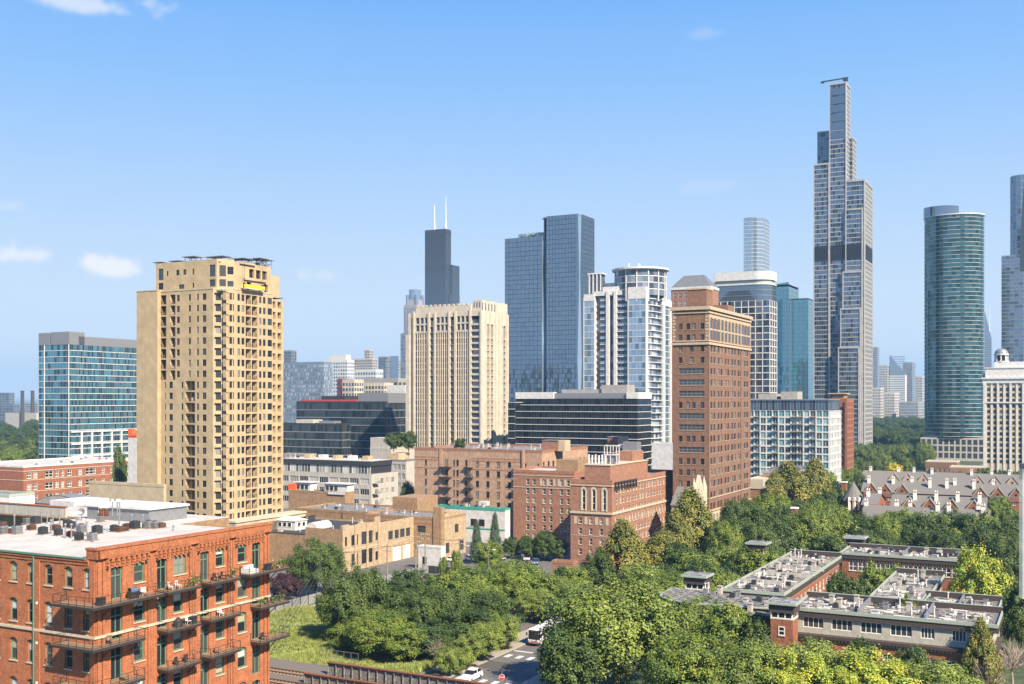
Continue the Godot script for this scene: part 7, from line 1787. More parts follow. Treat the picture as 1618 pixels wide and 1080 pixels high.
# ---------------------------------------------------------------- gabled townhouse rows
func gabled(called: String, label: String, pw: float, pc: float, d: float, depth: float, eave: float, ridge: float, gables: Array, wall: Material, chim: Array, gmat: Material) -> Bd:
	var b := bd(called, label, pw, pc, pc + 5, d, "townhouse row")
	b.l = depth
	var S := b.S(); var hs := []
	for k in int(b.w / 4.5): hs.append(Rect2(1.0 + k * 4.5, eave - 3.4, 1.6, 1.6))
	shell(b, "wall", wall, 0, eave, hs, [], 0.2)
	for r in hs: window(b.root, S, r, style(M.white_trim, [M.glass_dark, M.glass_mid], 2, 2, 0.12, M.lime), 0.12)
	var r := b.mb("roof", M.shingle); var e := 0.5; var zm := -depth / 2
	r.quad(Vector3(-b.w - e, eave - 0.3, e), Vector3(e, eave - 0.3, e), Vector3(e, ridge, zm), Vector3(-b.w - e, ridge, zm)); r.quad(Vector3(e, eave - 0.3, -depth - e), Vector3(-b.w - e, eave - 0.3, -depth - e), Vector3(-b.w - e, ridge, zm), Vector3(e, ridge, zm))
	var gw := b.mb("gable_end", wall); gw.tri(Vector3(0, eave, 0), Vector3(0, eave, -depth), Vector3(0, ridge - 0.15, zm)); gw.tri(Vector3(-b.w, eave, -depth), Vector3(-b.w, eave, 0), Vector3(-b.w, ridge - 0.15, zm))
	b.finish()
	for px in gables:
		var u := b.us(px) - b.w; var g := MB.new(); var gh := 3.9; var hw := 2.9; var y := eave - 0.6
		g.quad(Vector3(u - hw, y - 1.5, 0.25), Vector3(u + hw, y - 1.5, 0.25), Vector3(u + hw, y, 0.25), Vector3(u - hw, y, 0.25)); g.tri(Vector3(u - hw, y, 0.25), Vector3(u + hw, y, 0.25), Vector3(u, y + gh, 0.25))
		g.box(ID, u - hw, y - 1.5, -0.5, u + hw, y, 0.2)
		var o := build(g, b.root, "gable", gmat)
		var rr := MB.new()
		rr.quad(Vector3(u + hw + 0.3, y - 0.3, 0.5), Vector3(u + hw + 0.3, y - 0.3, zm), Vector3(u, y + gh + 0.15, zm), Vector3(u, y + gh + 0.15, 0.5)); rr.quad(Vector3(u - hw - 0.3, y - 0.3, zm), Vector3(u - hw - 0.3, y - 0.3, 0.5), Vector3(u, y + gh + 0.15, 0.5), Vector3(u, y + gh + 0.15, zm))
		build(rr, o, "gable_roof", M.shingle)
		var tr := MB.new()
		for s in [-1.0, 1.0]:
			var p0 := Vector3(u + s * hw, y, 0.3); var p1 := Vector3(u, y + gh, 0.3); var ax := (p1 - p0).normalized()
			tr.box(Transform3D(Basis(ax, Vector3(0, 0, 1).cross(ax), Vector3(0, 0, 1)), p0), 0, -0.15, -0.04, p0.distance_to(p1), 0.15, 0.1)
		tr.box(ID, u - hw, y - 0.1, 0.25, u + hw, y + 0.15, 0.36); build(tr, o, "barge_board", M.lime)
		var wv := MB.new(); wv.tube(Vector3(u, y + 1.1, 0.26), Vector3(u, y + 1.1, 0.32), 0.45, 0.45, 10, true); build(wv, o, "round_window", M.glass_dark)
	for q in chim:
		var u := b.us(q[0]) - b.w; var o := boxat(b.root, "chimney", M.white_trim if q[1] == 0 else M.red_brick, u - 0.55, eave, zm - 0.5 + q[2], u + 0.55, ridge + 1.3, zm + 0.5 + q[2])
		boxat(o, "cap", M.light_concrete, u - 0.7, ridge + 1.3, zm - 0.65 + q[2], u + 0.7, ridge + 1.5, zm + 0.65 + q[2])
		for k in 2:
			var m := MB.new(); m.tube(Vector3(u - 0.35 + k * 0.7, ridge + 1.5, zm + q[2]), Vector3(u - 0.35 + k * 0.7, ridge + 2.0, zm + q[2]), 0.2, 0.16, 6, true); build(m, o, "chimney_pot", M.white_trim)
	return b
func gabled_rows() -> void:
	gabled("front_gabled_row", "nearest slate-roofed townhouse row with pale chimney stacks", 1362, 1560, 322.0, 12.0, 7.6, 11.6, [1540.0], M.red_brick, [[1363.0, 0, 0.0], [1478.0, 0, 1.0], [1496.0, 0, 1.0], [1551.0, 0, 1.0], [1410.0, 0, -2.0], [1542.0, 0, -2.0], [1432.0, 0, -2.0]], M.red_brick)
	gabled("second_gabled_row", "second slate-roofed row with a line of brick gables facing the street", 1408, 1556, 362.0, 11.0, 8.0, 11.8, [1436.0, 1468.0, 1503.0, 1538.0], M.red_brick, [[1443.0, 0, 2.0], [1477.0, 0, 2.0], [1511.0, 0, 2.0], [1546.0, 0, 2.0]], M.red_brick)
	gabled("third_gabled_row", "third slate-roofed row with scattered brick dormers and tall pale chimneys", 1362, 1620, 410.0, 13.0, 8.2, 12.2, [1376.0, 1398.0, 1425.0, 1548.0, 1576.0, 1605.0], M.red_brick, [[1369.0, 0, 1.5], [1408.0, 0, 1.5], [1437.0, 0, 0.0], [1467.0, 0, 3.0], [1494.0, 0, 3.0], [1506.0, 0, 1.0], [1537.0, 0, 3.0], [1567.0, 0, 0.0]], M.red_brick)
	var pink := mat(0.56, 0.40, 0.34, 0.9, "mottle", 0.2)
	gabled("far_gabled_row", "farthest gabled row with pink rendered gables and pale chimneys", 1362, 1622, 468.0, 12.0, 8.4, 12.2, [1412.0, 1434.0, 1459.0, 1545.0, 1572.0, 1599.0], pink, [[1372.0, 0, 0.0], [1416.0, 0, 0.0], [1441.0, 0, 0.0], [1470.0, 0, 1.0], [1533.0, 0, 1.0], [1565.0, 0, 0.0], [1593.0, 0, 0.0]], pink)
	gabled("side_gabled_house", "short cross house with pale parapets joining the gabled rows", 1362, 1384, 372.0, 20.0, 9.0, 12.0, [], M.red_brick, [[1366.0, 0, 3.0], [1380.0, 0, -3.0]], M.red_brick)
	var t := thing("round_turret_house", "round corner turret with a grey conical roof on the gabled rows", "turret", spot(1348, 385.0))
	var m := MB.new(); m.tube(Vector3.ZERO, Vector3(0, 9.5, 0), 3.6, 3.6, 14); build(m, t, "wall", M.red_brick); m = MB.new(); m.tube(Vector3(0, 9.3, 0), Vector3(0, 16.0, 0), 4.2, 0.05, 14); build(m, t, "conical_roof", M.shingle)
	for k in 5:
		var a := -0.2 + k * 0.45; m = MB.new(); m.box(Transform3D(Basis(Vector3.UP, -a), Vector3(sin(a) * 3.7, 0, cos(a) * 3.7)), -0.4, 6.0, -0.3, 0.4, 10.6, 0.35); build(m, t, "dormer_pier", M.white_trim)
	for q in [[1255.0, 300.0, "rising from the tree belt"], [1334.0, 395.0, "beside the conical turret"]]:
		var c := thing("tall_brick_chimney", "slim red brick chimney with pale cap " + q[2], "chimney", spot(q[0], q[1]), TURN, "brick chimneys among the trees")
		boxat(c, "stack", M.red_brick, -0.8, 0, -0.8, 0.8, 14.8, 0.8); boxat(c, "cap", M.white_trim, -1.0, 14.8, -1.0, 1.0, 15.2, 1.0)
	var wl := bd("long_brick_wall", "long low brick and stone park wall below the oval tower", 1470, 1600, 1605, 560.0, "wall"); wl.l = 1.0
	shell(wl, "wall", pink, 0, 5); wl.mb("coping", M.lime).box(ID, -wl.w, 5, -1.1, 0.2, 5.4, 0.2); wl.finish()
	for k in 7: boxat(wl.root, "pier", M.hotel_brick, -wl.w * k / 6.0 - 0.8, 0, -0.3, -wl.w * k / 6.0 + 0.8, 6.4, 0.5)
	for q in [["low_club_house", "low brown brick pavilion with pale roofs at the foot of the oval tower", 1462, 1512, 640.0, 8.0, M.brown_brick], ["low_pink_shops", "low pink shop row at the foot of the oval tower", 1500, 1556, 610.0, 6.5, M.hotel_brick]]:
		var b := bd(q[0], q[1], q[2], q[3], q[3] + 8, q[4]); b.l = 16
		var hs := grid_rects(even(0.5, b.w - 0.5, 6, 0.5), [[1.5, 2.6]])
		shell(b, "wall", q[6], 0, q[5], hs, [], 0.3); flat_roof(b, q[5], M.white_roof, M.lime, 0.5)
		for r in hs: small_window(b, b.S(), r, M.white_trim, DARKS, 2, 1)
		b.finish()

# ---------------------------------------------------------------- trees
var crowns := []
func leaf_mesh(pal: Array, sd: int, r0: float, y0: float, y1: float, nclump: int, per: int, ls: float, kind: String) -> ArrayMesh:
	var g := RandomNumberGenerator.new(); g.seed = sd
	var m := MB.new()
	var yc := (y0 + y1) / 2; var hh := (y1 - y0) / 2
	var lob := []
	for k in 7: lob.append([g.randf() * TAU, g.randf_range(0.7, 1.12)])
	for k in nclump:
		# clumps sit through the outer half of the crown
		var dir := Vector3(g.randfn(), g.randfn() * 0.9 + 0.15, g.randfn()).normalized()
		var q := pow(g.randf(), 0.45)
		var az := atan2(dir.x, dir.z); var f := 1.0
		for L in lob:
			var dd := absf(angle_difference(az, L[0]))
			if dd < 0.6: f = lerpf(f, L[1], 1.0 - dd / 0.6)
		var p := Vector3(dir.x * r0 * q * f, yc + dir.y * hh * q, dir.z * r0 * q * f)
		if kind == "cone":
			var t := g.randf(); var rr := r0 * (1.0 - t) * sqrt(g.randf_range(0.3, 1.0)) + 0.15; var a := g.randf() * TAU
			p = Vector3(cos(a) * rr, lerpf(y0, y1, t), sin(a) * rr)
		elif kind == "flame":
			var t := pow(g.randf(), 0.8); var prof := sin(PI * pow(lerpf(0.12, 0.97, t), 0.75)); var a := g.randf() * TAU; var rr := r0 * prof * sqrt(g.randf_range(0.25, 1.0)) * f
			p = Vector3(cos(a) * rr, lerpf(y0, y1, t), sin(a) * rr)
		var cr := g.randf_range(0.55, 1.3) * minf(r0, 6.5) * 0.185
		var out := (p - Vector3(0, yc - hh * 0.35, 0)).normalized()
		var tone: Color = pal[g.randi() % pal.size()]
		for j in per:
			var o := Vector3(g.randfn(), g.randfn() * 0.95, g.randfn()) * cr * 0.5
			var c := p + o
			var nn := (out * 0.55 + o.normalized() * 0.5 + Vector3(g.randfn(), g.randfn(), g.randfn()) * 0.42 + Vector3(0, 0.35, 0)).normalized()
			var s := nn.cross(Vector3(g.randfn(), g.randfn(), g.randfn())).normalized(); var t2 := nn.cross(s)
			var sz := ls * g.randf_range(0.6, 1.25)
			m.col = tone * g.randf_range(0.75, 1.25); m.col.a = 1
			m.quad(c - s * sz, c - t2 * sz * 0.6, c + s * sz, c + t2 * sz * 0.6)
	return m.mesh()
func trunk_mesh(sd: int, h: float, r: float, spread: float, y1: float) -> ArrayMesh:
	var g := RandomNumberGenerator.new(); g.seed = sd
	var m := MB.new(); var top := Vector3(g.randf_range(-0.3, 0.3), h, g.randf_range(-0.3, 0.3))
	m.tube(Vector3.ZERO, Vector3(0, h * 0.12, 0), r * 1.5, r, 8); m.tube(Vector3(0, h * 0.12, 0), top, r, r * 0.75, 8)
	for k in 6:
		var a := TAU * k / 6 + g.randf_range(-0.4, 0.4); var e := top + Vector3(cos(a) * spread * g.randf_range(0.4, 0.75), (y1 - h) * g.randf_range(0.35, 0.8), sin(a) * spread * g.randf_range(0.4, 0.75))
		var md := top.lerp(e, 0.5) + Vector3(0, 0.4, 0)
		m.tube(top, md, r * 0.55, r * 0.35, 6); m.tube(md, e, r * 0.35, r * 0.08, 5)
		for j in 2: m.tube(md.lerp(e, 0.3), e + Vector3(g.randfn(), g.randf(), g.randfn()) * spread * 0.25, r * 0.22, r * 0.04, 4)
	return m.mesh()
func twig_mesh(sd: int) -> ArrayMesh:
	var g := RandomNumberGenerator.new(); g.seed = sd; var m := MB.new()
	for k in 260:
		var d := Vector3(g.randfn(), absf(g.randfn()) * 0.9 + 0.2, g.randfn()).normalized(); var p := Vector3(0, 3.0, 0) + Vector3(d.x * 3.0, d.y * 4.5, d.z * 3.0) * sqrt(g.randf()) * 0.8; var e := p + (d + Vector3(g.randfn(), g.randf() * 1.2, g.randfn()) * 0.5) * g.randf_range(0.6, 1.4)
		m.tube(p, e, 0.035, 0.012, 3)
	return m.mesh()
func roof_greens(root: Node3D, w: float, d: float) -> void:
	var g := RandomNumberGenerator.new(); g.seed = 3
	var m := MB.new()
	for k in 2600:
		var c := Vector3(g.randf() * w, pow(g.randf(), 1.3) * 5.0 * (0.6 + 0.4 * sin(k * 0.37)), -g.randf() * d); var nn := Vector3(g.randfn(), g.randfn() + 0.4, g.randfn()).normalized(); var s := nn.cross(Vector3(g.randfn(), g.randfn(), g.randfn())).normalized(); var t := nn.cross(s)
		m.col = Color(0.05, 0.09, 0.03) * g.randf_range(0.7, 1.3); m.col.a = 1; m.quad(c - s * 0.4, c - t * 0.3, c + s * 0.4, c + t * 0.3)
	build(m, root, "foliage", M.leaf)
	build_trough(root, w, d)
func build_trough(root: Node3D, w: float, d: float) -> void:
	boxat(root, "planter", M.dark_metal, -0.4, 0, -d - 0.3, w + 0.4, 0.8, 0.3)
# kinds of crown: [mesh, trunk mesh, crown radius, top height]
func make_crowns() -> void:
	var sets := {
		"dark": [Color(0.048, 0.084, 0.012), Color(0.06, 0.10, 0.014), Color(0.038, 0.068, 0.01), Color(0.076, 0.118, 0.017)],
		"mid": [Color(0.115, 0.17, 0.018), Color(0.14, 0.195, 0.02), Color(0.085, 0.135, 0.016), Color(0.165, 0.215, 0.025)],
		"light": [Color(0.15, 0.205, 0.03), Color(0.185, 0.235, 0.035), Color(0.12, 0.17, 0.026), Color(0.21, 0.27, 0.05)],
		"lime": [Color(0.32, 0.37, 0.035), Color(0.38, 0.40, 0.04), Color(0.26, 0.33, 0.035), Color(0.22, 0.30, 0.035)],
		"olive": [Color(0.15, 0.155, 0.025), Color(0.19, 0.185, 0.03), Color(0.11, 0.135, 0.025), Color(0.22, 0.21, 0.035)],
		"purple": [Color(0.05, 0.018, 0.026), Color(0.07, 0.025, 0.03), Color(0.04, 0.016, 0.025)],
		"yellow": [Color(0.55, 0.45, 0.03), Color(0.48, 0.42, 0.04)],
		"blue": [Color(0.045, 0.085, 0.05), Color(0.05, 0.095, 0.05), Color(0.06, 0.10, 0.055)]}
	crowns = [{}]
	var C: Dictionary = crowns[0]
	var sd := 100
	for k in sets:
		var n := 3 if k in ["dark", "mid", "light"] else 2
		if k in ["purple", "yellow", "blue"]: n = 1
		C[k] = []
		for v in n:
			sd += 7
			var shape: String = "flame" if k == "olive" else ("cone" if k == "blue" else "round")
			var fine: bool = k in ["light", "lime"]
			C[k].append([leaf_mesh(sets[k], sd, 5.0, 1.7, 12.0, 140, 190 if not fine else 220, 0.215 if not fine else 0.165, shape), trunk_mesh(sd, 3.6, 0.26, 4.2, 11.0), 5.3, 11.9])
func big_crowns() -> void:
	var C: Dictionary = crowns[0]; var sd := 900
	for k in [["mid", [Color(0.115, 0.17, 0.018), Color(0.14, 0.195, 0.02), Color(0.085, 0.135, 0.016), Color(0.165, 0.215, 0.025)]], ["dark", [Color(0.056, 0.094, 0.014), Color(0.07, 0.112, 0.016), Color(0.088, 0.13, 0.02)]], ["light", [Color(0.15, 0.205, 0.03), Color(0.185, 0.235, 0.035), Color(0.12, 0.17, 0.026)]]]:
		sd += 5
		C["big_" + k[0]] = [[leaf_mesh(k[1], sd, 9.0, 2.0, 15.5, 300, 190, 0.21, "round"), trunk_mesh(sd, 4.5, 0.42, 7.5, 14.0), 9.4, 15.4]]
func tree(px: float, ytop: float, wpx: float, d: float, k: String, label: String, group := "", called := "broadleaf_tree") -> Node3D:
	var h := maxf(hy(ytop, d), 2.5); var r := wpx * d / F / 2.0
	return plant_tree(spot(px, d), h, r, k, label, group, called)
func plant_tree(at: Vector3, h: float, r: float, k: String, label: String, group := "", called := "broadleaf_tree") -> Node3D:
	var v: Array = crowns[0]["big_" + k if r > 6.5 and k in ["mid", "dark", "light"] else k]; var q: Array = v[rng.randi() % v.size()]
	var t := thing(called, label, "tree", at, rng.randf() * TAU, group)
	t.scale = Vector3(r / q[2], h / q[3], r / q[2])
	put(t, "trunk", q[1], M.bark); put(t, "crown", q[0], M.leaf)
	return t
func trees() -> void:
	make_crowns(); big_crowns()
	var L := [
		# vacant lot and yard
		[500, 850, 96, 246, "dark", "dark green tree against the old warehouse wall"], [452, 906, 52, 240, "purple", "purple-leaved plum tree beside the loft's upper balconies"],
		[560, 893, 118, 200, "dark", "tall dark tree at the edge of the vacant lot"], [612, 925, 80, 204, "dark", "dark tree just behind the tall lot tree"], [598, 965, 118, 188, "mid", "rounded bushy tree in front of the tall lot tree"], [545, 985, 62, 192, "mid", "low bush at the foot of the tall lot tree"], [640, 985, 70, 184, "mid", "low dark bush near the rail bridge"],
		[690, 925, 120, 200, "dark", "broad dark tree beside the parking yard"], [745, 895, 120, 222, "mid", "large mid-green tree in the parking yard's middle"], [815, 885, 110, 226, "mid", "large tree in front of the brick garage"], [730, 955, 110, 196, "dark", "dark spreading tree over the parked cars"], [680, 985, 90, 186, "dark", "dark tree beside the rail bridge abutment"], [655, 915, 70, 215, "dark", "dark tree west of the parking yard trees"], [860, 905, 70, 225, "mid", "tree beside the garage's pale wall"],
		[738, 998, 62, 180, "light", "nearest pale street tree on the sidewalk"], [768, 982, 66, 186, "light", "second pale street tree on the sidewalk"], [795, 970, 64, 194, "light", "third pale street tree just before the bus"], [712, 1020, 60, 176, "light", "pale street tree beside the rail bridge end"],
		[753, 824, 26, 296, "blue", "conical evergreen left of the cream garage"], [782, 813, 27, 300, "blue", "conical evergreen against the cream garage"], [771, 853, 50, 276, "mid", "round tree in front of the conical evergreens"], [722, 868, 20, 270, "mid", "thin young tree by the small white outbuilding"], [700, 878, 16, 272, "mid", "smaller thin young tree by the white outbuilding"],
		[808, 848, 34, 306, "dark", "clipped round tree nearest the conical evergreens"], [835, 846, 38, 304, "dark", "clipped round tree in the hotel yard's middle"], [862, 838, 44, 302, "dark", "taller dark tree against the hotel's rear wing"], [884, 852, 34, 300, "dark", "clipped round tree by the hotel's inner corner"],
		[650, 898, 84, 226, "dark", "tall dark tree closing the gap west of the yard trees"], [703, 902, 92, 214, "mid", "fresh green tree between the broad dark yard trees"], [782, 938, 92, 203, "dark", "dark tree hiding the yard behind the third street tree"], [848, 932, 70, 218, "light", "pale tree standing over the bus's far end"], [528, 930, 60, 206, "mid", "leaning fresh green tree on the lot's loft side"],
		# along the street
		[900, 915, 74, 222, "light", "pale street tree behind the white bus"], [908, 925, 72, 212, "mid", "pale tree drooping over the white bus"], [925, 935, 78, 210, "light", "pale street tree east of the bus"], [905, 892, 70, 236, "mid", "green tree below the hotel garage"],
		[985, 828, 92, 250, "olive", "tall olive ginkgo in front of the hotel corner"], [1042, 845, 84, 252, "olive", "olive ginkgo beside the tall one"], [1092, 778, 92, 282, "olive", "tallest olive ginkgo before the brown tower"], [1068, 812, 70, 276, "olive", "olive ginkgo between hotel and chapel"], [945, 868, 56, 246, "dark", "dark tree at the hotel's front corner"],
		[975, 918, 240, 166, "light", "largest spreading street tree in the foreground"], [897, 992, 112, 158, "dark", "dark tree overhanging the near street"], [1050, 905, 110, 215, "mid", "broad tree behind the largest street tree"], [1010, 890, 90, 228, "light", "paler tree behind the largest street tree"],
		[1110, 945, 130, 182, "mid", "broad tree before the curved corner house"], [1152, 948, 92, 176, "mid", "tree below the curved corner townhouse"], [1200, 975, 66, 172, "dark", "small dark tree beside the front turret"],
		[1090, 1000, 170, 152, "mid", "broad foreground tree near the bottom edge"], [1185, 1012, 170, 148, "light", "pale foreground tree beneath the front wing"], [1290, 1010, 120, 152, "light", "pale leafy tree hiding the front wing's base"], [1372, 1030, 150, 146, "lime", "yellow-green foreground tree beneath the front wing"], [1262, 1030, 120, 144, "lime", "yellow-green tree below the front turret"], [1490, 1045, 130, 146, "light", "pale foreground tree at the front wing's east end"], [1440, 1020, 70, 152, "dark", "dark small tree against the brick front wing"], [1360, 1008, 60, 153, "dark", "dark small tree by the front wing's cornice"],
		[1545, 868, 92, 196, "lime", "bright yellow-green tree towering over the courtyard wing"], [1550, 985, 60, 160, "olive", "thin-leaved tree at the front wing's corner"], [1338, 905, 84, 204, "dark", "dark courtyard tree between the brick wings"], [1385, 888, 60, 222, "mid", "courtyard tree before the north wing"], [1418, 890, 50, 222, "mid", "smaller courtyard tree before the north wing"], [1430, 942, 46, 176, "mid", "small tree under the courtyard wing's eaves"],
		[1592, 880, 70, 214, "dark", "dark tree behind the bright yellow-green one"], [1610, 920, 70, 190, "dark", "dark tree at the picture's edge below the dark belt"], [1600, 840, 90, 260, "dark", "dark tree at the edge by the gabled rows"],
		[1142, 905, 70, 225, "light", "pale tree behind the curved corner house"], [1100, 870, 90, 236, "mid", "mid-green tree left of the far turret"], [1160, 865, 80, 250, "light", "pale tree beside the far turret"],
		[1246, 735, 88, 385, "olive", "huge olive tree below the white grid apartments"], [1286, 730, 70, 400, "olive", "olive tree beside the crowded parking roof"], [1222, 752, 56, 372, "olive", "olive tree nearest the brown tower's shops"],
		[1413, 730, 26, 600, "yellow", "small bright yellow tree on the far avenue"],
		[646, 690, 30, 480, "dark", "green tree on the concrete parking ramp"], [622, 693, 34, 482, "dark", "second green tree on the concrete parking ramp"], [728, 690, 22, 392, "dark", "small roof tree on the peach loft"],
		[410, 757, 15, 330, "mid", "small tree by the tan tower's shopfront"], [150, 755, 14, 330, "mid", "small tree beside the beige wing"], [645, 762, 30, 400, "dark", "dark tree between the flats and the peach loft"], [190, 708, 26, 420, "dark", "dark tree by the white end wall"]]
	for q in L:
		var o := tree(q[0], q[1], q[2], q[3], q[4], q[5], "", "conifer" if q[4] == "blue" else "broadleaf_tree")
		if q[5].contains("parking ramp"): o.position.y = 22.0; o.scale.y = 0.75; 
		if q[5].contains("roof tree"): o.position.y = 27.0; o.scale.y = 0.35
	# belts of similar trees: px range, depth range, number, height range, kinds
	var belts := [
		[1150, 1320, 262, 330, 26, 12, 17, ["dark", "dark", "mid"], "tree in the belt before the gabled rows", "tree belt before the gabled rows"],
		[1320, 1618, 262, 305, 26, 11, 15, ["dark", "dark", "mid"], "tree in the belt behind the flat-roofed townhouses", "tree belt behind the townhouses"],
		[1060, 1200, 278, 306, 12, 7, 10, ["mid", "dark", "light"], "tree on the avenue below the brown tower", "avenue trees below the brown tower"],
		[1290, 1345, 340, 440, 12, 9, 13, ["dark", "mid"], "tree between the olive tree and the turret", "trees beside the conical turret"],
		[1200, 1365, 450, 640, 34, 9, 14, ["dark", "mid"], "avenue tree beyond the white grid apartments", "far avenue trees"],
		[1350, 1618, 495, 560, 26, 7, 11, ["dark", "mid"], "tree between the far gables and the park wall", "trees beyond the far gables"],
		[1330, 1470, 600, 900, 44, 10, 16, ["dark", "mid"], "tree in the park at the avenue's end", "park trees at the avenue's end"],
		[1560, 1618, 300, 400, 8, 8, 11, ["dark", "mid"], "tree by the gabled rows at the picture's edge", "trees at the edge of the gabled rows"],
		[0, 62, 560, 900, 22, 9, 14, ["dark", "mid"], "distant tree behind the long red brick block", "trees behind the red brick block"],
		[1040, 1230, 205, 250, 14, 8, 12, ["mid", "dark", "light"], "tree behind the west townhouse wing", "trees behind the west wing"],
		[1150, 1500, 138, 150, 12, 7, 9.5, ["light", "mid", "lime"], "tree along the bottom of the picture", "trees along the near kerb"],
		[1440, 1540, 350, 356, 5, 7, 9, ["dark", "olive"], "tree in the garden between two gabled rows", "garden trees between the gabled rows"]]
	for q in belts:
		for k in q[4]:
			var px := lerpf(q[0], q[1], (k + rng.randf()) / q[4]); var d := rng.randf_range(q[2], q[3]); var h := rng.randf_range(q[5], q[6])
			var kd: String = q[7][rng.randi() % q[7].size()]; var tone: String = {"dark": "deep green", "mid": "fresh green", "light": "pale green", "lime": "yellow-green", "olive": "olive"}[kd]
			plant_tree(spot(px, d), h, h * rng.randf_range(0.38, 0.52), kd, ("tall " if h > lerpf(q[5], q[6], 0.67) else ("low " if h < lerpf(q[5], q[6], 0.33) else "middling ")) + tone + " " + q[8], q[9])
	for q in [[1165, 232.0, 9.0, "bare grey twiggy tree beside the west townhouse wing"], [1560, 158.0, 8.0, "bare grey twiggy tree at the front wing's east corner"], [1600, 168.0, 9.0, "bare grey twiggy tree by the side street"], [690, 182.0, 6.0, "bare twiggy shrub among the street trees"]]:
		var t := thing("bare_tree", q[3], "tree", spot(q[0], q[1]), rng.randf() * TAU, "bare twiggy trees"); t.scale = Vector3.ONE * (q[2] as float) / 9.0
		put(t, "trunk", trunk_mesh(int(q[0]), 2.6, 0.2, 3.6, 9.0), M.twig); put(t, "twigs", twig_mesh(int(q[0])), M.twig)
	# far woods of the lakefront park: one mass
	var src: Mesh = crowns[0].dark[0][0]
	var mm := MultiMesh.new(); mm.transform_format = MultiMesh.TRANSFORM_3D; mm.mesh = src; mm.instance_count = 420
	for k in 420:
		var d := rng.randf_range(900, 1650); var px := rng.randf_range(1370, 1480) if k < 360 else rng.randf_range(-60, 70)
		if k >= 360: d = rng.randf_range(900, 1400)
		var s := rng.randf_range(0.9, 1.7)
		mm.set_instance_transform(k, Transform3D(Basis(Vector3.UP, rng.randf() * TAU).scaled(Vector3(s * 1.2, s, s * 1.2)), spot(px, d)))
	var mi := MultiMeshInstance3D.new(); mi.name = "distant_woods"; mi.multimesh = mm; mi.material_override = M.leaf
	add_child(mi); tag(mi, "hazy green woods of the far park", "woods", "", "stuff")
# ---------------------------------------------------------------- street, lot, railway
func slab(called: String, m: Material, e0: float, n0: float, e1: float, n1: float, y0: float, y1: float) -> MeshInstance3D:
	var b := MB.new(); b.box(Transform3D(Basis(Vector3.UP, TURN), Vector3.ZERO), e0, y0, -n1, e1, y1, -n0)
	var o := build(b, self, called, m); o.set_meta("kind", "structure"); return o
func profile(b: MB, T: Transform3D, pts: PackedVector2Array, x0: float, x1: float, inset := 0.0, ytop := 0.0) -> void: # side profile (z, y) swept across x, narrowing upwards
	var n := pts.size()
	var P := func(k: int, s: float) -> Vector3:
		var p := pts[k % n]; var i := inset * clampf((p.y - ytop) / 0.6, 0, 1)
		return T * Vector3((x0 + i) if s < 0 else (x1 - i), p.y, p.x)
	for k in n: b.quad(P.call(k, -1.0), P.call(k, 1.0), P.call(k + 1, 1.0), P.call(k + 1, -1.0))
	var tr := Geometry2D.triangulate_polygon(pts)
	for j in range(0, tr.size(), 3):
		var a := tr[j]; var c := tr[j + 1]; var e := tr[j + 2]
		if (pts[c] - pts[a]).cross(pts[e] - pts[a]) < 0: var w := c; c = e; e = w
		b.tri(P.call(a, -1.0), P.call(c, -1.0), P.call(e, -1.0)); b.tri(P.call(a, 1.0), P.call(e, 1.0), P.call(c, 1.0))
func car(at: Vector3, turn: float, paint: Material, label: String, group := "", suv := false) -> void:
	var t := thing("parked_car" if group else "moving_car", label, "car", at, turn, group)
	var h := 0.18 if suv else 0.0
	var b := MB.new() # front towards +z
	profile(b, ID, PackedVector2Array([Vector2(-2.2, 0.32), Vector2(2.15, 0.3), Vector2(2.25, 0.55), Vector2(2.1, 0.78), Vector2(1.1, 0.93 + h), Vector2(-1.75, 0.98 + h), Vector2(-2.2, 0.92 + h), Vector2(-2.28, 0.6)]), -0.9, 0.9, 0.06, 0.5); build(b, t, "body", paint)
	b = MB.new(); profile(b, ID, PackedVector2Array([Vector2(-1.95, 0.95 + h), Vector2(1.15, 0.92 + h), Vector2(0.35, 1.42 + h), Vector2(-1.35, 1.44 + h)]), -0.84, 0.84, 0.18, 0.92 + h); build(b, t, "cabin_glass", M.glass_dark)
	b = MB.new(); b.box(ID, -0.64, 1.42 + h, -1.34, 0.64, 1.48 + h, 0.34); build(b, t, "roof", paint)
	for s in [-1.0, 1.0]:
		b = MB.new(); b.box(ID, s * 0.68 - 0.05, 0.95 + h, -0.55, s * 0.68 + 0.16 * s, 1.43 + h, -0.45); build(b, t, "pillar", paint)
		for z in [-1.4, 1.4]:
			b = MB.new(); b.tube(Vector3(s * 0.68, 0.33, z), Vector3(s * 0.92, 0.33, z), 0.33, 0.33, 14, true); var w := build(b, t, "wheel", M.tyre)
			b = MB.new(); b.tube(Vector3(s * 0.9, 0.33, z), Vector3(s * 0.935, 0.33, z), 0.2, 0.19, 10, true); build(b, w, "rim", M.chrome)
		boxat(t, "headlight", M.white_trim, s * 0.68 - 0.2, 0.62, 2.05, s * 0.68 + 0.2, 0.75, 2.2); boxat(t, "tail_light", M.tail_red, s * 0.7 - 0.18, 0.72 + h, -2.29, s * 0.7 + 0.18, 0.88 + h, -2.15)
		boxat(t, "mirror", paint, s * 0.98 - 0.1, 0.95 + h, 0.62, s * 0.98 + 0.1, 1.08 + h, 0.74)
	boxat(t, "licence_plate", M.white_trim, -0.25, 0.5, 2.2, 0.25, 0.62, 2.27)
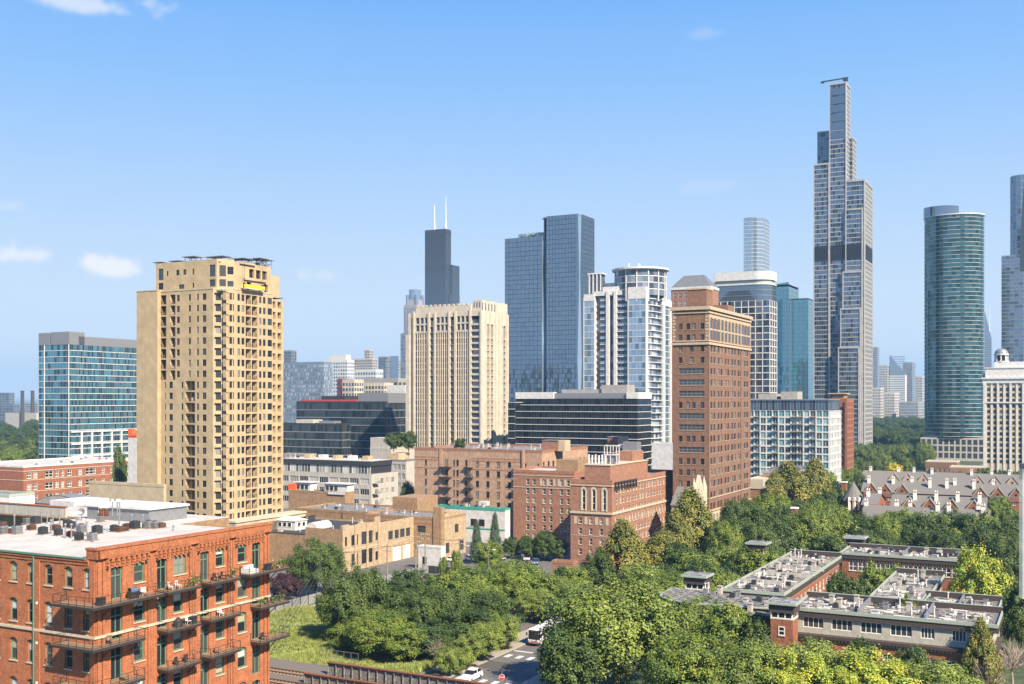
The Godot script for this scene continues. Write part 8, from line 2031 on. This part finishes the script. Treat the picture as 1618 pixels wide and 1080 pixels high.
func street() -> void:
	sheet("road", M.asphalt, -90, 40, -78, 420, 0.008)
	sheet("road_patch", mat(0.10, 0.098, 0.095, 0.95, "mottle", 0.2), -89.8, 158, -84.5, 163, 0.014)
	slab("sidewalk", M.sidewalk, -95.5, 134, -90.25, 300, 0, 0.13); slab("kerb", M.kerb, -90.25, 134, -90, 300, 0, 0.15)
	slab("sidewalk_opposite", M.sidewalk, -77.75, 60, -74, 300, 0, 0.13); slab("kerb_opposite", M.kerb, -78, 60, -77.75, 300, 0, 0.15)
	sheet("parking_yard", M.asphalt, -149, 186, -96, 330, 0.01); sheet("parking_yard_concrete", M.sidewalk, -149, 186, -118, 232, 0.016)
	sheet("alley", M.asphalt, -168.5, 120, -151, 420, 0.012); sheet("lot", M.turf, -149, 131, -96, 186, 0.006)
	slab("tree_bed", M.soil, -95.2, 148, -91.5, 152.5, 0.1, 0.14); slab("tree_bed", M.soil, -95.2, 160, -91.5, 166, 0.1, 0.14); slab("tree_bed", M.soil, -95.2, 170, -91.5, 174, 0.1, 0.14)
	sheet("far_avenue", M.asphalt, -60, 330, -46, 1200, 0.01); sheet("side_street", M.asphalt, 60, 90, 70, 400, 0.012); sheet("front_path", M.sidewalk, 54, 90, 58, 260, 0.012)
	# painted markings
	for k in 5: tag(sheet("crosswalk_bar", M.lane_paint, -89.2 + k * 2.2, 166.5, -88.2 + k * 2.2, 168.6, 0.018), "", "", "", "structure")
	for k in 5: sheet("crosswalk_bar", M.lane_paint, -89.2 + k * 2.2, 149.5, -88.2 + k * 2.2, 151.5, 0.018)
	sheet("stop_line", M.lane_paint, -89.6, 171.2, -84.2, 171.8, 0.018)
	sheet("centre_line", mat(0.6, 0.42, 0.05, 0.8), -84.05, 172, -83.93, 300, 0.018)
	# railway: embankment, rails, plate girder bridge
	slab("embankment", M.ballast, -300, 116, -97, 131, 0, 4.9)
	for n in [119.0, 120.45, 124.0, 125.45]:
		var r := boxat(self, "rail", M.rust, -300, 5.02, -n - 0.06, -60, 5.2, -n + 0.06, Transform3D(Basis(Vector3.UP, TURN), Vector3.ZERO)); tag(r, "rusty steel rail of the tracks behind the loft", "rail", "rails of the tracks")
	var tie := boxmesh(0.22, 0.14, 2.5); var ties := MultiMesh.new(); ties.transform_format = MultiMesh.TRANSFORM_3D; ties.mesh = tie; ties.instance_count = 240
	for k in 240: ties.set_instance_transform(k, Transform3D(Basis(Vector3.UP, TURN), W(-98 - (k / 2) * 0.65, 119.7 if k % 2 else 124.7, 4.9)))
	var mi := MultiMeshInstance3D.new(); mi.name = "track_sleepers"; mi.multimesh = ties; mi.material_override = M.wood_pole; add_child(mi); tag(mi, "weathered wooden sleepers under the rails", "sleepers", "", "stuff")
	var g := thing("rail_bridge", "rusty plate girder rail bridge with grey stiffened sides across the street", "bridge", W(-97, 127.0))
	boxat(g, "deck", M.rust, 0, 4.4, 0.4, 36, 4.9, 10)
	for q in [[0.0, 6.7, "girder"], [5.4, 6.3, "girder"]]:
		var gd := boxat(g, "girder", M.girder, 0, 4.2, q[0], 36, q[1], q[0] + 0.08)
		boxat(gd, "top_flange", M.rust_rail, -0.1, q[1], q[0] - 0.25, 36, q[1] + 0.1, q[0] + 0.4); boxat(gd, "bottom_flange", M.rust, -0.1, 4.1, q[0] - 0.2, 36, 4.2, q[0] + 0.35)
		for k in 25: boxat(gd, "stiffener", M.girder, k * 1.45, 4.2, q[0] + 0.08, k * 1.45 + 0.1, q[1], q[0] + 0.3)
	for x in [-1.5, 34.0]: boxat(g, "abutment", M.concrete, x, 0, -1.0, x + 2.0, 4.4, 11)
	var hr := MB.new(); rail_box(hr, ID, -3.0, 3.5, 6.7, -2.5, 1.1, 1.2); build(hr, g, "handrail", M.grey_metal)
	# fence along the lot
	var f := thing("lot_fence", "long grey board fence along the west edge of the vacant lot", "fence", W(-149.5, 128))
	for k in 40:
		boxat(f, "panel", M.fence, -0.04, 0.1, -k * 2.75 - 2.6, 0.04, 2.2, -k * 2.75)
		boxat(f, "post", M.dark_metal, -0.08, 0, -k * 2.75 - 0.08, 0.08, 2.4, -k * 2.75 + 0.08)
	var f2 := thing("yard_fence", "short dark fence in front of the small white outbuilding", "fence", W(-149.5, 238))
	for k in 12: boxat(f2, "panel", M.dark_metal, k * 2.2, 0.1, -0.05, k * 2.2 + 2.1, 2.0, 0.05)
	# tall weeds of the lot
	var tuft := MB.new(); var r := RandomNumberGenerator.new(); r.seed = 8
	for k in 16:
		var a := r.randf() * TAU; var p := Vector3(r.randfn() * 0.25, 0, r.randfn() * 0.25); var tip := p + Vector3(cos(a) * 0.35, r.randf_range(0.5, 1.1), sin(a) * 0.35); var s := Vector3(-sin(a), 0, cos(a)) * 0.05
		tuft.col = [Color(0.20, 0.26, 0.05), Color(0.27, 0.31, 0.07), Color(0.14, 0.21, 0.04), Color(0.36, 0.36, 0.12)][k % 4]
		tuft.tri(p - s, p + s, tip)
	var gm := MultiMesh.new(); gm.transform_format = MultiMesh.TRANSFORM_3D; gm.use_colors = false; gm.mesh = tuft.mesh(); gm.instance_count = 16000
	var nz := FastNoiseLite.new(); nz.seed = 2; nz.frequency = 0.06
	for k in 16000:
		var e := r.randf_range(-148.8, -96.5); var n := r.randf_range(131.5, 186); var q := nz.get_noise_2d(e, n)
		var sc := clampf(0.55 + q * 1.1 + r.randf() * 0.35, 0.18, 1.5)
		gm.set_instance_transform(k, Transform3D(Basis(Vector3.UP, r.randf() * TAU).scaled(Vector3(1.1, sc, 1.1)), W(e, n)))
	var gi := MultiMeshInstance3D.new(); gi.name = "lot_grass"; gi.multimesh = gm; gi.material_override = M.leaf; add_child(gi); tag(gi, "tall yellow-green weeds covering the vacant lot", "grass", "", "stuff")
	# bus
	bus()
	car(W(-86.4, 150.5), TURN, M.car_white, "white car on the street beside the rail bridge", "", true)
	var lot := [[745, 302.0, 1.2, "car_white", "white car parked at the yard's west end"], [718, 300.0, 1.9, "car_white", "white car half hidden behind the young trees"], [818, 308.0, 0.4, "car_silver", "silver car in the hotel yard nearest the clipped trees"], [833, 303.0, 0.4, "car_silver", "silver hatchback parked second in the hotel yard"], [848, 310.0, 0.4, "car_dark", "dark car parked behind the silver hatchback"], [862, 305.0, 0.4, "car_black", "black van-like car by the hotel wall"], [846, 296.0, 0.4, "car_blue", "blue-grey car parked nearest the brick garage"], [790, 304.0, 0.9, "car_dark", "dark car beside the small round tree"]]
	for q in lot: car(spot(q[0], q[1], 0.016), TURN + q[2], M[q[3]], q[4], "cars parked by the hotel", q[3] == "car_black")
	var yard := [[705, 222.0, "car_silver", "silver car under the broad dark trees"], [735, 226.0, "car_blue", "blue-grey car under the parking yard trees"], [776, 220.0, "car_white", "white car glimpsed under the parking yard trees"], [672, 218.0, "car_dark", "dark car at the parking yard's west side"]]
	for q in yard: car(spot(q[0], q[1], 0.016), TURN + 1.57, M[q[2]], q[3], "cars in the parking yard")
	for q in [["stone_stack", "pale stack of stone slabs on pallets by the yard fence", 634, 236.0], ["brick_pallet", "smaller pallet of bricks beside the stone slabs", 645, 237.0]]:
		var t := thing(q[0], q[1], "pallet", spot(q[2], q[3], 0.016)); boxat(t, "pallet", M.wood_pole, -1.3, 0, -1, 1.3, 0.18, 1); boxat(t, "load", M.lime if q[2] < 640 else M.peach_brick, -1.2, 0.18, -0.9, 1.2, 1.6, 0.9); boxat(t, "upper_load", M.light_concrete, -0.9, 1.6, -0.7, 0.8, 2.1, 0.7)
	# stop sign
	var s := thing("stop_sign", "red octagonal stop sign beside the street at the bottom edge", "sign", spot(793, 152.0), -0.15)
	var m := MB.new(); m.tube(Vector3.ZERO, Vector3(0, 6.8, -0.03), 0.06, 0.06, 6); build(m, s, "post", M.grey_metal)
	var oc := func(R: float, z: float, mt: Material, nm: String) -> void:
		var b := MB.new(); var c := Vector3(0, 5.9, 0)
		for k in 8:
			var a0 := PI / 8 + TAU * k / 8; var a1 := PI / 8 + TAU * (k + 1) / 8
			b.tri(c + Vector3(0, 0, z), c + Vector3(cos(a0) * R, sin(a0) * R, z), c + Vector3(cos(a1) * R, sin(a1) * R, z)); b.quad(c + Vector3(cos(a1) * R, sin(a1) * R, z), c + Vector3(cos(a0) * R, sin(a0) * R, z), c + Vector3(cos(a0) * R, sin(a0) * R, z - 0.03), c + Vector3(cos(a1) * R, sin(a1) * R, z - 0.03))
		build(b, s, nm, mt)
	oc.call(0.46, 0.05, M.white_trim, "border"); oc.call(0.43, 0.06, M.sign_red, "plate")
	var tm := TextMesh.new(); tm.text = "STOP"; tm.font_size = 32; tm.pixel_size = 0.0092; tm.depth = 0.01; var fn := SystemFont.new(); fn.font_names = PackedStringArray(["Droid Sans"]); fn.font_weight = 700; tm.font = fn
	put(s, "lettering", tm, M.white_trim, Transform3D(Basis.IDENTITY, Vector3(0, 5.9, 0.066)))
	# utility poles and wires
	var tops := []
	for q in [[512, 248.0, 868.0, "standing nearest the loft"], [612, 268.0, 860.0, "before the warehouse garage doors"], [657, 274.0, 846.0, "by the small white outbuilding"], [672, 282.0, 842.0, "behind the small white outbuilding"], [726, 300.0, 850.0, "beside the orange brick workshop"]]:
		var p := thing("utility_pole", "wooden utility pole with crossarms " + q[3], "utility pole", spot(q[0], q[1]), TURN, "utility poles along the alley"); var h := hy(q[2], q[1])
		m = MB.new(); m.tube(Vector3.ZERO, Vector3(0, h, 0), 0.2, 0.14, 7, true); build(m, p, "pole", M.wood_pole)
		for y in [h - 0.5, h - 1.6]:
			boxat(p, "crossarm", M.wood_pole, -1.3, y, -0.07, 1.3, y + 0.14, 0.07)
			for x in [-1.2, -0.6, 0.6, 1.2]: boxat(p, "insulator", M.white_trim, x - 0.05, y + 0.14, -0.05, x + 0.05, y + 0.32, 0.05)
		if q[0] in [512, 657]: m = MB.new(); m.tube(Vector3(0.35, h - 3.0, 0), Vector3(0.35, h - 2.0, 0), 0.25, 0.25, 8, true); build(m, p, "transformer", M.grey_metal)
		tops.append(p.transform * Vector3(0, h - 0.35, 0))
	var lo := W(-98, 113, 13.0)
	for q in [[tops[0], lo, 1.0, "from the first pole to the loft"], [tops[0] + Vector3(0, -1, 0), lo + Vector3(0, -1.2, 0), 1.2, "below it, from the first pole to the loft"], [tops[0] + Vector3(0, -2, 0), lo + Vector3(0, -3.0, 0), 1.4, "lowest, from the first pole to the loft"], [tops[0], tops[1], 0.8, "between the first and second poles"], [tops[1], tops[2], 0.6, "between the second and third poles"], [tops[2], tops[3], 0.3, "between the third and fourth poles"], [tops[3], tops[4], 0.7, "reaching the orange brick workshop"]]:
		m = MB.new()
		for o in [-0.9, 0.0, 0.9]:
			for k in 12:
				var t0 := k / 12.0; var t1 := (k + 1) / 12.0; var off := Vector3(o * CN, 0, o * SN)
				m.tube((q[0] as Vector3).lerp(q[1], t0) + off - Vector3(0, 4 * q[2] * t0 * (1 - t0), 0), (q[0] as Vector3).lerp(q[1], t1) + off - Vector3(0, 4 * q[2] * t1 * (1 - t1), 0), 0.022, 0.022, 4)
		tag(build(m, self, "power_line", M.wire), "thin power lines " + q[3], "power line", "power lines along the alley")
	for q in [[731, 275.0, "by the parking yard entrance"], [772, 268.0, "between the parking yard trees"], [885, 306.0, "against the hotel's rear wing"]]:
		var p := thing("street_lamp", "slim street lamp " + q[2], "street lamp", spot(q[0], q[1]), TURN, "street lamps near the hotel")
		m = MB.new(); m.tube(Vector3.ZERO, Vector3(0, 7.6, 0), 0.1, 0.06, 6); build(m, p, "pole", M.grey_metal); m = MB.new(); m.tube(Vector3(0, 7.5, 0), Vector3(1.4, 7.9, 0), 0.05, 0.04, 5); build(m, p, "arm", M.grey_metal); boxat(p, "lamp_head", M.white_trim, 1.2, 7.85, -0.15, 1.9, 8.0, 0.15)
func bus() -> void:
	var t := thing("city_bus", "white city bus with dark windscreen coming down the tree-lined street", "bus", W(-88.0, 176.5))
	var b := MB.new(); var w := 1.27
	profile(b, ID, PackedVector2Array([Vector2(-12.0, 0.35), Vector2(0.0, 0.35), Vector2(0.08, 1.1), Vector2(-0.05, 2.9), Vector2(-0.3, 3.02), Vector2(-11.9, 3.02), Vector2(-12.05, 2.6)]), -w, w, 0.08, 2.5); build(b, t, "body", M.car_white)
	boxat(t, "windscreen", M.glass_dark, -1.15, 1.15, 0.0, 1.15, 2.85, 0.1); boxat(t, "destination_sign", M.black_iron, -0.9, 2.5, 0.08, 0.9, 2.8, 0.14)
	boxat(t, "bumper", M.dark_metal, -1.28, 0.32, 0.0, 1.28, 0.62, 0.2); boxat(t, "front_stripe", M.sign_red, -1.28, 0.66, 0.02, 1.28, 0.86, 0.13); boxat(t, "front_stripe", M.car_white, -1.26, 0.88, 0.02, 1.26, 1.1, 0.12)
	var br := MB.new(); rail_box(br, ID, -0.8, 0.8, 0.6, 0.7, 0.5, 0.4); br.box(ID, -0.8, 0.6, 0.2, 0.8, 0.66, 0.7); build(br, t, "bicycle_rack", M.grey_metal)
	for s in [-1.0, 1.0]:
		for k in 6: boxat(t, "side_window", M.glass_dark, s * 1.27 - 0.01, 1.3, -2.6 - k * 1.62, s * 1.27 + 0.012, 2.4, -1.05 - k * 1.62)
		boxat(t, "side_stripe", M.sign_red, s * 1.275 - 0.012, 0.7, -11.8, s * 1.275 + 0.012, 0.85, -0.3); boxat(t, "side_stripe", M.car_blue, s * 1.275 - 0.012, 0.9, -11.8, s * 1.275 + 0.012, 1.05, -0.3)
		for z in [-2.6, -8.6]: b = MB.new(); b.tube(Vector3(s * 1.0, 0.48, z), Vector3(s * 1.3, 0.48, z), 0.48, 0.48, 14, true); var wl := build(b, t, "wheel", M.tyre); b = MB.new(); b.tube(Vector3(s * 1.28, 0.48, z), Vector3(s * 1.315, 0.48, z), 0.27, 0.25, 10, true); build(b, wl, "rim", M.chrome)
		boxat(t, "mirror", M.black_iron, s * 1.5 - 0.12, 1.9, 0.15, s * 1.5 + 0.12, 2.4, 0.3); boxat(t, "headlight", M.white_trim, s * 0.95 - 0.15, 0.68, 0.13, s * 0.95 + 0.15, 0.84, 0.16)
	for q in [[-2.0, -4.5, 0.22], [-6.0, -8.4, 0.3], [-9.4, -11.4, 0.24]]: boxat(t, "roof_unit", M.white_paint, -0.9, 3.02, q[1], 0.9, 3.02 + q[2], q[0])

# ---------------------------------------------------------------- things on the loft and at the viewpoint
func details() -> void:
	var roof := 27.3
	var at := func(zx: float, zy: float) -> Vector3:
		var px := zx / 5.78; var py := 780 + zy / 5.78; var d := (EYE - roof) * F / (py - HY)
		return spot(px, d, roof)
	var names := {0: "in the big cluster on the loft roof", 1: "in the row beside the loft's roof house", 2: "in the small group on the loft roof's west part"}
	for q in [[725, 425, 0], [845, 425, 0], [535, 380, 0], [395, 370, 0], [290, 330, 0], [650, 390, 0], [745, 350, 0], [620, 305, 0], [890, 365, 0], [510, 330, 0], [665, 312, 0], [330, 275, 2], [250, 275, 2], [160, 365, 2], [100, 360, 2], [30, 365, 2], [20, 300, 2], [1045, 345, 1], [1095, 347, 1], [1140, 340, 1], [1165, 318, 1], [1235, 320, 1], [1360, 315, 1], [1415, 315, 1], [1470, 310, 1], [920, 255, 1]]:
		var rusty: bool = (int(q[0] / 5.0) + int(q[1] / 5.0)) % 4 == 0
		var t := thing("rooftop_air_conditioner", ("rust-brown condenser box " if rusty else "grey air conditioner unit ") + names[q[2]], "air conditioner", at.call(q[0], q[1]), TURN + rng.randf_range(-0.1, 0.1), "air conditioners on the loft roof")
		var s := rng.randf_range(0.75, 1.05); var h := s * (0.75 if rusty else 1.15)
		put(t, "casing", boxmesh(snappedf(s, 0.1), snappedf(h, 0.1), snappedf(s, 0.1)), M.rust if rusty else (M.grey_metal if rng.randf() < 0.5 else M.dark_metal))
		var lv := MB.new()
		for k in 4: lv.box(ID, -s / 2 - 0.02, h * (0.2 + 0.18 * k), -s / 2 - 0.02, s / 2 + 0.02, h * (0.2 + 0.18 * k) + 0.04, s / 2 + 0.02)
		build(lv, t, "louvres", M.dark_metal)
		var fan := MB.new(); fan.tube(Vector3(0, snappedf(h, 0.1), 0), Vector3(0, snappedf(h, 0.1) + 0.08, 0), s * 0.4, s * 0.4, 10, true); build(fan, t, "fan_guard", M.black_iron)
		put(t, "stand", boxmesh(1.2, 0.1, 1.2), M.wood_pole)
	for q in [[135, 312, 0], [380, 272, 0], [435, 272, 0], [488, 302, 0], [547, 302, 0], [600, 405, 0], [655, 405, 0], [795, 385, 0], [470, 362, 0], [700, 330, 0], [1090, 302, 1], [1205, 312, 1], [1305, 312, 1], [855, 440, 0], [1585, 335, 1]]:
		var t := thing("roof_vent_pipe", "thin grey capped vent pipe " + ("in the big cluster on the loft roof" if q[2] == 0 else "near the loft's roof house"), "vent pipe", at.call(q[0], q[1]), TURN, "vent pipes on the loft roof")
		var h := 0.5 if q[0] in [855, 1585] else 1.7; var m := MB.new(); m.tube(Vector3.ZERO, Vector3(0, h, 0), 0.09, 0.09, 7); m.tube(Vector3(0, h, 0), Vector3(0, h + 0.22, 0), 0.19, 0.16, 8, true); build(m, t, "pipe", M.grey_metal)
	for q in [[750, 242], [945, 235]]:
		var t := thing("satellite_dish", "pale satellite dish on a short mast, " + ("nearer the roof cluster" if q[0] < 800 else "nearer the roof house"), "satellite dish", at.call(q[0], q[1]), TURN, "satellite dishes on the loft roof")
		var m := MB.new(); m.tube(Vector3.ZERO, Vector3(0, 1.0, 0), 0.05, 0.05, 6); build(m, t, "mast", M.grey_metal)
		m = MB.new()
		for k in 3: m.tube(Vector3(0, 1.15, 0) + Vector3(0.1, 0.12, 0.25) * (k * 0.4), Vector3(0, 1.15, 0) + Vector3(0.1, 0.12, 0.25) * ((k + 1) * 0.4), 0.12 + 0.18 * k, 0.3 + 0.18 * k if k < 2 else 0.62, 12)
		build(m, t, "dish", M.grey_metal)
	for q in [[925, 150.0, 1], [975, 142.0, 1], [1030, 140.0, 0], [1073, 135.0, 0], [1095, 140.0, 0]]:
		var px: float = q[0] / 5.78; var d := 144.0
		var t := thing("roof_flue", ("rusty stubby flue" if q[2] else "tall thin galvanised flue") + " on the loft's roof house", "flue", spot(px, d, roof + 2.2), TURN, "flues on the roof house")
		var m := MB.new(); m.tube(Vector3.ZERO, Vector3(0, 1.1 if q[2] else 1.9, 0), 0.3 if q[2] else 0.1, 0.28 if q[2] else 0.1, 8, true); build(m, t, "pipe", M.rust if q[2] else M.grey_metal); m = MB.new(); m.tube(Vector3(0, 1.1 if q[2] else 1.9, 0), Vector3(0, 1.5 if q[2] else 2.3, 0), 0.36 if q[2] else 0.2, 0.2, 8, true); build(m, t, "cowl", M.white_paint)
	balcony_things()
	# edge of the viewer's own building
	var o := thing("own_balcony_soffit", "pale corner of an overhanging balcony slab at the upper edge", "balcony", Vector3(0, 0, 0), 0.0)
	var m := MB.new(); var P := func(px: float, py: float, d: float) -> Vector3: return Vector3((px - HX) / F * d, EYE - (py - HY) / F * d, -d)
	var A := [[1610.5, 428], [1700, 428], [1700, 240], [1621, 240], [1613, 345]]
	for k in 5:
		var a: Array = A[k]; var b: Array = A[(k + 1) % 5]
		m.quad(P.call(b[0], b[1], 6.0), P.call(a[0], a[1], 6.0), P.call(a[0], a[1], 6.0) + Vector3(0, 0, 0.8), P.call(b[0], b[1], 6.0) + Vector3(0, 0, 0.8))
	for k in [1, 2, 3]: m.tri(P.call(A[0][0], A[0][1], 6.0) + Vector3(0, 0, 0.8), P.call(A[k][0], A[k][1], 6.0) + Vector3(0, 0, 0.8), P.call(A[k + 1][0], A[k + 1][1], 6.0) + Vector3(0, 0, 0.8)); m.tri(P.call(A[0][0], A[0][1], 6.0), P.call(A[k + 1][0], A[k + 1][1], 6.0), P.call(A[k][0], A[k][1], 6.0))
	build(m, o, "slab_edge", M.light_concrete)
	var g := thing("own_glass_balustrade", "pale glass balustrade edge at the lower corner of the view", "balustrade", Vector3(0, 0, 0), 0.0)
	boxat(g, "glass_panel", M.balustrade, 1.413, 44.45, -3.0, 1.9, 44.81, -2.98); boxat(g, "rail", M.grey_metal, 1.413, 44.81, -3.0, 1.9, 44.825, -2.97)
func balcony_things() -> void:
	var b := Bd.new(); b.C = Vector2((151 - HX) / F * 120.0, 120.0)
	var R := Transform3D(Basis(Vector3.UP, TURN), Vector3(b.C.x, 0, -120.0)); var lv := [22.3, 17.7, 13.1, 8.5]
	var P := func(u: float, f: int, out: float) -> Vector3: return R * Vector3(out, lv[f], -u)
	var g := thing("barbecue_grill", "silver and black barbecue grill on the top corner balcony", "grill", P.call(4.6, 0, 0.9))
	boxat(g, "cart", M.black_iron, -0.35, 0, -0.6, 0.35, 0.8, 0.6); var m := MB.new()
	for k in 6: m.quad(Vector3(-0.35, 0.8 + 0.45 * sin(PI * k / 6), 0.55) + Vector3(0.35 - 0.35 * cos(PI * k / 6), 0, 0), Vector3(0.0 - 0.35 * cos(PI * (k + 1) / 6), 0.8 + 0.45 * sin(PI * (k + 1) / 6), 0.55), Vector3(0.0 - 0.35 * cos(PI * (k + 1) / 6), 0.8 + 0.45 * sin(PI * (k + 1) / 6), -0.55), Vector3(-0.35 * cos(PI * k / 6), 0.8 + 0.45 * sin(PI * k / 6), -0.55))
	build(m, g, "hood", M.chrome); boxat(g, "side_shelf", M.grey_metal, -0.3, 0.75, -1.0, 0.3, 0.8, -0.6)
	var cv := thing("covered_grill", "round grill under a black cover on the second-bay balcony", "grill", P.call(11.6, 1, 0.9)); m = MB.new(); m.tube(Vector3.ZERO, Vector3(0, 0.7, 0), 0.62, 0.55, 10); m.tube(Vector3(0, 0.7, 0), Vector3(0, 1.15, 0), 0.55, 0.12, 10, true); build(m, cv, "cover", M.black_iron)
	var ws := thing("covered_white_sofa", "white covered sofa on the far top balcony", "sofa", P.call(24.4, 0, 0.8)); boxat(ws, "seat", M.white_paint, -0.6, 0, -1.0, 0.6, 0.55, 1.0); boxat(ws, "backrest", M.white_paint, -0.6, 0.55, -1.0, -0.25, 1.05, 1.0); boxat(ws, "arm", M.white_paint, -0.3, 0.55, 0.75, 0.6, 0.75, 1.0)
	for q in [[6.2, 0, "white_paint", "white garden chair on the top corner balcony"], [10.4, 0, "white_paint", "white garden chair nearest the door on the second-bay top balcony"], [11.6, 0, "white_paint", "white garden chair at the middle of the second-bay top balcony"], [13.2, 1, "white_paint", "white lounge chair beside the covered grill"], [18.0, 0, "black_iron", "black wicker chair on the third-bay top balcony"], [19.4, 0, "black_iron", "second black wicker chair on the third-bay top balcony"], [11.5, 2, "black_iron", "dark chair on the second-bay lower balcony"], [13.0, 2, "black_iron", "dark chair farther along the second-bay lower balcony"], [18.8, 1, "white_paint", "pale lounger on the third-bay middle balcony"], [18.4, 2, "deck", "round brown chair on the third-bay lower balcony"], [27.0, 2, "black_iron", "dark chair on the far lower balcony"], [1.2, 1, "deck", "wooden chair on the second corner balcony"], [3.4, 2, "deck", "wooden chair on the third corner balcony"], [27.5, 1, "black_iron", "dark chair among plants on the far middle balcony"]]:
		var c := thing("balcony_chair", q[3], "chair", P.call(q[0], q[1], 0.95), TURN + rng.randf_range(-0.6, 0.6), "chairs on the loft balconies"); var mt: Material = M[q[2]]
		boxat(c, "seat", mt, -0.3, 0.4, -0.3, 0.3, 0.47, 0.3); boxat(c, "backrest", mt, -0.34, 0.47, -0.3, -0.28, 0.95, 0.3)
		for x in [-0.28, 0.24]:
			for z in [-0.28, 0.24]: boxat(c, "leg", mt, x, 0, z, x + 0.05, 0.4, z + 0.05)
	for q in [[14.2, 0, "green plant at the end of the second-bay top balcony"], [13.0, 0, "flowering plant beside the white chairs"], [20.8, 0, "green potted shrub on the third-bay top balcony"], [28.6, 0, "flower box plant on the far top balcony"], [29.8, 0, "yellow-green plant near the end of the far top balcony"], [30.8, 0, "green plant in a pale pot at the very end of the far top balcony"], [28.8, 1, "leafy plant on the far middle balcony"], [30.2, 1, "leafy plant at the end of the far middle balcony"], [26.2, 1, "dark leafy plant by the door of the far middle balcony"], [-1.2, 3, "trailing plant on the lowest corner balcony"], [3.9, 3, "hanging plant on the lowest corner balcony"]]:
		var p := thing("potted_plant", q[2], "plant", P.call(q[0], q[1], 1.3), rng.randf() * TAU, "plants on the loft balconies"); m = MB.new(); m.tube(Vector3.ZERO, Vector3(0, 0.4, 0), 0.17, 0.24, 8, true); build(m, p, "pot", M.terracotta if rng.randf() < 0.6 else M.loft)
		m = MB.new()
		for k in 90:
			var c := Vector3(rng.randfn() * 0.26, 0.65 + rng.randfn() * 0.22, rng.randfn() * 0.26); var s := Vector3(rng.randfn(), rng.randfn(), rng.randfn()).normalized() * 0.13; var t := s.cross(Vector3(rng.randfn(), rng.randfn(), rng.randfn())).normalized() * 0.08
			m.col = [Color(0.10, 0.17, 0.03), Color(0.16, 0.24, 0.04), Color(0.07, 0.12, 0.03)][k % 3]
			if q[2].contains("flower") and k % 5 == 0: m.col = Color(0.6, 0.12, 0.15)
			m.quad(c - s, c - t, c + s, c + t)
		build(m, p, "leaves", M.leaf)
	for q in [[-0.2, 0, "dark folding screen on the top corner balcony"], [13.8, 1, "dark panel on the second-bay middle balcony"], [27.6, 0, "dark crate on the far top balcony"]]:
		var t := thing("balcony_crate", q[2], "crate", P.call(q[0], q[1], 1.1)); boxat(t, "crate", M.dark_metal, -0.3, 0, -0.45, 0.3, 0.8, 0.45); boxat(t, "lid", M.black_iron, -0.33, 0.8, -0.48, 0.33, 0.86, 0.48)
